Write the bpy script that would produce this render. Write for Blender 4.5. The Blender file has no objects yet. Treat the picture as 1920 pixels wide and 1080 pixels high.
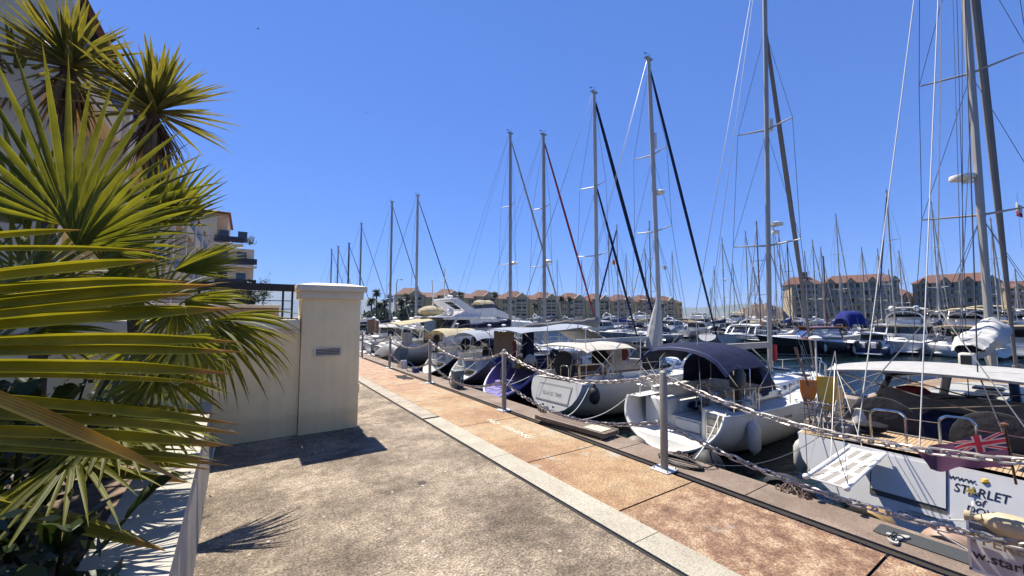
import bpy, math, random
from mathutils import Vector as V, Matrix as MX
random.seed(11)
PI=math.pi; R=math.radians
sc=bpy.context.scene
C=sc.collection
def U(a,b): return random.uniform(a,b)

# ---------------------------------------------------------------- camera
HC=2.8; FPX=745.0
TH=math.atan(496/FPX); PT=math.atan(51/FPX)
cd=bpy.data.cameras.new('camera'); cam=bpy.data.objects.new('camera',cd); C.objects.link(cam)
cd.sensor_width=36; cd.lens=36*FPX/1920; cd.clip_end=20000; cd.clip_start=.05
fw=V((math.sin(TH)*math.cos(PT),math.cos(TH)*math.cos(PT),math.sin(PT)))
cam.location=(0,0,HC); cam.rotation_euler=fw.to_track_quat('-Z','Y').to_euler()
sc.camera=cam
RT=V((math.cos(TH),-math.sin(TH),0)); UPV=V((-math.sin(TH)*math.sin(PT),-math.cos(TH)*math.sin(PT),math.cos(PT)))
def at(u,v,D):
    "the point of the place seen at photo pixel (u,v), D metres ahead"
    return V((0,0,HC))+(fw+RT*((u-960)/FPX)+UPV*((540-v)/FPX))*D

# ---------------------------------------------------------------- objects
def tag(o,label,cat,group=None,kind=None):
    if label: o['label']=label
    if cat: o['category']=cat
    if group: o['group']=group
    if kind: o['kind']=kind
    return o
def thing(name,label,cat,loc=(0,0,0),rz=0,group=None):
    o=bpy.data.objects.new(name,None); C.objects.link(o); o.empty_display_size=.2
    o.location=loc; o.rotation_euler=(0,0,rz)
    return tag(o,label,cat,group)
def kids(o): return [c for c in bpy.data.objects if c.parent==o]
def copytree(o,parent=None):
    c=o.copy(); C.objects.link(c)
    if parent: c.parent=parent
    for ch in kids(o): copytree(ch,c)
    return c

class MB:
    def __init__(s): s.v=[];s.f=[];s.m=[]
    def add(s,vs,fs,m=0):
        b=len(s.v); s.v+= [tuple(v) for v in vs]
        s.f+=[tuple(b+i for i in f) for f in fs]; s.m+=[m]*len(fs) if isinstance(m,int) else list(m)
    def box(s,c,d,m=0,rz=0,mx=None,taper=1.0):
        hx,hy,hz=d[0]/2,d[1]/2,d[2]/2
        p=[V((x*hx*(taper if z>0 else 1),y*hy*(taper if z>0 else 1),z*hz)) for z in (-1,1) for x,y in ((-1,-1),(1,-1),(1,1),(-1,1))]
        q=mx if mx else MX.Rotation(rz,3,'Z')
        s.add([V(c)+q@v for v in p],[(3,2,1,0),(4,5,6,7),(0,1,5,4),(1,2,6,5),(2,3,7,6),(3,0,4,7)],m)
        return s
    def rbox(s,c,d,r=.03,m=0,rz=0,n=3,mx=None):
        "box with rounded vertical edges and a chamfered top"
        pts=[]
        hx,hy=d[0]/2,d[1]/2; r=min(r,hx*.98,hy*.98)
        for k,(sx,sy) in enumerate(((1,1),(-1,1),(-1,-1),(1,-1))):
            for i in range(n+1):
                a=k*PI/2+i/n*PI/2
                pts.append((sx*(hx-r)+r*math.cos(a),sy*(hy-r)+r*math.sin(a)))
        q=mx if mx else MX.Rotation(rz,3,'Z'); N=len(pts); hz=d[2]/2; rr=min(r*.6,hz*.6)
        rings=[(1-0*rr,-hz),(1,hz-rr),((hx-rr*.35)/hx,hz-rr*.35),((hx-rr)/hx,hz)]
        vs=[]
        for i,(k,z) in enumerate(rings):
            for x,y in pts:
                off=(0,0,rr*.35,rr)[i]
                ll=math.hypot(x,y) or 1
                vs.append(V(c)+q@V((x-math.copysign(min(off,abs(x)),x),y-math.copysign(min(off,abs(y)),y),z)))
        fs=[]
        for k in range(3):
            for i in range(N): fs.append((k*N+i,k*N+(i+1)%N,(k+1)*N+(i+1)%N,(k+1)*N+i))
        fs.append(tuple(range(N-1,-1,-1))); fs.append(tuple(3*N+i for i in range(N)))
        s.add(vs,fs,m); return s
    def tube(s,pts,r,n=6,m=0,cap=True,closed=False):
        pts=[V(p) for p in pts]; L=len(pts)
        rs=r if isinstance(r,(list,tuple)) else [r]*L
        vs=[];fs=[];ref=None
        for i,p in enumerate(pts):
            if closed: t=(pts[(i+1)%L]-pts[i-1])
            else: t=pts[min(i+1,L-1)]-pts[max(i-1,0)]
            t=t.normalized() if t.length>1e-9 else V((0,0,1))
            if ref is None:
                ref=t.orthogonal().normalized()
            a=(ref-t*ref.dot(t)); a=a.normalized() if a.length>1e-6 else t.orthogonal().normalized(); ref=a
            b=t.cross(a)
            for k in range(n):
                an=2*PI*k/n; vs.append(p+(a*math.cos(an)+b*math.sin(an))*rs[i])
        for i in range(L if closed else L-1):
            for k in range(n):
                j=(i+1)%L
                fs.append((i*n+k,i*n+(k+1)%n,j*n+(k+1)%n,j*n+k))
        if cap and not closed: fs+= [tuple(range(n-1,-1,-1)),tuple((L-1)*n+k for k in range(n))]
        s.add(vs,fs,m); return s
    def bar(s,a,b,w,h,m=0,up=(0,0,1)):
        "rectangular bar from a to b"
        a=V(a);b=V(b);t=(b-a).normalized();u=V(up);x=t.cross(u)
        if x.length<1e-5: x=t.orthogonal()
        x.normalize();y=x.cross(t)
        vs=[p+x*(i*w/2)+y*(j*h/2) for p in (a,b) for i,j in ((-1,-1),(1,-1),(1,1),(-1,1))]
        s.add(vs,[(3,2,1,0),(4,5,6,7),(0,1,5,4),(1,2,6,5),(2,3,7,6),(3,0,4,7)],m); return s
    def ell(s,c,r,m=0,n=12,k=8,q=None):
        c=V(c);vs=[];fs=[];q=q or MX.Identity(3)
        for j in range(k+1):
            p=PI*j/k
            for i in range(n):
                a=2*PI*i/n; vs.append(c+q@V((r[0]*math.sin(p)*math.cos(a),r[1]*math.sin(p)*math.sin(a),r[2]*math.cos(p))))
        for j in range(k):
            for i in range(n): fs.append((j*n+i,(j+1)*n+i,(j+1)*n+(i+1)%n,j*n+(i+1)%n))
        s.add(vs,fs,m); return s
    def grid(s,fn,nu,nv,m=0,thick=0):
        "a sheet fn(u,v), with a second skin when thick"
        P=[[V(fn(i/nu,j/nv)) for j in range(nv+1)] for i in range(nu+1)]
        W=nv+1; vs=[p for r_ in P for p in r_]; fs=[(i*W+j,(i+1)*W+j,(i+1)*W+j+1,i*W+j+1) for i in range(nu) for j in range(nv)]
        if thick:
            nb=[]
            for i in range(nu+1):
                for j in range(nv+1):
                    a=P[min(i+1,nu)][j]-P[max(i-1,0)][j]; b=P[i][min(j+1,nv)]-P[i][max(j-1,0)]
                    nn=a.cross(b); nn=nn.normalized() if nn.length>1e-9 else V((0,0,1)); nb.append(P[i][j]-nn*thick)
            K=len(vs); vs+=nb; fs+=[tuple(K+q for q in reversed(f)) for f in list(fs)]
            rim=[(i,0) for i in range(nu)]+[(nu,j) for j in range(nv)]+[(i,nv) for i in range(nu,0,-1)]+[(0,j) for j in range(nv,0,-1)]
            ids=[i*W+j for i,j in rim]
            for q in range(len(ids)):
                a,b=ids[q],ids[(q+1)%len(ids)]; fs.append((b,a,K+a,K+b))
        s.add(vs,fs,m); return s
    def prism(s,pts,vec,m=0):
        "closed outline pushed along vec"
        pts=[V(p) for p in pts];vec=V(vec);n=len(pts)
        s.add(pts+[p+vec for p in pts],[tuple(range(n-1,-1,-1)),tuple(range(n,2*n))]+[(i,(i+1)%n,n+(i+1)%n,n+i) for i in range(n)],m); return s
    def lathe(s,c,prof,n=16,m=0,q=None):
        c=V(c);q=q or MX.Identity(3);vs=[];fs=[];k=len(prof)
        for r,z in prof:
            for i in range(n):
                a=2*PI*i/n; vs.append(c+q@V((r*math.cos(a),r*math.sin(a),z)))
        for j in range(k-1):
            for i in range(n): fs.append((j*n+i,j*n+(i+1)%n,(j+1)*n+(i+1)%n,(j+1)*n+i))
        fs+=[tuple(range(n-1,-1,-1)),tuple((k-1)*n+i for i in range(n))]
        s.add(vs,fs,m); return s
    def build(s,name,mats,parent=None,ang=40,smooth=True):
        me=bpy.data.meshes.new(name); me.from_pydata(s.v,[],s.f)
        for m in (mats if isinstance(mats,(list,tuple)) else [mats]): me.materials.append(m)
        me.polygons.foreach_set('material_index',s.m)
        if smooth:
            me.polygons.foreach_set('use_smooth',[True]*len(s.f)); me.set_sharp_from_angle(angle=R(ang))
        me.validate(); me.update()
        o=bpy.data.objects.new(name,me); C.objects.link(o)
        if parent: o.parent=parent
        return o
def struct(mb,name,mats,**k):
    o=mb.build(name,mats,**k); o['kind']='structure'; return o
def one(mb,name,mats,label,cat,group=None,kind=None,**k):
    return tag(mb.build(name,mats,**k),label,cat,group,kind)

def text(s,size,org,right,up,mat,name='lettering',parent=None,font_shear=0,ext=.004,sx=1.0,align='LEFT'):
    cu=bpy.data.curves.new('t','FONT'); cu.body=s; cu.size=size; cu.extrude=ext; cu.align_x=align; cu.shear=font_shear; cu.offset=0.006*size
    o=bpy.data.objects.new('t',cu); C.objects.link(o)
    bpy.context.view_layer.update()
    me=bpy.data.meshes.new_from_object(o.evaluated_get(bpy.context.evaluated_depsgraph_get()))
    bpy.data.objects.remove(o); bpy.data.curves.remove(cu)
    r=V(right).normalized();u=V(up);u=(u-r*u.dot(r)).normalized();n=r.cross(u);org=V(org)
    for v in me.vertices: v.co=org+r*(v.co.x*sx)+u*v.co.y+n*v.co.z
    me.materials.clear(); me.materials.append(mat)
    for p in me.polygons: p.material_index=0
    me.name=name
    ob=bpy.data.objects.new(name,me); C.objects.link(ob)
    if parent: ob.parent=parent
    return ob

# ---------------------------------------------------------------- materials
def nt(name):
    m=bpy.data.materials.new(name); m.use_nodes=True; t=m.node_tree
    return m,t,t.nodes,t.links,t.nodes['Principled BSDF']
def mul(c,k): return tuple(min(1,x*k) for x in c[:3])+(1,)
def noise(t,scale,detail=4,coord='Object',rough=.6,stretch=None):
    n=t.nodes.new('ShaderNodeTexNoise'); n.inputs['Scale'].default_value=scale; n.inputs['Detail'].default_value=detail; n.inputs['Roughness'].default_value=rough
    tc=t.nodes.new('ShaderNodeTexCoord')
    if stretch:
        mp=t.nodes.new('ShaderNodeMapping'); mp.inputs['Scale'].default_value=stretch
        t.links.new(tc.outputs[coord],mp.inputs[0]); t.links.new(mp.outputs[0],n.inputs['Vector'])
    else: t.links.new(tc.outputs[coord],n.inputs['Vector'])
    return n
def ramp(t,src,stops):
    r=t.nodes.new('ShaderNodeValToRGB'); e=r.color_ramp.elements
    while len(e)<len(stops): e.new(.5)
    for i,(p,c) in enumerate(stops): e[i].position=p; e[i].color=tuple(c[:3])+(1,) if not isinstance(c,(int,float)) else (c,c,c,1)
    t.links.new(src,r.inputs[0]); return r
def mixc(t,fac,a,b,mode='MIX'):
    x=t.nodes.new('ShaderNodeMix'); x.data_type='RGBA'; x.blend_type=mode
    if isinstance(fac,(int,float)): x.inputs[0].default_value=fac
    else: t.links.new(fac,x.inputs[0])
    for i,q in ((6,a),(7,b)):
        if isinstance(q,(tuple,list)): x.inputs[i].default_value=tuple(q[:3])+(1,)
        else: t.links.new(q,x.inputs[i])
    return x.outputs[2]
def bump(t,b,src,strength=.3,dist=.02):
    n=t.nodes.new('ShaderNodeBump'); n.inputs['Strength'].default_value=strength; n.inputs['Distance'].default_value=dist
    t.links.new(src,n.inputs['Height']); t.links.new(n.outputs[0],b.inputs['Normal']); return n
AK=.74
def M(name,col,rough=.5,metal=0,var=.12,scale=6,bmp=0,bscale=None,col2=None,spec=.5,coat=0,stretch=None,ak=None):
    ak=ak or AK; m,t,n,l,b=nt(name); col=mul(col,ak); col2=mul(col2,ak) if col2 else None
    ns=noise(t,scale,5,stretch=stretch)
    c1,c2=(mul(col,1-var),mul(col,1+var)) if col2 is None else (col,col2)
    r=ramp(t,ns.outputs['Fac'],[(.3,c1),(.7,c2)])
    l.new(r.outputs[0],b.inputs['Base Color'])
    b.inputs['Roughness'].default_value=rough; b.inputs['Metallic'].default_value=metal
    b.inputs['Specular IOR Level'].default_value=spec; b.inputs['Coat Weight'].default_value=coat
    if bmp:
        n2=noise(t,bscale or scale*4,4,stretch=stretch); bump(t,b,n2.outputs['Fac'],bmp)
    return m
def cloth(name,col,trans=.25,var=.1,rough=.85):
    m,t,n,l,b=nt(name); col=mul(col,AK)
    ns=noise(t,5,5); r=ramp(t,ns.outputs['Fac'],[(.3,mul(col,1-var)),(.7,mul(col,1+var))])
    l.new(r.outputs[0],b.inputs['Base Color']); b.inputs['Roughness'].default_value=rough; b.inputs['Specular IOR Level'].default_value=.2
    n2=noise(t,3.5,3); bump(t,b,n2.outputs['Fac'],.5,.06)
    if trans:
        tr=n.new('ShaderNodeBsdfTranslucent'); l.new(r.outputs[0],tr.inputs[0])
        mx=n.new('ShaderNodeMixShader'); mx.inputs[0].default_value=trans
        l.new(b.outputs[0],mx.inputs[1]); l.new(tr.outputs[0],mx.inputs[2]); l.new(mx.outputs[0],n['Material Output'].inputs[0])
    return m
def leaf(name,c1,c2,trans=.45,scale=3,tip=None,tipat=.84,rough=.35,spec=.5):
    m,t,n,l,b=nt(name)
    ns=noise(t,scale,4,stretch=(1,1,1)); r=ramp(t,ns.outputs['Fac'],[(.3,c1),(.7,c2)])
    col=r.outputs[0]
    if tip:   # the sheet's own UV: x along the leaf, y across it. Ribs, paler margins, dry tips
        uv=n.new('ShaderNodeUVMap'); sp=n.new('ShaderNodeSeparateXYZ'); l.new(uv.outputs[0],sp.inputs[0])
        def mm(op,a,b_=None):
            x=n.new('ShaderNodeMath'); x.operation=op
            for i,q in enumerate((a,b_)):
                if q is None: continue
                if isinstance(q,(int,float)): x.inputs[i].default_value=q
                else: l.new(q,x.inputs[i])
            return x.outputs[0]
        rib=mm('SINE',mm('MULTIPLY',sp.outputs[1],62.)); rb=ramp(t,mm('MULTIPLY_ADD',rib,.5),[(.0,(.80,.82,.8)),(.5,(1.06,1.05,1.0))]); rb.id_data
        col=mixc(t,.7,col,rb.outputs[0],'MULTIPLY')
        ed=ramp(t,mm('ABSOLUTE',mm('SUBTRACT',sp.outputs[1],.5)),[(.40,0),(.5,1)]); col=mixc(t,mm('MULTIPLY',ed.outputs[0],.75),col,mul(c2,1.9))
        dn=noise(t,7,4,rough=.7); tx_=mm('ADD',sp.outputs[0],mm('MULTIPLY',mm('SUBTRACT',dn.outputs[0],.5),.28))
        rr=ramp(t,tx_,[(tipat,0),(tipat+.10,1)]); col=mixc(t,rr.outputs[0],col,tip)
        sn=noise(t,22,3,rough=.6); sr_=ramp(t,sn.outputs[0],[(.66,0),(.74,.55)]); col=mixc(t,sr_.outputs[0],col,mul(tip,.7))
        bump(t,b,rib,.25,.004)
    l.new(col,b.inputs['Base Color']); b.inputs['Roughness'].default_value=rough; b.inputs['Specular IOR Level'].default_value=spec
    tr=n.new('ShaderNodeBsdfTranslucent'); tc=mixc(t,1,col,(1.0,.95,.45),'MULTIPLY'); l.new(tc,tr.inputs[0])
    mx=n.new('ShaderNodeMixShader'); mx.inputs[0].default_value=trans
    l.new(b.outputs[0],mx.inputs[1]); l.new(tr.outputs[0],mx.inputs[2]); l.new(mx.outputs[0],n['Material Output'].inputs[0])
    return m
def glass(name,tint=(.75,.8,.8),refl=.12):
    m,t,n,l,b=nt(name)
    tr=n.new('ShaderNodeBsdfTransparent'); tr.inputs[0].default_value=tint+(1,)
    gl=n.new('ShaderNodeBsdfGlossy'); gl.inputs['Roughness'].default_value=.03
    fr=n.new('ShaderNodeFresnel'); fr.inputs[0].default_value=1.5
    ad=n.new('ShaderNodeMath'); ad.operation='ADD'; ad.inputs[1].default_value=refl*.3; l.new(fr.outputs[0],ad.inputs[0])
    mx=n.new('ShaderNodeMixShader'); l.new(ad.outputs[0],mx.inputs[0]); l.new(tr.outputs[0],mx.inputs[1]); l.new(gl.outputs[0],mx.inputs[2]); l.new(mx.outputs[0],n['Material Output'].inputs[0])
    return m
GEL=M('gelcoat_white',(.92,.90,.85),.28,var=.07,scale=2.5,spec=.5,stretch=(1,1,.25))
GEL2=M('gelcoat_cream',(.72,.68,.58),.35,var=.06,scale=2)
GEL2W=M('gelcoat_warm_white',(.98,.94,.84),.35,var=.05,scale=2)
GELG=M('gelcoat_grey',(.5,.52,.54),.3,var=.05,scale=2)
NONSKID=M('nonskid_deck',(.68,.67,.63),.7,var=.08,scale=3,bmp=.15,bscale=120)
TEAK=None
DARKW=M('smoked_window',(.012,.014,.018),.06,var=.2,spec=.7)
ANTIF=M('antifouling_black',(.01,.012,.016),.6,var=.3)
NAVYH=M('navy_hull_paint',(.012,.018,.05),.15,var=.1,coat=.5)
BLACKH=M('black_hull_paint',(.008,.009,.011),.15,var=.1,coat=.5)
MAUVE=M('mauve_hull_paint',(.30,.26,.55),.35,var=.1)
PURPLE=M('deep_violet_hull_paint',(.055,.045,.15),.3,var=.15)
PINKG=M('pinkish_grey_hull',(.30,.24,.24),.35,var=.1)
HULLGREY=M('topside_grey',(.34,.36,.38),.3,var=.08)
STRIPE=M('hull_stripe_blue',(.02,.03,.09),.3)
STEEL=M('stainless_steel',(.72,.72,.70),.18,metal=1,var=.05)
ALU=M('mast_aluminium',(.44,.41,.36),.5,metal=.25,var=.06,scale=3)
MASTW=M('mast_white_paint',(.52,.51,.47),.4,var=.05)
MASTB=M('mast_black_paint',(.03,.032,.04),.4)
WIRE=M('rigging_wire',(.22,.22,.22),.4,metal=.6)
ROPEW=M('white_rope',(.70,.68,.62),.8,var=.15,scale=40)
ROPEB=M('dark_rope',(.025,.03,.045),.8,var=.3,scale=40)
BLACK=M('black_plastic',(.014,.014,.015),.4,var=.2)
RUBBER=M('black_rubber',(.018,.018,.018),.65,var=.3,scale=10)
WOOD=M('varnished_wood',(.20,.075,.025),.3,var=.3,scale=4,stretch=(1,12,12),coat=.4)
RED=M('red_paint',(.5,.03,.02),.5)
ORANGE=M('orange_plastic',(.75,.22,.02),.45)
YELLOW=M('yellow_plastic',(.75,.45,.04),.5,var=.15)
BLUEP=M('blue_plastic',(.02,.07,.25),.45)
FENDW=M('fender_white',(.66,.63,.57),.5,var=.12,scale=5)
NAVYC=cloth('navy_canvas',(.016,.021,.062),.06,.25)
BLUEC=cloth('royal_blue_canvas',(.02,.035,.22),.1,.2)
CREAMC=cloth('cream_canvas',(.70,.62,.42),.35)
PALEC=cloth('pale_cream_canvas',(.78,.73,.64),.3)
TANC=cloth('tan_canvas',(.45,.36,.25),.25)
GREYC=cloth('grey_canvas',(.30,.28,.25),.15)
LGREYC=cloth('pale_grey_canvas',(.55,.54,.52),.2)
WHITEC=cloth('white_canvas',(.75,.73,.68),.3)
LBLUEC=cloth('faded_blue_canvas',(.40,.44,.52),.2)
REDC=cloth('red_canvas',(.42,.05,.06),.2)
BLACKC=cloth('charcoal_canvas',(.02,.02,.024),.02,.3)
DKGREYC=cloth('dark_grey_canvas',(.05,.05,.052),.03,.2)
INK=M('black_ink',(.012,.012,.016),.5)
GREYINK=M('grey_lettering',(.36,.35,.33),.5)
GOLDINK=M('gold_lettering',(.42,.34,.16),.5)
CLEAR=glass('clear_window')
CLEARF=glass('vinyl_window',(.82,.82,.8),.3)
# ---------------------------------------------------------------- light, sky, air
SUN_EL=60.0
w=bpy.data.worlds.new('World'); sc.world=w; w.use_nodes=True
wt=w.node_tree; bg=wt.nodes['Background']
sky=wt.nodes.new('ShaderNodeTexSky'); sky.sky_type='NISHITA'; sky.sun_disc=False
sky.sun_elevation=R(SUN_EL); sky.sun_rotation=R(0); sky.altitude=0; sky.air_density=1.0; sky.dust_density=0; sky.ozone_density=10
bg.inputs[1].default_value=.1; EXPO=1.0
def wmul(src,c):
    x=wt.nodes.new('ShaderNodeMix'); x.data_type='RGBA'; x.blend_type='MULTIPLY'; x.inputs[0].default_value=1; wt.links.new(src,x.inputs[6]); x.inputs[7].default_value=tuple(c)+(1,); return x.outputs[2]
gm=wt.nodes.new('ShaderNodeGamma'); gm.inputs[1].default_value=.58; wt.links.new(wmul(sky.outputs[0],(.132,.132,.132)),gm.inputs[0])
kk=1/(.1*2**EXPO); wt.links.new(wmul(gm.outputs[0],(.365*kk,.56*kk,1.04*kk)),bg.inputs[0])
sl=bpy.data.lights.new('sun','SUN'); sl.energy=5.0; sl.angle=R(.53); sl.color=(1,.945,.85)
so=bpy.data.objects.new('sun',sl); C.objects.link(so); so.rotation_euler=(R(-(90-SUN_EL)),0,R(0)); so.location=(0,60,80)
sc.view_settings.view_transform='Standard'; sc.view_settings.look='None'; sc.view_settings.exposure=EXPO; sc.view_settings.gamma=1
sc.cycles.use_denoising=True
try: sc.cycles.denoiser='OPENIMAGEDENOISE'
except Exception: pass
sc.cycles.max_bounces=7; sc.cycles.diffuse_bounces=3; sc.cycles.glossy_bounces=3; sc.cycles.transparent_max_bounces=12; sc.cycles.transmission_bounces=4
sc.cycles.sample_clamp_indirect=6; sc.cycles.volume_bounces=0
sc.cycles.caustics_reflective=False; sc.cycles.caustics_refractive=False
sc.cycles.use_adaptive_sampling=True; sc.cycles.adaptive_threshold=.015

# ---------------------------------------------------------------- ground and water
WZ=-1.0
def sheet(name,x0,x1,y0,y1,z,mat,nx=1,ny=1):
    b=MB(); b.grid(lambda u,v:(x0+(x1-x0)*u,y0+(y1-y0)*v,z),nx,ny); return struct(b,name,mat,smooth=False)
# water
m,t,n,l,b=nt('harbour_water')
b.inputs['Base Color'].default_value=(.004,.012,.014,1); b.inputs['Roughness'].default_value=.035; b.inputs['IOR'].default_value=1.33; b.inputs['Specular IOR Level'].default_value=.5
n1=noise(t,1.1,4,'Object',.55,(1,1.6,1)); n2=noise(t,5,3,'Object',.5,(1,1.4,1))
ad=n.new('ShaderNodeMath'); ad.operation='MULTIPLY_ADD'; ad.inputs[1].default_value=.35; l.new(n2.outputs[0],ad.inputs[0]); l.new(n1.outputs[0],ad.inputs[2])
bump(t,b,ad.outputs[0],.5,.16); WATER=m
sheet('water',7.25,9000,-600,9000,WZ,WATER)
# pale stained concrete of the promenade
m,t,n,l,b=nt('promenade_concrete')
big=noise(t,.75,6,rough=.65); mid=noise(t,5,6,rough=.7); fine=noise(t,34,4,rough=.75)
c=ramp(t,big.outputs[0],[(.36,(.160,.132,.103)),(.5,(.275,.232,.182)),(.63,(.42,.362,.290))])
g=ramp(t,fine.outputs[0],[(.38,(.30,.27,.24)),(.5,(.85,.82,.78)),(.62,(1.5,1.45,1.36))])
cc=mixc(t,.85,c.outputs[0],g.outputs[0],'MULTIPLY')
g2=ramp(t,mid.outputs[0],[(.38,(.62,.60,.58)),(.6,(1.12,1.10,1.06))]); cc=mixc(t,.85,cc,g2.outputs[0],'MULTIPLY')
coarse=noise(t,13,5,rough=.75,stretch=(1,1.8,1)); g3=ramp(t,coarse.outputs[0],[(.4,(.72,.69,.67)),(.58,(1.12,1.1,1.06))]); cc=mixc(t,.8,cc,g3.outputs[0],'MULTIPLY')
vor=n.new('ShaderNodeTexVoronoi'); vor.inputs['Scale'].default_value=2.6; tc=n.new('ShaderNodeTexCoord'); l.new(tc.outputs['Object'],vor.inputs[0])
chip=ramp(t,vor.outputs['Distance'],[(.05,1),(.085,0)]); cc=mixc(t,chip.outputs[0],cc,(.42,.38,.31))
l.new(cc,b.inputs['Base Color']); b.inputs['Roughness'].default_value=.85; b.inputs['Specular IOR Level'].default_value=.3
bump(t,b,fine.outputs[0],.8,.03); CONC=m
sheet('promenade',-.45,4.02,-40,300,0,CONC,1,1)
# ochre / red exposed-aggregate band
m,t,n,l,b=nt('aggregate_paving')
big=noise(t,.55,5,rough=.6); fine=noise(t,38,4,rough=.75); mid=noise(t,3.2,6,rough=.7)
tc=n.new('ShaderNodeTexCoord'); sp=n.new('ShaderNodeSeparateXYZ'); l.new(tc.outputs['Object'],sp.inputs[0])
yr=n.new('ShaderNodeMapRange'); yr.inputs[1].default_value=3.7; yr.inputs[2].default_value=4.3; l.new(sp.outputs['Y'],yr.inputs[0])
och=ramp(t,big.outputs[0],[(.35,(.24,.135,.07)),(.5,(.32,.212,.115)),(.66,(.36,.285,.185))])
rd=ramp(t,mid.outputs[0],[(.33,(.12,.062,.036)),(.48,(.215,.125,.076)),(.62,(.33,.24,.16))])
cc=mixc(t,yr.outputs[0],rd.outputs[0],och.outputs[0])
yf=n.new('ShaderNodeMapRange'); yf.inputs[1].default_value=12.; yf.inputs[2].default_value=22.; l.new(sp.outputs['Y'],yf.inputs[0])
pk=ramp(t,mid.outputs[0],[(.35,(.29,.165,.11)),(.65,(.38,.265,.18))]); cc=mixc(t,yf.outputs[0],cc,pk.outputs[0])
g=ramp(t,fine.outputs[0],[(.37,(.36,.31,.26)),(.51,(.92,.88,.82)),(.64,(1.8,1.75,1.6))]); cc=mixc(t,.8,cc,g.outputs[0],'MULTIPLY')
g2=ramp(t,mid.outputs[0],[(.36,(.7,.66,.62)),(.58,(1.08,1.06,1.02))]); cc=mixc(t,.7,cc,g2.outputs[0],'MULTIPLY')
pt=noise(t,.9,4,rough=.55); pr=ramp(t,pt.outputs[0],[(.63,0),(.69,1)]); pf=mixc(t,.75,(.33,.30,.25),g.outputs[0],'MULTIPLY'); cc=mixc(t,pr.outputs[0],cc,pf)
l.new(cc,b.inputs['Base Color']); b.inputs['Roughness'].default_value=.8; bump(t,b,fine.outputs[0],.6,.02); AGG=m
# joints are real gaps over a dark bed
sheet('paving_bed',4.0,6.55,-40,300,-.02,M('joint_dirt',(.03,.022,.016),.95))
pv=MB(); ys=[-12.,-4.0,-1.2,1.6,4.05,6.3,9.2,12.6,16.,19.6,23.4,28,34,42,54,70,90,120,160,220,299]
for a,b_ in zip(ys,ys[1:]): pv.grid(lambda u,v:(4.535+(6.34-4.535)*u,a+.015+(b_-a-.03)*v,.004),1,1)
struct(pv,'paving',AGG,smooth=False)
m,t,n,l,b=nt('kerb_band_concrete'); big=noise(t,1.2,5); fine=noise(t,40,4,rough=.75)
c=ramp(t,big.outputs[0],[(.35,(.32,.285,.225)),(.65,(.40,.37,.30))]); g=ramp(t,fine.outputs[0],[(.35,(.45,.42,.38)),(.5,(.95,.94,.9)),(.7,(1.1,1.1,1.05))])
cc=mixc(t,.8,c.outputs[0],g.outputs[0],'MULTIPLY'); l.new(cc,b.inputs['Base Color']); b.inputs['Roughness'].default_value=.85; bump(t,b,fine.outputs[0],.5,.015); BAND=m
bd=MB()
for a,b_ in zip([-12,-2.5,3.4,6.9],[-2.512,3.388,6.888,10.35]): bd.box((4.295,(a+b_)/2,-.04),(.47,b_-a,.1),0)
struct(bd,'kerb_band',BAND)
bd=MB(); bd.box((4.295,155,-.044),(.45,289,.1)); struct(bd,'kerb_strip',M('worn_grey_concrete',(.40,.345,.27),.9,var=.3,scale=3,bmp=.3,bscale=60))
# quay coping and wall
m,t,n,l,b=nt('coping_concrete'); big=noise(t,1.1,6,rough=.7); fine=noise(t,45,4,rough=.7)
c=ramp(t,big.outputs[0],[(.34,(.14,.10,.072)),(.55,(.205,.152,.112)),(.7,(.26,.205,.155))]); g=ramp(t,fine.outputs[0],[(.33,(.5,.45,.42)),(.55,(1,1,1)),(.75,(1.25,1.22,1.2))])
cc=mixc(t,.75,c.outputs[0],g.outputs[0],'MULTIPLY'); l.new(cc,b.inputs['Base Color']); b.inputs['Roughness'].default_value=.85; bump(t,b,fine.outputs[0],.4,.015); COPE=m
cp=MB(); y=-12.0
while y<200:
    st=2.55 if y<60 else 12
    cp.box((6.925,y+st/2,-.085),(.75,st-.02,.19)); y+=st
struct(cp,'quay_coping',COPE)
qw=MB(); qw.box((6.6,90,-2.2),(1.2,260,4.05)); struct(qw,'quay_wall',M('quay_wall_concrete',(.10,.085,.07),.9,var=.4,scale=2,bmp=.5))
# cracks in the promenade slab
ck=MB()
def crack(pts,wd,z=.004):
    for a,b_ in zip(pts,pts[1:]):
        a=V(a);b_=V(b_);d=(b_-a).normalized();nn=V((-d.y,d.x,0))*wd/2
        ck.add([a-nn,b_-nn*.8,b_+nn*.8,a+nn],[(0,1,2,3)])
pts=[V((2.45+i*.085,10.75+U(-.05,.05)-.01*i,.004)) for i in range(19)]; crack(pts,.02)
crack([(4.01,-10+i*2,.004) for i in range(60)],.045)
struct(ck,'cracks',M('crack_dirt',(.035,.028,.022),.95),smooth=False)
g_=MB(); g_.lathe((2.55,6.55,.0),[(.07,.002),(.07,.006),(.05,.006),(.045,.003)],14); struct(g_,'drain_hole',M('rusty_iron',(.06,.04,.03),.8))
# worn painted words on the paving
WP=M('worn_white_paint',(.85,.77,.60),.8,var=.25,scale=30)
tw_=thing('painted_words','worn white words painted on the ochre paving beside the brown gangplank','ground marking',(0,0,0))
text('NO',.23,(5.42,9.4,.009),(0,-1,0),(1,0,0),WP,'word',tw_,ext=.0015,sx=1.4); text('FISHING',.23,(5.42,8.65,.009),(0,-1,0),(1,0,0),WP,'word',tw_,ext=.0015,sx=1.4)

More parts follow.
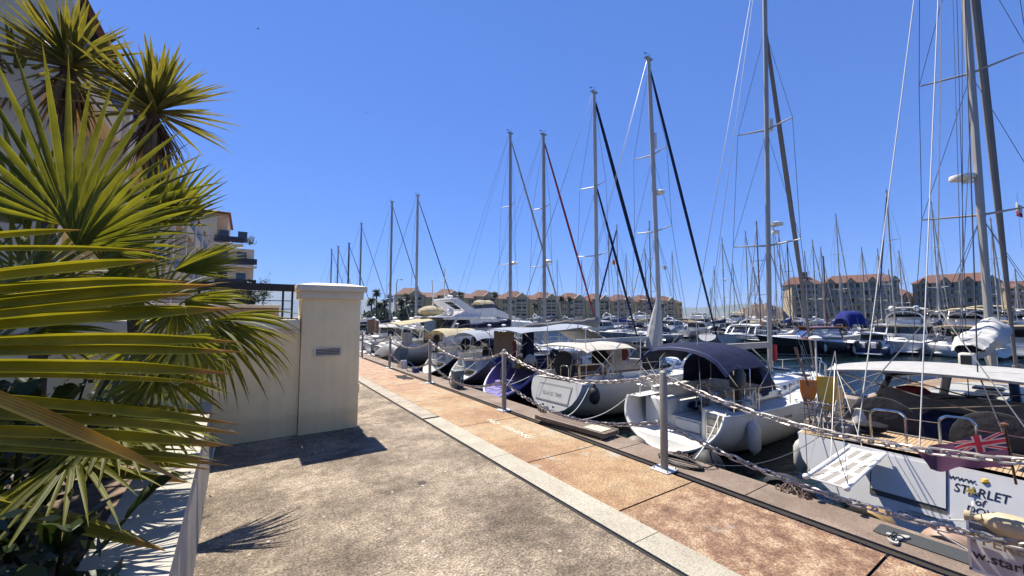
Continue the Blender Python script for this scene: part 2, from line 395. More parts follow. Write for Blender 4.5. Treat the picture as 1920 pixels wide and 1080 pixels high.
# ---------------------------------------------------------------- far shore
fs=MB()
fs.box((330,190,-2.5),(620,90,4.2)); fs.box((330,40,-2.5),(280,230,4.2))
struct(fs,'far_quay',M('far_quay_concrete',(.22,.20,.17),.9,var=.2,scale=.3))
def ridge(name,pts,D,depth,mat,base=585,seed=1):
    rr=random.Random(seed); b=MB(); N=len(pts)
    f=[];
    nn=60
    xs=[pts[0][0]+(pts[-1][0]-pts[0][0])*i/nn for i in range(nn+1)]
    def hgt(x):
        for (a,ya),(c_,yc) in zip(pts,pts[1:]):
            if a<=x<=c_:
                k=(x-a)/(c_-a); k=k*k*(3-2*k); return ya+(yc-ya)*k
        return pts[-1][1]
    tops=[at(x,hgt(x)+rr.uniform(-.7,.7),D) for x in xs]
    def fn(u,v):
        i=min(nn,int(round(u*nn))); p=tops[i]; q=V((p.x,p.y,0)).normalized(); side=abs(v-.5)*2
        z=-6+(p.z+6)*(1-side**1.3)+rr.uniform(-.03,.03)*(p.z+4)*(1-side)
        return (p.x+q.x*(v-.5)*depth*2,p.y+q.y*(v-.5)*depth*2,z)
    b.grid(fn,nn,10); return struct(b,name,mat)
HILL=M('distant_scrub',(.13,.15,.12),.95,var=.25,scale=.004)
ridge('far_hills',[(1200,578),(1310,577),(1400,569),(1470,573),(1560,576),(1800,575),(2100,580)],3600,900,HILL,seed=3)
ridge('far_mountains',[(-200,575),(300,566),(470,546),(545,541),(600,553),(690,558),(745,568),(830,580),(900,588)],6500,1500,HILL,seed=5)
RUB=M('quarry_rubble',(.23,.165,.115),.95,var=.4,scale=.25,bmp=.8,bscale=.6)
ridge('rubble_mound',[(1374,590),(1395,578),(1418,570),(1440,569),(1462,577),(1480,592)],150,14,RUB,seed=7)
# ---------------------------------------------------------------- boats: general shapes (x forward from the stern, y to port, z above water)
class Hull:
    def __init__(s,L,B,fs,fb,tw=.75,rk=0.0,br=.9,full=1.0,draft=.4,mid=.42,flare=.0,sag=.06,sr=.2):
        s.sr=sr
        s.L,s.B,s.fs,s.fb,s.tw,s.rk,s.br,s.draft,s.mid,s.full,s.flare,s.sag=L,B,fs,fb,tw,rk,br,draft,mid,full,flare,sag
    def hb(s,t):
        if t<s.mid: k=math.sin(PI/2*min(1,t/s.mid)); return s.B/2*(s.tw+(1-s.tw)*k)
        k=(t-s.mid)/(1-s.mid); return s.B/2*max(0,(1-k**2.1))**(.85/s.full)
    def zs(s,t): return s.fs+(s.fb-s.fs)*t**1.4-s.sag*math.sin(PI*t)
    def kd(s,t):
        k=min(1,t/.32); k=k*(2-k); return s.draft*k-s.sr*(1-k)
    def pt(s,t,z,side=1):
        zt=s.zs(t); d=s.kd(t); z=max(z,-d); h=max(0,min(1,(z+d)/(zt+d)))
        g=max(0,1-(1-h)**2.6)**.62
        bow=max(0,(t-.45)/.55); g=g*(1-bow*.75)+bow*.75*(h**(.75+s.flare))
        x=t*s.L+s.rk*(z/max(zt,.1))*max(0,1-t*6)**1.0 - s.br*(1-h)*t**7
        return V((x,side*s.hb(t)*g,z))
    def sheer(s,t,side=1,dz=0,inset=0):
        p=s.pt(t,s.zs(t),side); p.z+=dz; p.y-=side*min(inset,abs(p.y)); return p
    def tx(s,x): return max(0,min(1,x/s.L))
    def mesh(s,n=26,close=True,stripe=.16,zl=None):
        b=MB(); ts=[(i/n)**.9 for i in range(n+1)]
        fr=[0,.05,.14,.18,.34,.52,.68]        # below the sheer, share of the freeboard
        def levels(t):
            zt=s.zs(t); return [zt-f_*zt for f_ in fr]+[.22*zt*.6+.08,.10,.06,-.12,-max(s.kd(t),.12)]
        k=len(levels(0))
        mi=[0,0,1,0,0,0,0,0,2,3,3]
        for side in (1,-1):
            vs=[];fs=[];ms=[]
            for t in ts:
                for z in levels(t): vs.append(s.pt(t,z,side))
            for i in range(n):
                for j in range(k-1):
                    q=(i*k+j,i*k+j+1,(i+1)*k+j+1,(i+1)*k+j)
                    fs.append(q if side<0 else q[::-1]); ms.append(mi[j])
            b.add(vs,fs,ms)
        if close:
            zz=levels(0); P=[s.pt(0,z,1) for z in zz]; Q=[s.pt(0,z,-1) for z in zz]
            b.add(P+Q,[(j,j+1,k+j+1,k+j) for j in range(k-1)],[0 if m==1 else m for m in mi])
        return b
    def deck(s,m=0,dz=-.0,camber=.06,t0=0,t1=1,n=22,hole=None,inset=.0):
        "deck strips; hole=(x0,x1,half width) leaves the cockpit open"
        b=MB(); ts=sorted(set([t0+(t1-t0)*i/n for i in range(n+1)]+([s.tx(hole[0]),s.tx(hole[1])] if hole else [])))
        for a,c in zip(ts,ts[1:]):
            mid=(a+c)/2
            inh=hole and hole[0]<mid*s.L<hole[1]
            for side in (1,-1):
                def P(t,k):
                    e=s.sheer(t,side,dz,inset); hw=min(hole[2],abs(e.y)*.96) if inh else 0
                    y=e.y+(side*hw-e.y)*k
                    return V((e.x,y,e.z+camber*(1-(y/(abs(e.y)+1e-6))**2)))
                v=[P(a,0),P(a,.5),P(a,1),P(c,1),P(c,.5),P(c,0)]
                f=[(0,1,4,5),(1,2,3,4)]
                b.add(v,[q[::-1] if side>0 else q for q in f],m)
        return b
    def rubrail(s,r=.03,dz=-.02,n=20,t0=0):
        b=MB()
        for side in (1,-1): b.tube([s.sheer(t0+(1-t0)*(i/n),side,dz) for i in range(n+1)],r,5)
        return b
    def rails(s,h=.6,t0=.0,t1=1,gap=1.6,inset=.08,r=.011,wires=2,pulpit=True):
        "stanchions, guard wires and the bow rail"
        b=MB()
        for side in (1,-1):
            n=max(2,int((t1-t0)*s.L/gap)); top=[];md=[]
            for i in range(n+1):
                t=t0+(t1-t0)*i/n; e=s.sheer(t,side,0,inset if t<.98 else 0); 
                b.tube([e,e+V((0,0,h))],r*1.2,5); top.append(e+V((0,0,h))); md.append(e+V((0,0,h*.5)))
            for q in ([top,md] if wires==2 else [top]): b.tube(q,r*.6,4)
        if pulpit:
            P=[s.sheer(t,1,h,inset) for t in (.86,.93)]+[s.sheer(1,1,h*1.05)+V((.12,.18,0)),s.sheer(1,-1,h*1.05)+V((.12,-.18,0))]+[s.sheer(t,-1,h,inset) for t in (.93,.86)]
            b.tube(P,r*1.5,5)
            for t in (.88,.95):
                for side in (1,-1): e=s.sheer(t,side,0,inset); b.tube([e,e+V((.04,0,h))],r*1.3,5)
        return b
def house(h,x0,x1,w0,w1,z0,h0,h1,m=0,front=.8,back=.15,n=14,round_=.25):
    "coachroof: x range, half widths aft/forward, base height over the sheer, heights aft/forward"
    b=MB(); rows=[]
    for i in range(n+1):
        u=i/n; x=x0+(x1-x0)*u; wd=w0+(w1-w0)*u**1.3; t=h.tx(x); zb=h.zs(t)+z0; hh=(h0+(h1-h0)*u)
        k=1.0
        if u>1-front*.45: k=max(0.02,math.cos((u-(1-front*.45))/(front*.45)*PI/2))**.7
        pr=[]
        for y,z in ((1,-.12),(1,.05),(.95,.55),(.88,.86),(.72,1.0),(.35,1.08),(0,1.1)): pr.append((wd*y,zb+hh*k*z if z>0 else zb+z))
        rows.append([V((x+ (0 if i else -back*0),y,z)) for y,z in pr]+[V((x,-y,z)) for y,z in reversed(pr[:-1])])
    k=len(rows[0]); vs=[p for r_ in rows for p in r_]; fs=[]
    for i in range(n):
        for j in range(k-1): fs.append((i*k+j,i*k+j+1,(i+1)*k+j+1,(i+1)*k+j)[::-1])
    fs.append(tuple(range(k))); fs.append(tuple(n*k+j for j in range(k-1,-1,-1)))
    b.add(vs,fs,m); b.rows=rows; return b
def wins(root,rows,i0,i1,lo=.30,hi=.75,rnd=True):
    for sg in (1,-1): sidewin(rows,i0,i1,lo,hi,rnd=rnd,sg=(sg,)).build('window',DARKW,root)
def hatches(root,pts,d=(.55,.55,.06),r=.06):
    for p in pts: b=MB(); b.rbox(p,d,r); b.build('hatch',DARKW,root)
def sidewin(rows,i0,i1,lo=.30,hi=.75,off=.008,m=0,b=None,rnd=True,sg=(1,-1)):
    "dark window strip lying on a coachroof side between two stations"
    b=b or MB()
    for sgn in sg:
        P=[]
        for i in range(i0,i1+1):
            r_=rows[i]; k=len(r_)
            a,c=(r_[1],r_[3]) if sgn>0 else (r_[k-2],r_[k-4])
            l0=lo+(.18 if rnd and i in (i0,i1) else 0); h0=hi-(.18 if rnd and i in (i0,i1) else 0)
            P.append((a+(c-a)*l0+V((0,sgn*(off+.012),0)),a+(c-a)*h0+V((0,sgn*(off+.03),.004))))
        vs=[q for p in P for q in p]; n=len(P)
        vs+= [q-V((0,sgn*.02,0)) for q in vs]; K=2*n
        fs=[(2*i,2*i+1,2*i+3,2*i+2) for i in range(n-1)]
        if sgn>0: fs=[f[::-1] for f in fs]
        fs+= [(2*i,2*i+2,K+2*i+2,K+2*i) for i in range(n-1)]+[(2*i+1,K+2*i+1,K+2*i+3,2*i+3) for i in range(n-1)]+[(0,1,K+1,K),(2*n-2,K+2*n-2,K+2*n-1,2*n-1)]
        b.add(vs,fs,m)
    return b

def rig(root,h,x,z0,H,spread=((.36,1.0),(.66,.8)),mat=None,fore=True,fmat=None,fr=.045,fx=None,boom=None,bz=1.1,bcover=None,mr=.075,back=True,wr=.009,ftop=.97,radar=None,sweep=.25,ymast=0,inner=None,light=True,aft_x=None,bzend=0):
    "mast, spreaders, standing rigging, furled headsail, boom and its cover, all parts of the boat `root`"
    mat=mat or ALU; m=MB(); top=z0+H
    vs=[V((x,ymast,z0)),V((x,ymast,z0+H*.5)),V((x,ymast,top))]
    k=10; prof=[]
    mm=MB()
    for i,(z,f) in enumerate(((z0,1),(z0+H*.8,1),(top,.8))):
        for j in range(k):
            a=2*PI*j/k; prof.append((x+1.35*mr*f*math.cos(a),ymast+mr*.9*f*math.sin(a),z))
    mm.add(prof,[(i*k+j,i*k+(j+1)%k,(i+1)*k+(j+1)%k,(i+1)*k+j) for i in range(2) for j in range(k)]+[tuple(2*k+j for j in range(k))])
    mm.box((x,ymast,top+.03),(mr*5,mr*1.6,.06))
    mast=mm.build('mast',mat,root)
    if light:
        tl=MB(); tl.tube([(x+.1,ymast,top+.05),(x+.1,ymast,top+.35)],.008,4); tl.tube([(x-.25,ymast,top+.22),(x-.02,ymast,top+.3)],.008,4); tl.box((x-.27,ymast,top+.22),(.12,.01,.07)); tl.lathe((x-.05,ymast,top+.06),[(.03,0),(.03,.1)],6); tl.build('masthead_instruments',BLACK,mast)
    tips=[]
    for f,l in spread:
        z=z0+H*f
        for sd in (1,-1):
            sp=MB(); e=V((x-sweep*l,ymast+sd*l,z+.06)); sp.tube([(x,ymast,z),e],[.036,.022],6); sp.build('spreader',mat,mast); 
        tips.append((z+.06,l))
    wr_=MB(); chx=x-.15; t=h.tx(chx)
    for sd in (1,-1):
        base=h.sheer(t,sd,0,.12); P=[base]+[V((x-sweep*l,ymast+sd*l,z)) for z,l in tips]+[V((x,ymast,z0+H*ftop))]
        wr_.tube(P,wr,4)
        prev=h.sheer(h.tx(chx-.35),sd,0,.15)
        for z,l in tips: 
            wr_.tube([prev,(x,ymast,z-.1)],wr*.9,4); prev=V((x-sweep*l,ymast+sd*l,z))
        if tips: wr_.tube([h.sheer(h.tx(chx+.5),sd,0,.2),(x,ymast,tips[0][0]-.1)],wr*.9,4)
    if back:
        bx=.25 if aft_x is None else aft_x
        sp_=V((bx+1.6,0,h.zs(0)+2.6))
        wr_.tube([(x-mr,ymast,top),sp_],wr,4)
        for sd in (1,-1): wr_.tube([sp_,(bx,sd*h.hb(0)*.75,h.zs(0))],wr,4)
    wr_.build('standing_rigging',WIRE,root)
    if fore:
        fx=fx if fx is not None else h.L-.15
        A=V((fx,0,h.zs(1)+.35)); Bp=V((x+mr,ymast,z0+H*ftop-.15)); b=MB(); n=10
        b.tube([A+(Bp-A)*(i/n) for i in range(n+1)],[fr*(.5+.75*math.sin(PI*min(1,.12+.9*(1-i/n)))) for i in range(n+1)],8)
        b.tube([A-V((0,0,.3)),A],.012,5); b.lathe(A-V((0,0,.1)),[(.09,-.04),(.09,.04)],10)
        b.build('furled_headsail',fmat or LGREYC,root)
        if inner:
            A=V((h.L-inner[0],0,h.zs(.9)+.2)); Bp=V((x+mr,ymast,z0+H*inner[1])); b=MB()
            b.tube([A+(Bp-A)*(i/n) for i in range(n+1)],[inner[2]*(.5+.7*math.sin(PI*min(1,.12+.9*(1-i/n)))) for i in range(n+1)],8); b.build('furled_staysail',inner[3],root)
    if boom:
        bl=boom; z=z0+bz; b=MB(); b.bar((x-mr*1.2,ymast,z),(x-bl,ymast,z+bzend),.13,.2); bm=b.build('boom',mat,root)
        if bcover:
            c=MB(); N=14
            def fn(u,v):
                xx=x-.05-(bl-.25)*u; a=v*2*PI; hh=.20+.34*(1-u)**.8+.03*math.sin(u*17)+.02*math.sin(u*41+v*9); ww=.13+.06*(1-u)+.012*math.sin(u*29+v*6)
                if u<.04: hh*=1.15
                return (xx,ymast+ww*math.sin(a)*(1 if math.cos(a)>-.3 else .8),z+bzend*u+.1+hh*(.5+.5*math.cos(a))*1.0-.06)
            c.grid(fn,N*2,12); c.build('sail_cover',bcover,root)
        v_=MB(); v_.tube([(x-.05,ymast,z-.75),(x-1.5,ymast,z-.02)],.025,5); v_.tube([(x-bl+.3,ymast,z+bzend),(x-bl+.35,ymast,z0-.2)],.012,4); v_.tube([(x-mr,ymast,top),(x-bl,ymast,z+bzend+.1)],wr*.8,4); v_.build('boom_tackle',WIRE,root)
    if radar:
        b=MB(); z=z0+H*radar; b.bar((x,ymast,z-.04),(x+.28,ymast,z-.04),.06,.05); b.lathe((x+.38,ymast,z),[(.16,0),(.26,.04),(.27,.12),(.2,.2),(.05,.23)],14); b.build('radar_dome',GEL,mast)
    return mast

def scoop_shell(root,h,zp=.42,t1=.14,mat=None,rim=.045,name='scoop_stern'):
    "the open stern: U shaped rim, cheeks, lower plate and platform"
    s=MB(); z0=-h.kd(0); z1=h.zs(0); U_=[h.pt(0,z0+(z1-z0)*(k/12)**1.6,1) for k in range(12,-1,-1)]
    loop=U_+[V((p.x,-p.y,p.z)) for p in reversed(U_[:-1])]; s.tube(loop,rim,7)
    low=[p for p in loop if p.z<=zp+.02]; lw=[h.pt(0,zp,1)]+low+[h.pt(0,zp,-1)]; s.add([p+V((.01,0,0)) for p in lw],[tuple(range(len(lw)))])
    N=8;Kz=6
    for sd in (1,-1):
        vs=[]
        for i in range(N+1):
            for k in range(Kz+1):
                t=i/N*t1; z=zp+(h.zs(t)-zp)*k/Kz; p=h.pt(t,z,sd); p.y-=sd*.05; p.z=max(p.z,zp) if k==0 else p.z; vs.append(p)
        f=[(i*(Kz+1)+k,(i+1)*(Kz+1)+k,(i+1)*(Kz+1)+k+1,i*(Kz+1)+k+1) for i in range(N) for k in range(Kz)]
        s.add(vs,[q[::-1] if sd<0 else q for q in f])
    def pf(u,v): t=u*t1*1.15; p=h.pt(t,zp,1); return (p.x+.005,(p.y-.03)*(2*v-1),zp+.004*math.sin(v*40))
    s.grid(pf,6,8); return s
def fender_mb(c,r=.12,l=.6,m=0):
    b=MB(); b.lathe((c[0],c[1],c[2]-l/2),[(.02,-.07),(.045,-.03),(r*.7,.03),(r,.12),(r,l-.12),(r*.7,l-.03),(.045,l+.03),(.02,l+.07)],12,m); return b
def hang_fenders(root,h,ts,sides=(-1,),mat=None,r=.12,l=.6,dz=.05):
    for t in ts:
        for sd in sides:
            e=h.sheer(t,sd); p=h.pt(t,h.zs(t)*.5,sd); y=p.y+sd*(r+.01)
            b=fender_mb((e.x,max(abs(y),abs(e.y)+r*.8)*sd,h.zs(t)*.55),r,l); fo=b.build('fender',mat or FENDW,root)
            q=MB(); q.tube([(e.x,e.y-sd*.05,e.z+.3),(e.x,max(abs(y),abs(e.y)+r*.8)*sd,h.zs(t)*.55+l/2+.05)],.01,4); q.build('fender_line',ROPEW,fo)
def canopy(root,name,x0,x1,hw,z,mat,drop=.1,arch=.18,thick=.025,z1=None,poles=True,base=None,n=10,sagf=.02):
    b=MB(); z1=z if z1 is None else z1
    def fn(u,v):
        a=(v-.5)*2; zz=z+(z1-z)*u+arch*(1-abs(a)**2.2)-drop*abs(a)**6-drop*.8*(abs(u-.5)*2)**6+sagf*math.sin(u*PI*3)*math.cos(a)
        return (x0+(x1-x0)*u,hw*a,zz)
    b.grid(fn,n,10,thick=thick); o=b.build(name,mat,root)
    if poles:
        p=MB()
        for u in (.05,.5,.95):
            e=[V(fn(u,i/10))-V((0,0,.03)) for i in range(11)]; bz=base if base is not None else z-1.3
            cx=x0+(x1-x0)*.5
            for q in (e[0],e[-1]): pass
            p.tube([V((cx,e[0].y,bz))]+e+[V((cx,e[-1].y,bz))],.014,5)
        p.build('canopy_frame',STEEL,o)
    return o
def sprayhood(root,h,x0,x1,hw,z,hh,mat,win=True):
    "folding hood over the companionway, open aft"
    b=MB()
    def fn(u,v):
        a=(v-.5)*PI; prof=abs(math.cos(a))**.5; x=x0+(x1-x0)*u; k=1-u**2.2
        return (x,hw*(1-.12*u)*math.sin(a),z+hh*prof*(.12+.88*k**.6))
    b.grid(fn,10,14,thick=.02); o=b.build('sprayhood',mat,root)
    if win:
        q=MB()
        for lo,hi in ((.22,.42),(.45,.55),(.58,.78)):
            q.grid(lambda u,v:V(fn(.45+.42*u,lo+(hi-lo)*v))+V((.03,0,.03)),5,5)
        q.build('hood_window',CLEARF,o)
    return o
HULLS={'white':[GEL,STRIPE,STRIPE,ANTIF],'plain':[GEL,GEL,M('boot_grey',(.2,.2,.22),.4),ANTIF],'grey':[HULLGREY,HULLGREY,ANTIF,ANTIF],'navy':[NAVYH,NAVYH,GEL,ANTIF],'black':[BLACKH,BLACKH,RED,ANTIF],'cream':[GEL2,STRIPE,STRIPE,ANTIF],'green':[M('green_hull_paint',(.02,.06,.04),.25),GEL,GEL,ANTIF],'blue':[M('blue_hull_paint',(.02,.05,.18),.25),GEL,GEL,ANTIF]}
def sailboat(label,x,y,rz=0,L=11,hull='white',mast_px=None,mH=14,group='sailing boats berthed in the harbour',canv=None,mat=None,fmat=None,bcover=None,hood=True,bim=False,radar=None,spread=None,detail=1,fsz=1.15,fore=True,fr=.05,boomc=True,mr=.075,mx=.46,wr=.009,name='sailing_boat',fend=True):
    r=thing(name,label,'sailing boat',(x,y,WZ),rz,group)
    h=Hull(L,L*.31,fsz*.92,fsz*1.22,tw=.74,rk=.35,br=L*.07)
    h.mesh(20).build('hull',HULLS[hull],r)
    ck=(L*.06,L*.30,L*.085); h.deck(hole=ck).build('deck',NONSKID,r)
    c=MB(); x0,x1,cw=ck; zf=.5; zt=h.zs(.15)+.12
    c.box(((x0+x1)/2,0,zf),(x1-x0,cw*2,.05))
    for sd in (1,-1): c.box(((x0+x1)/2,sd*(cw+.03),(zf+zt)/2),(x1-x0,.06,zt-zf)); c.rbox(((x0+x1)/2,sd*(cw-.2),zf+.24),(x1-x0-.1,.4,.4),.04)
    c.box((x0-.03,0,(zf+zt)/2),(.06,cw*2,zt-zf)); c.box((x1+.03,0,(zf+zt)/2+.1),(.06,cw*2,zt-zf+.2))
    c.build('cockpit',GEL,r)
    hs=house(h,L*.30,L*.72,L*.105,L*.05,.0,.42,.30); hs.build('coachroof',GEL,r)
    wins(r,hs.rows,1,4); wins(r,hs.rows,5,8)
    hatches(r,[(L*q,0,h.zs(q)+(.49 if q<.7 else .09)) for q in (.42,.6,.82)])
    wh=MB(); wh.tube([(L*.12,.42*math.cos(a),zf+.75+.42*math.sin(a)) for a in [2*PI*i/16 for i in range(16)]],.016,5,closed=True); wh.rbox((L*.13,0,zf+.4),(.18,.25,.8),.05); wh.build('steering_wheel',STEEL,r)
    canv=canv or NAVYC
    if hood: sprayhood(r,h,L*.27,L*.37,L*.10,h.zs(.3)+.12,.95,canv)
    if bim: canopy(r,'bimini',L*.04,L*.24,L*.13,2.75+fsz-1.1,canv,base=h.zs(.1)+.05)
    h.rails(t0=.04).build('guard_rails',STEEL,r)
    sr=MB()
    for sd in (1,-1): sr.tube([h.sheer(.16,sd,.62,.08),h.sheer(.02,sd,.62,.08),V((h.pt(0,h.zs(0)).x,sd*h.hb(0)*.45,h.zs(0)+.62))],.014,5)
    sr.build('stern_rail',STEEL,r)
    if fend: hang_fenders(r,h,(.3,.55),(1,-1))
    rig(r,h,L*mx,h.zs(mx)+.38,mH,spread or ((.36,L*.085),(.66,L*.07)),mat,fmat=fmat or LGREYC,boom=L*.36 if boomc else None,bcover=bcover or canv,radar=radar,fore=fore,fr=fr,mr=mr,wr=wr)
    return r,h
def motorboat(label,x,y,rz=0,L=10,hull='plain',fly=False,canv=None,group='motor boats berthed in the harbour',arch=True,hard=True,domes=0,outb=0,name='motor_boat',fsz=1.2,hullmats=None,winm=None,ctop=None):
    r=thing(name,label,'motor boat',(x,y,WZ),rz,group)
    B=L*.33; h=Hull(L,B,fsz*.9,fsz*1.55,tw=.9,rk=-.2,br=L*.13,mid=.38,flare=.5,full=1.15,sag=-.02)
    h.mesh(20).build('hull',hullmats or HULLS[hull],r); h.deck(hole=(.02*L,.3*L,B*.38)).build('deck',GEL,r); h.rubrail(.045).build('rubbing_strake',STRIPE if hull!='navy' else GEL,r)
    c=MB(); zf=.75; c.box((L*.16,0,zf),(L*.29,B*.78,.05)); zt=h.zs(.15)+.05
    for sd in (1,-1): c.box((L*.16,sd*(B*.38+.03),(zf+zt)/2),(L*.28,.06,zt-zf))
    c.rbox((L*.05,0,zf+.3),(.5,B*.7,.55),.08); c.build('cockpit',GEL,r)
    sw=MB(); sw.rbox((-.35,0,.32),(.9,B*.75,.08),.1); sw.build('bathing_platform',GEL,r)
    wh=B*.36; ch=1.0 if hard else .7
    # cabin: raked wedge with dark window band and a white roof
    z0=h.zs(.35); xa,xb=L*.3,L*.62
    lw=MB(); P=[]
    hs=house(h,L*.30,L*.90,B*.38,B*.08,-.02,.45,.25,front=1.0); hs.build('foredeck_cabin',GEL,r)
    zb=z0+.40
    def ring(z,k): # cabin outline at a height
        w_=wh*(1-.08*k); return [V((xa+.2*k,w_,z)),V((xb-.9*ch*k,w_*.98,z)),V((xb+.25-1.15*ch*k,w_*.55,z)),V((xb+.25-1.15*ch*k,-w_*.55,z)),V((xb-.9*ch*k,-w_*.98,z)),V((xa+.2*k,-w_,z))]
    rs=[ring(zb-.15,0),ring(zb+.05,.05),ring(zb+ch*.8,.9),ring(zb+ch*.92,1)]
    cb=MB()
    for i,(a,b_) in enumerate(zip(rs,rs[1:])):
        if i==1: continue
        cb.add(a+b_,[(j,(j+1)%6,6+(j+1)%6,6+j) for j in range(6)][::1])
    # pillars
    for j in range(6): cb.bar(rs[1][j],rs[2][j],.09,.09)
    cb.build('cabin',GEL,r)
    gw=MB(); a,b_=[[V((p.x-.0,p.y*.985,p.z)) for p in q] for q in (rs[1],rs[2])]
    gw.add(a+b_,[(j,(j+1)%6,6+(j+1)%6,6+j) for j in range(6)]); gw.build('cabin_window',winm or DARKW,r)
    rf=MB(); zr=zb+ch*.95
    rf.grid(lambda u,v:(xa-.7+(xb-1.0*ch-xa+1.1)*u,(wh+.12)*(v-.5)*2*(1-.25*u**4),zr+.1*(1-((v-.5)*2)**2)+.05*math.sin(PI*u)),8,8,thick=.07); rf.build('roof',GEL,r)
    if fly:
        f=MB(); fl=L*.22; x0=xa-.3
        pts=[V((x0,wh*.95,0)),V((x0+fl*.7,wh*.95,0)),V((x0+fl,wh*.5,0)),V((x0+fl,-wh*.5,0)),V((x0+fl*.7,-wh*.95,0)),V((x0,-wh*.95,0))]
        up=V((.0,0,.75)); n6=6
        top=[p+V((.25 if 1<i<4 else .1,0,.75 if i not in(0,5) else .35)) for i,p in enumerate(pts)]
        o=V((0,0,zr+.08)); f.add([p+o for p in pts]+[p+o for p in top],[(j,j+1,7+j,6+j) for j in range(5)]); f.add([p*1+o-V((0,0,.02)) for p in pts],[tuple(range(6))])
        f.rbox((x0+fl*.75,0,zr+.5),(.5,wh*1.2,.6),.1); f.rbox((x0+.3,0,zr+.35),(.5,wh*1.5,.4),.1); f.build('flybridge',GEL,r)
        ws=MB(); ws.add([top[i]+o for i in (1,2,3,4)]+[top[i]+o+V((-.22,0,.3)) for i in (1,2,3,4)],[(0,1,5,4),(1,2,6,5),(2,3,7,6)]); ws.build('flybridge_screen',DARKW,r)
    if arch:
        ar=MB(); zt2=zr+(1.1 if fly else .35)+.35; xb_=xa+.1
        ar.grid(lambda u,v:(xb_-.5*abs(math.sin(u*PI))*0+(-.35)*math.sin(u*PI)**.5+(v-.5)*.5,wh*.98*math.cos(u*PI)*(1 if True else 1),(zr-.2)+(zt2-zr+.2)*math.sin(u*PI)**.45),16,2,thick=.09); o=ar.build('radar_arch',GEL,r)
        rd=MB(); rd.lathe((xb_-.4,0,zt2+.06),[(.12,0),(.22,.05),(.24,.13),(.16,.2),(.03,.23)],12)
        for k in range(domes):
            sd=1 if k else -1; rd.ell((xb_-.35,sd*wh*.6,zt2+.26),(.26,.26,.3))
        rd.tube([(xb_-.4,wh*.4,zt2),(xb_-.9,wh*.45,zt2+1.7)],.014,5); rd.build('radar_dome',GEL,o)
    if canv: canopy(r,'cockpit_canopy',L*.0,L*.30,B*.40,zr+.12 if hard else zr+.35,canv,base=z0+.1,arch=.15)
    if ctop: canopy(r,'flybridge_canopy',xa-.4,xa+L*.2,wh*.95,zr+1.75,ctop,base=zr+.3,arch=.12)
    h.rails(h=.55,t0=.45,gap=1.3,r=.014,wires=1).build('bow_rail',STEEL,r)
    for k in range(outb):
        outboard(r,(-.45,(k-(outb-1)/2)*.75,.75))
    hang_fenders(r,h,(.25,.5),(1,-1))
    return r,h
def outboard(root,p,s=1.0,tilt=0.0):
    p=V(p); o=MB(); q=MX.Rotation(tilt,3,'Y')
    o.rbox(p+q@V((0,0,.35*s)),(.52*s,.38*s,.5*s),.12*s,0,mx=q); o.ell(p+q@V((0,0,.6*s)),(.25*s,.18*s,.12*s),0)
    ob=o.build('outboard_engine',BLACK,root)
    l=MB(); l.box(p+q@V((.03*s,0,-.25*s)),(.2*s,.13*s,.8*s),0,mx=q); l.lathe(p+q@V((-.02*s,0,-.68*s)),[(.02,-.3*s),(.07*s,-.2*s),(.08*s,.15*s),(.02,.3*s)],8,0,q=q@MX.Rotation(PI/2,3,'Y'))
    l.box(p+q@V((.02*s,0,-.85*s)),(.16*s,.02*s,.22*s),0,mx=q)
    for a in range(3):
        l.box(p+q@V((-.3*s,.09*s*math.cos(a*2.09),-.68*s+.09*s*math.sin(a*2.09))),(.02*s,.12*s,.12*s),0,mx=q@MX.Rotation(a*2.09,3,'X'))
    l.build('outboard_leg',BLACK,ob); return ob
# ---------------------------------------------------------------- the near boats, moored stern-to along the quay
def slab(b,xz,y0,y1,m=0): b.prism([(x,y0,z) for x,z in xz],(0,y1-y0,0),m); return b
m,t,n,l,b=nt('teak_deck'); tc=n.new('ShaderNodeTexCoord'); wv=n.new('ShaderNodeTexWave'); wv.bands_direction='Y'; wv.inputs['Scale'].default_value=5.2; wv.inputs['Distortion'].default_value=.0; l.new(tc.outputs['Object'],wv.inputs[0])
ns=noise(t,5,5,stretch=(1,9,9)); c=ramp(t,ns.outputs[0],[(.3,(.30,.19,.10)),(.7,(.47,.33,.19))]); st=ramp(t,wv.outputs[0],[(.02,(.12,.09,.07)),(.12,(1,1,1))])
l.new(mixc(t,1,c.outputs[0],st.outputs[0],'MULTIPLY'),b.inputs['Base Color']); b.inputs['Roughness'].default_value=.7; TEAK=m
m,t,n,l,b=nt('striped_canvas'); tc=n.new('ShaderNodeTexCoord'); sp=n.new('ShaderNodeSeparateXYZ'); l.new(tc.outputs['Object'],sp.inputs[0])
def stp(src,period,duty):
    a=n.new('ShaderNodeMath'); a.operation='FRACT'; d=n.new('ShaderNodeMath'); d.operation='DIVIDE'; d.inputs[1].default_value=period; l.new(src,d.inputs[0]); l.new(d.outputs[0],a.inputs[0]); c=n.new('ShaderNodeMath'); c.operation='LESS_THAN'; c.inputs[1].default_value=duty; l.new(a.outputs[0],c.inputs[0]); return c.outputs[0]
q_=n.new('ShaderNodeMath'); q_.operation='MULTIPLY'; l.new(stp(sp.outputs[1],.155,.55),q_.inputs[0]); l.new(stp(sp.outputs[0],.76,.82),q_.inputs[1])
l.new(mixc(t,q_.outputs[0],(.66,.64,.60),(.24,.22,.19)),b.inputs['Base Color']); b.inputs['Roughness'].default_value=.85; STRIPED=m

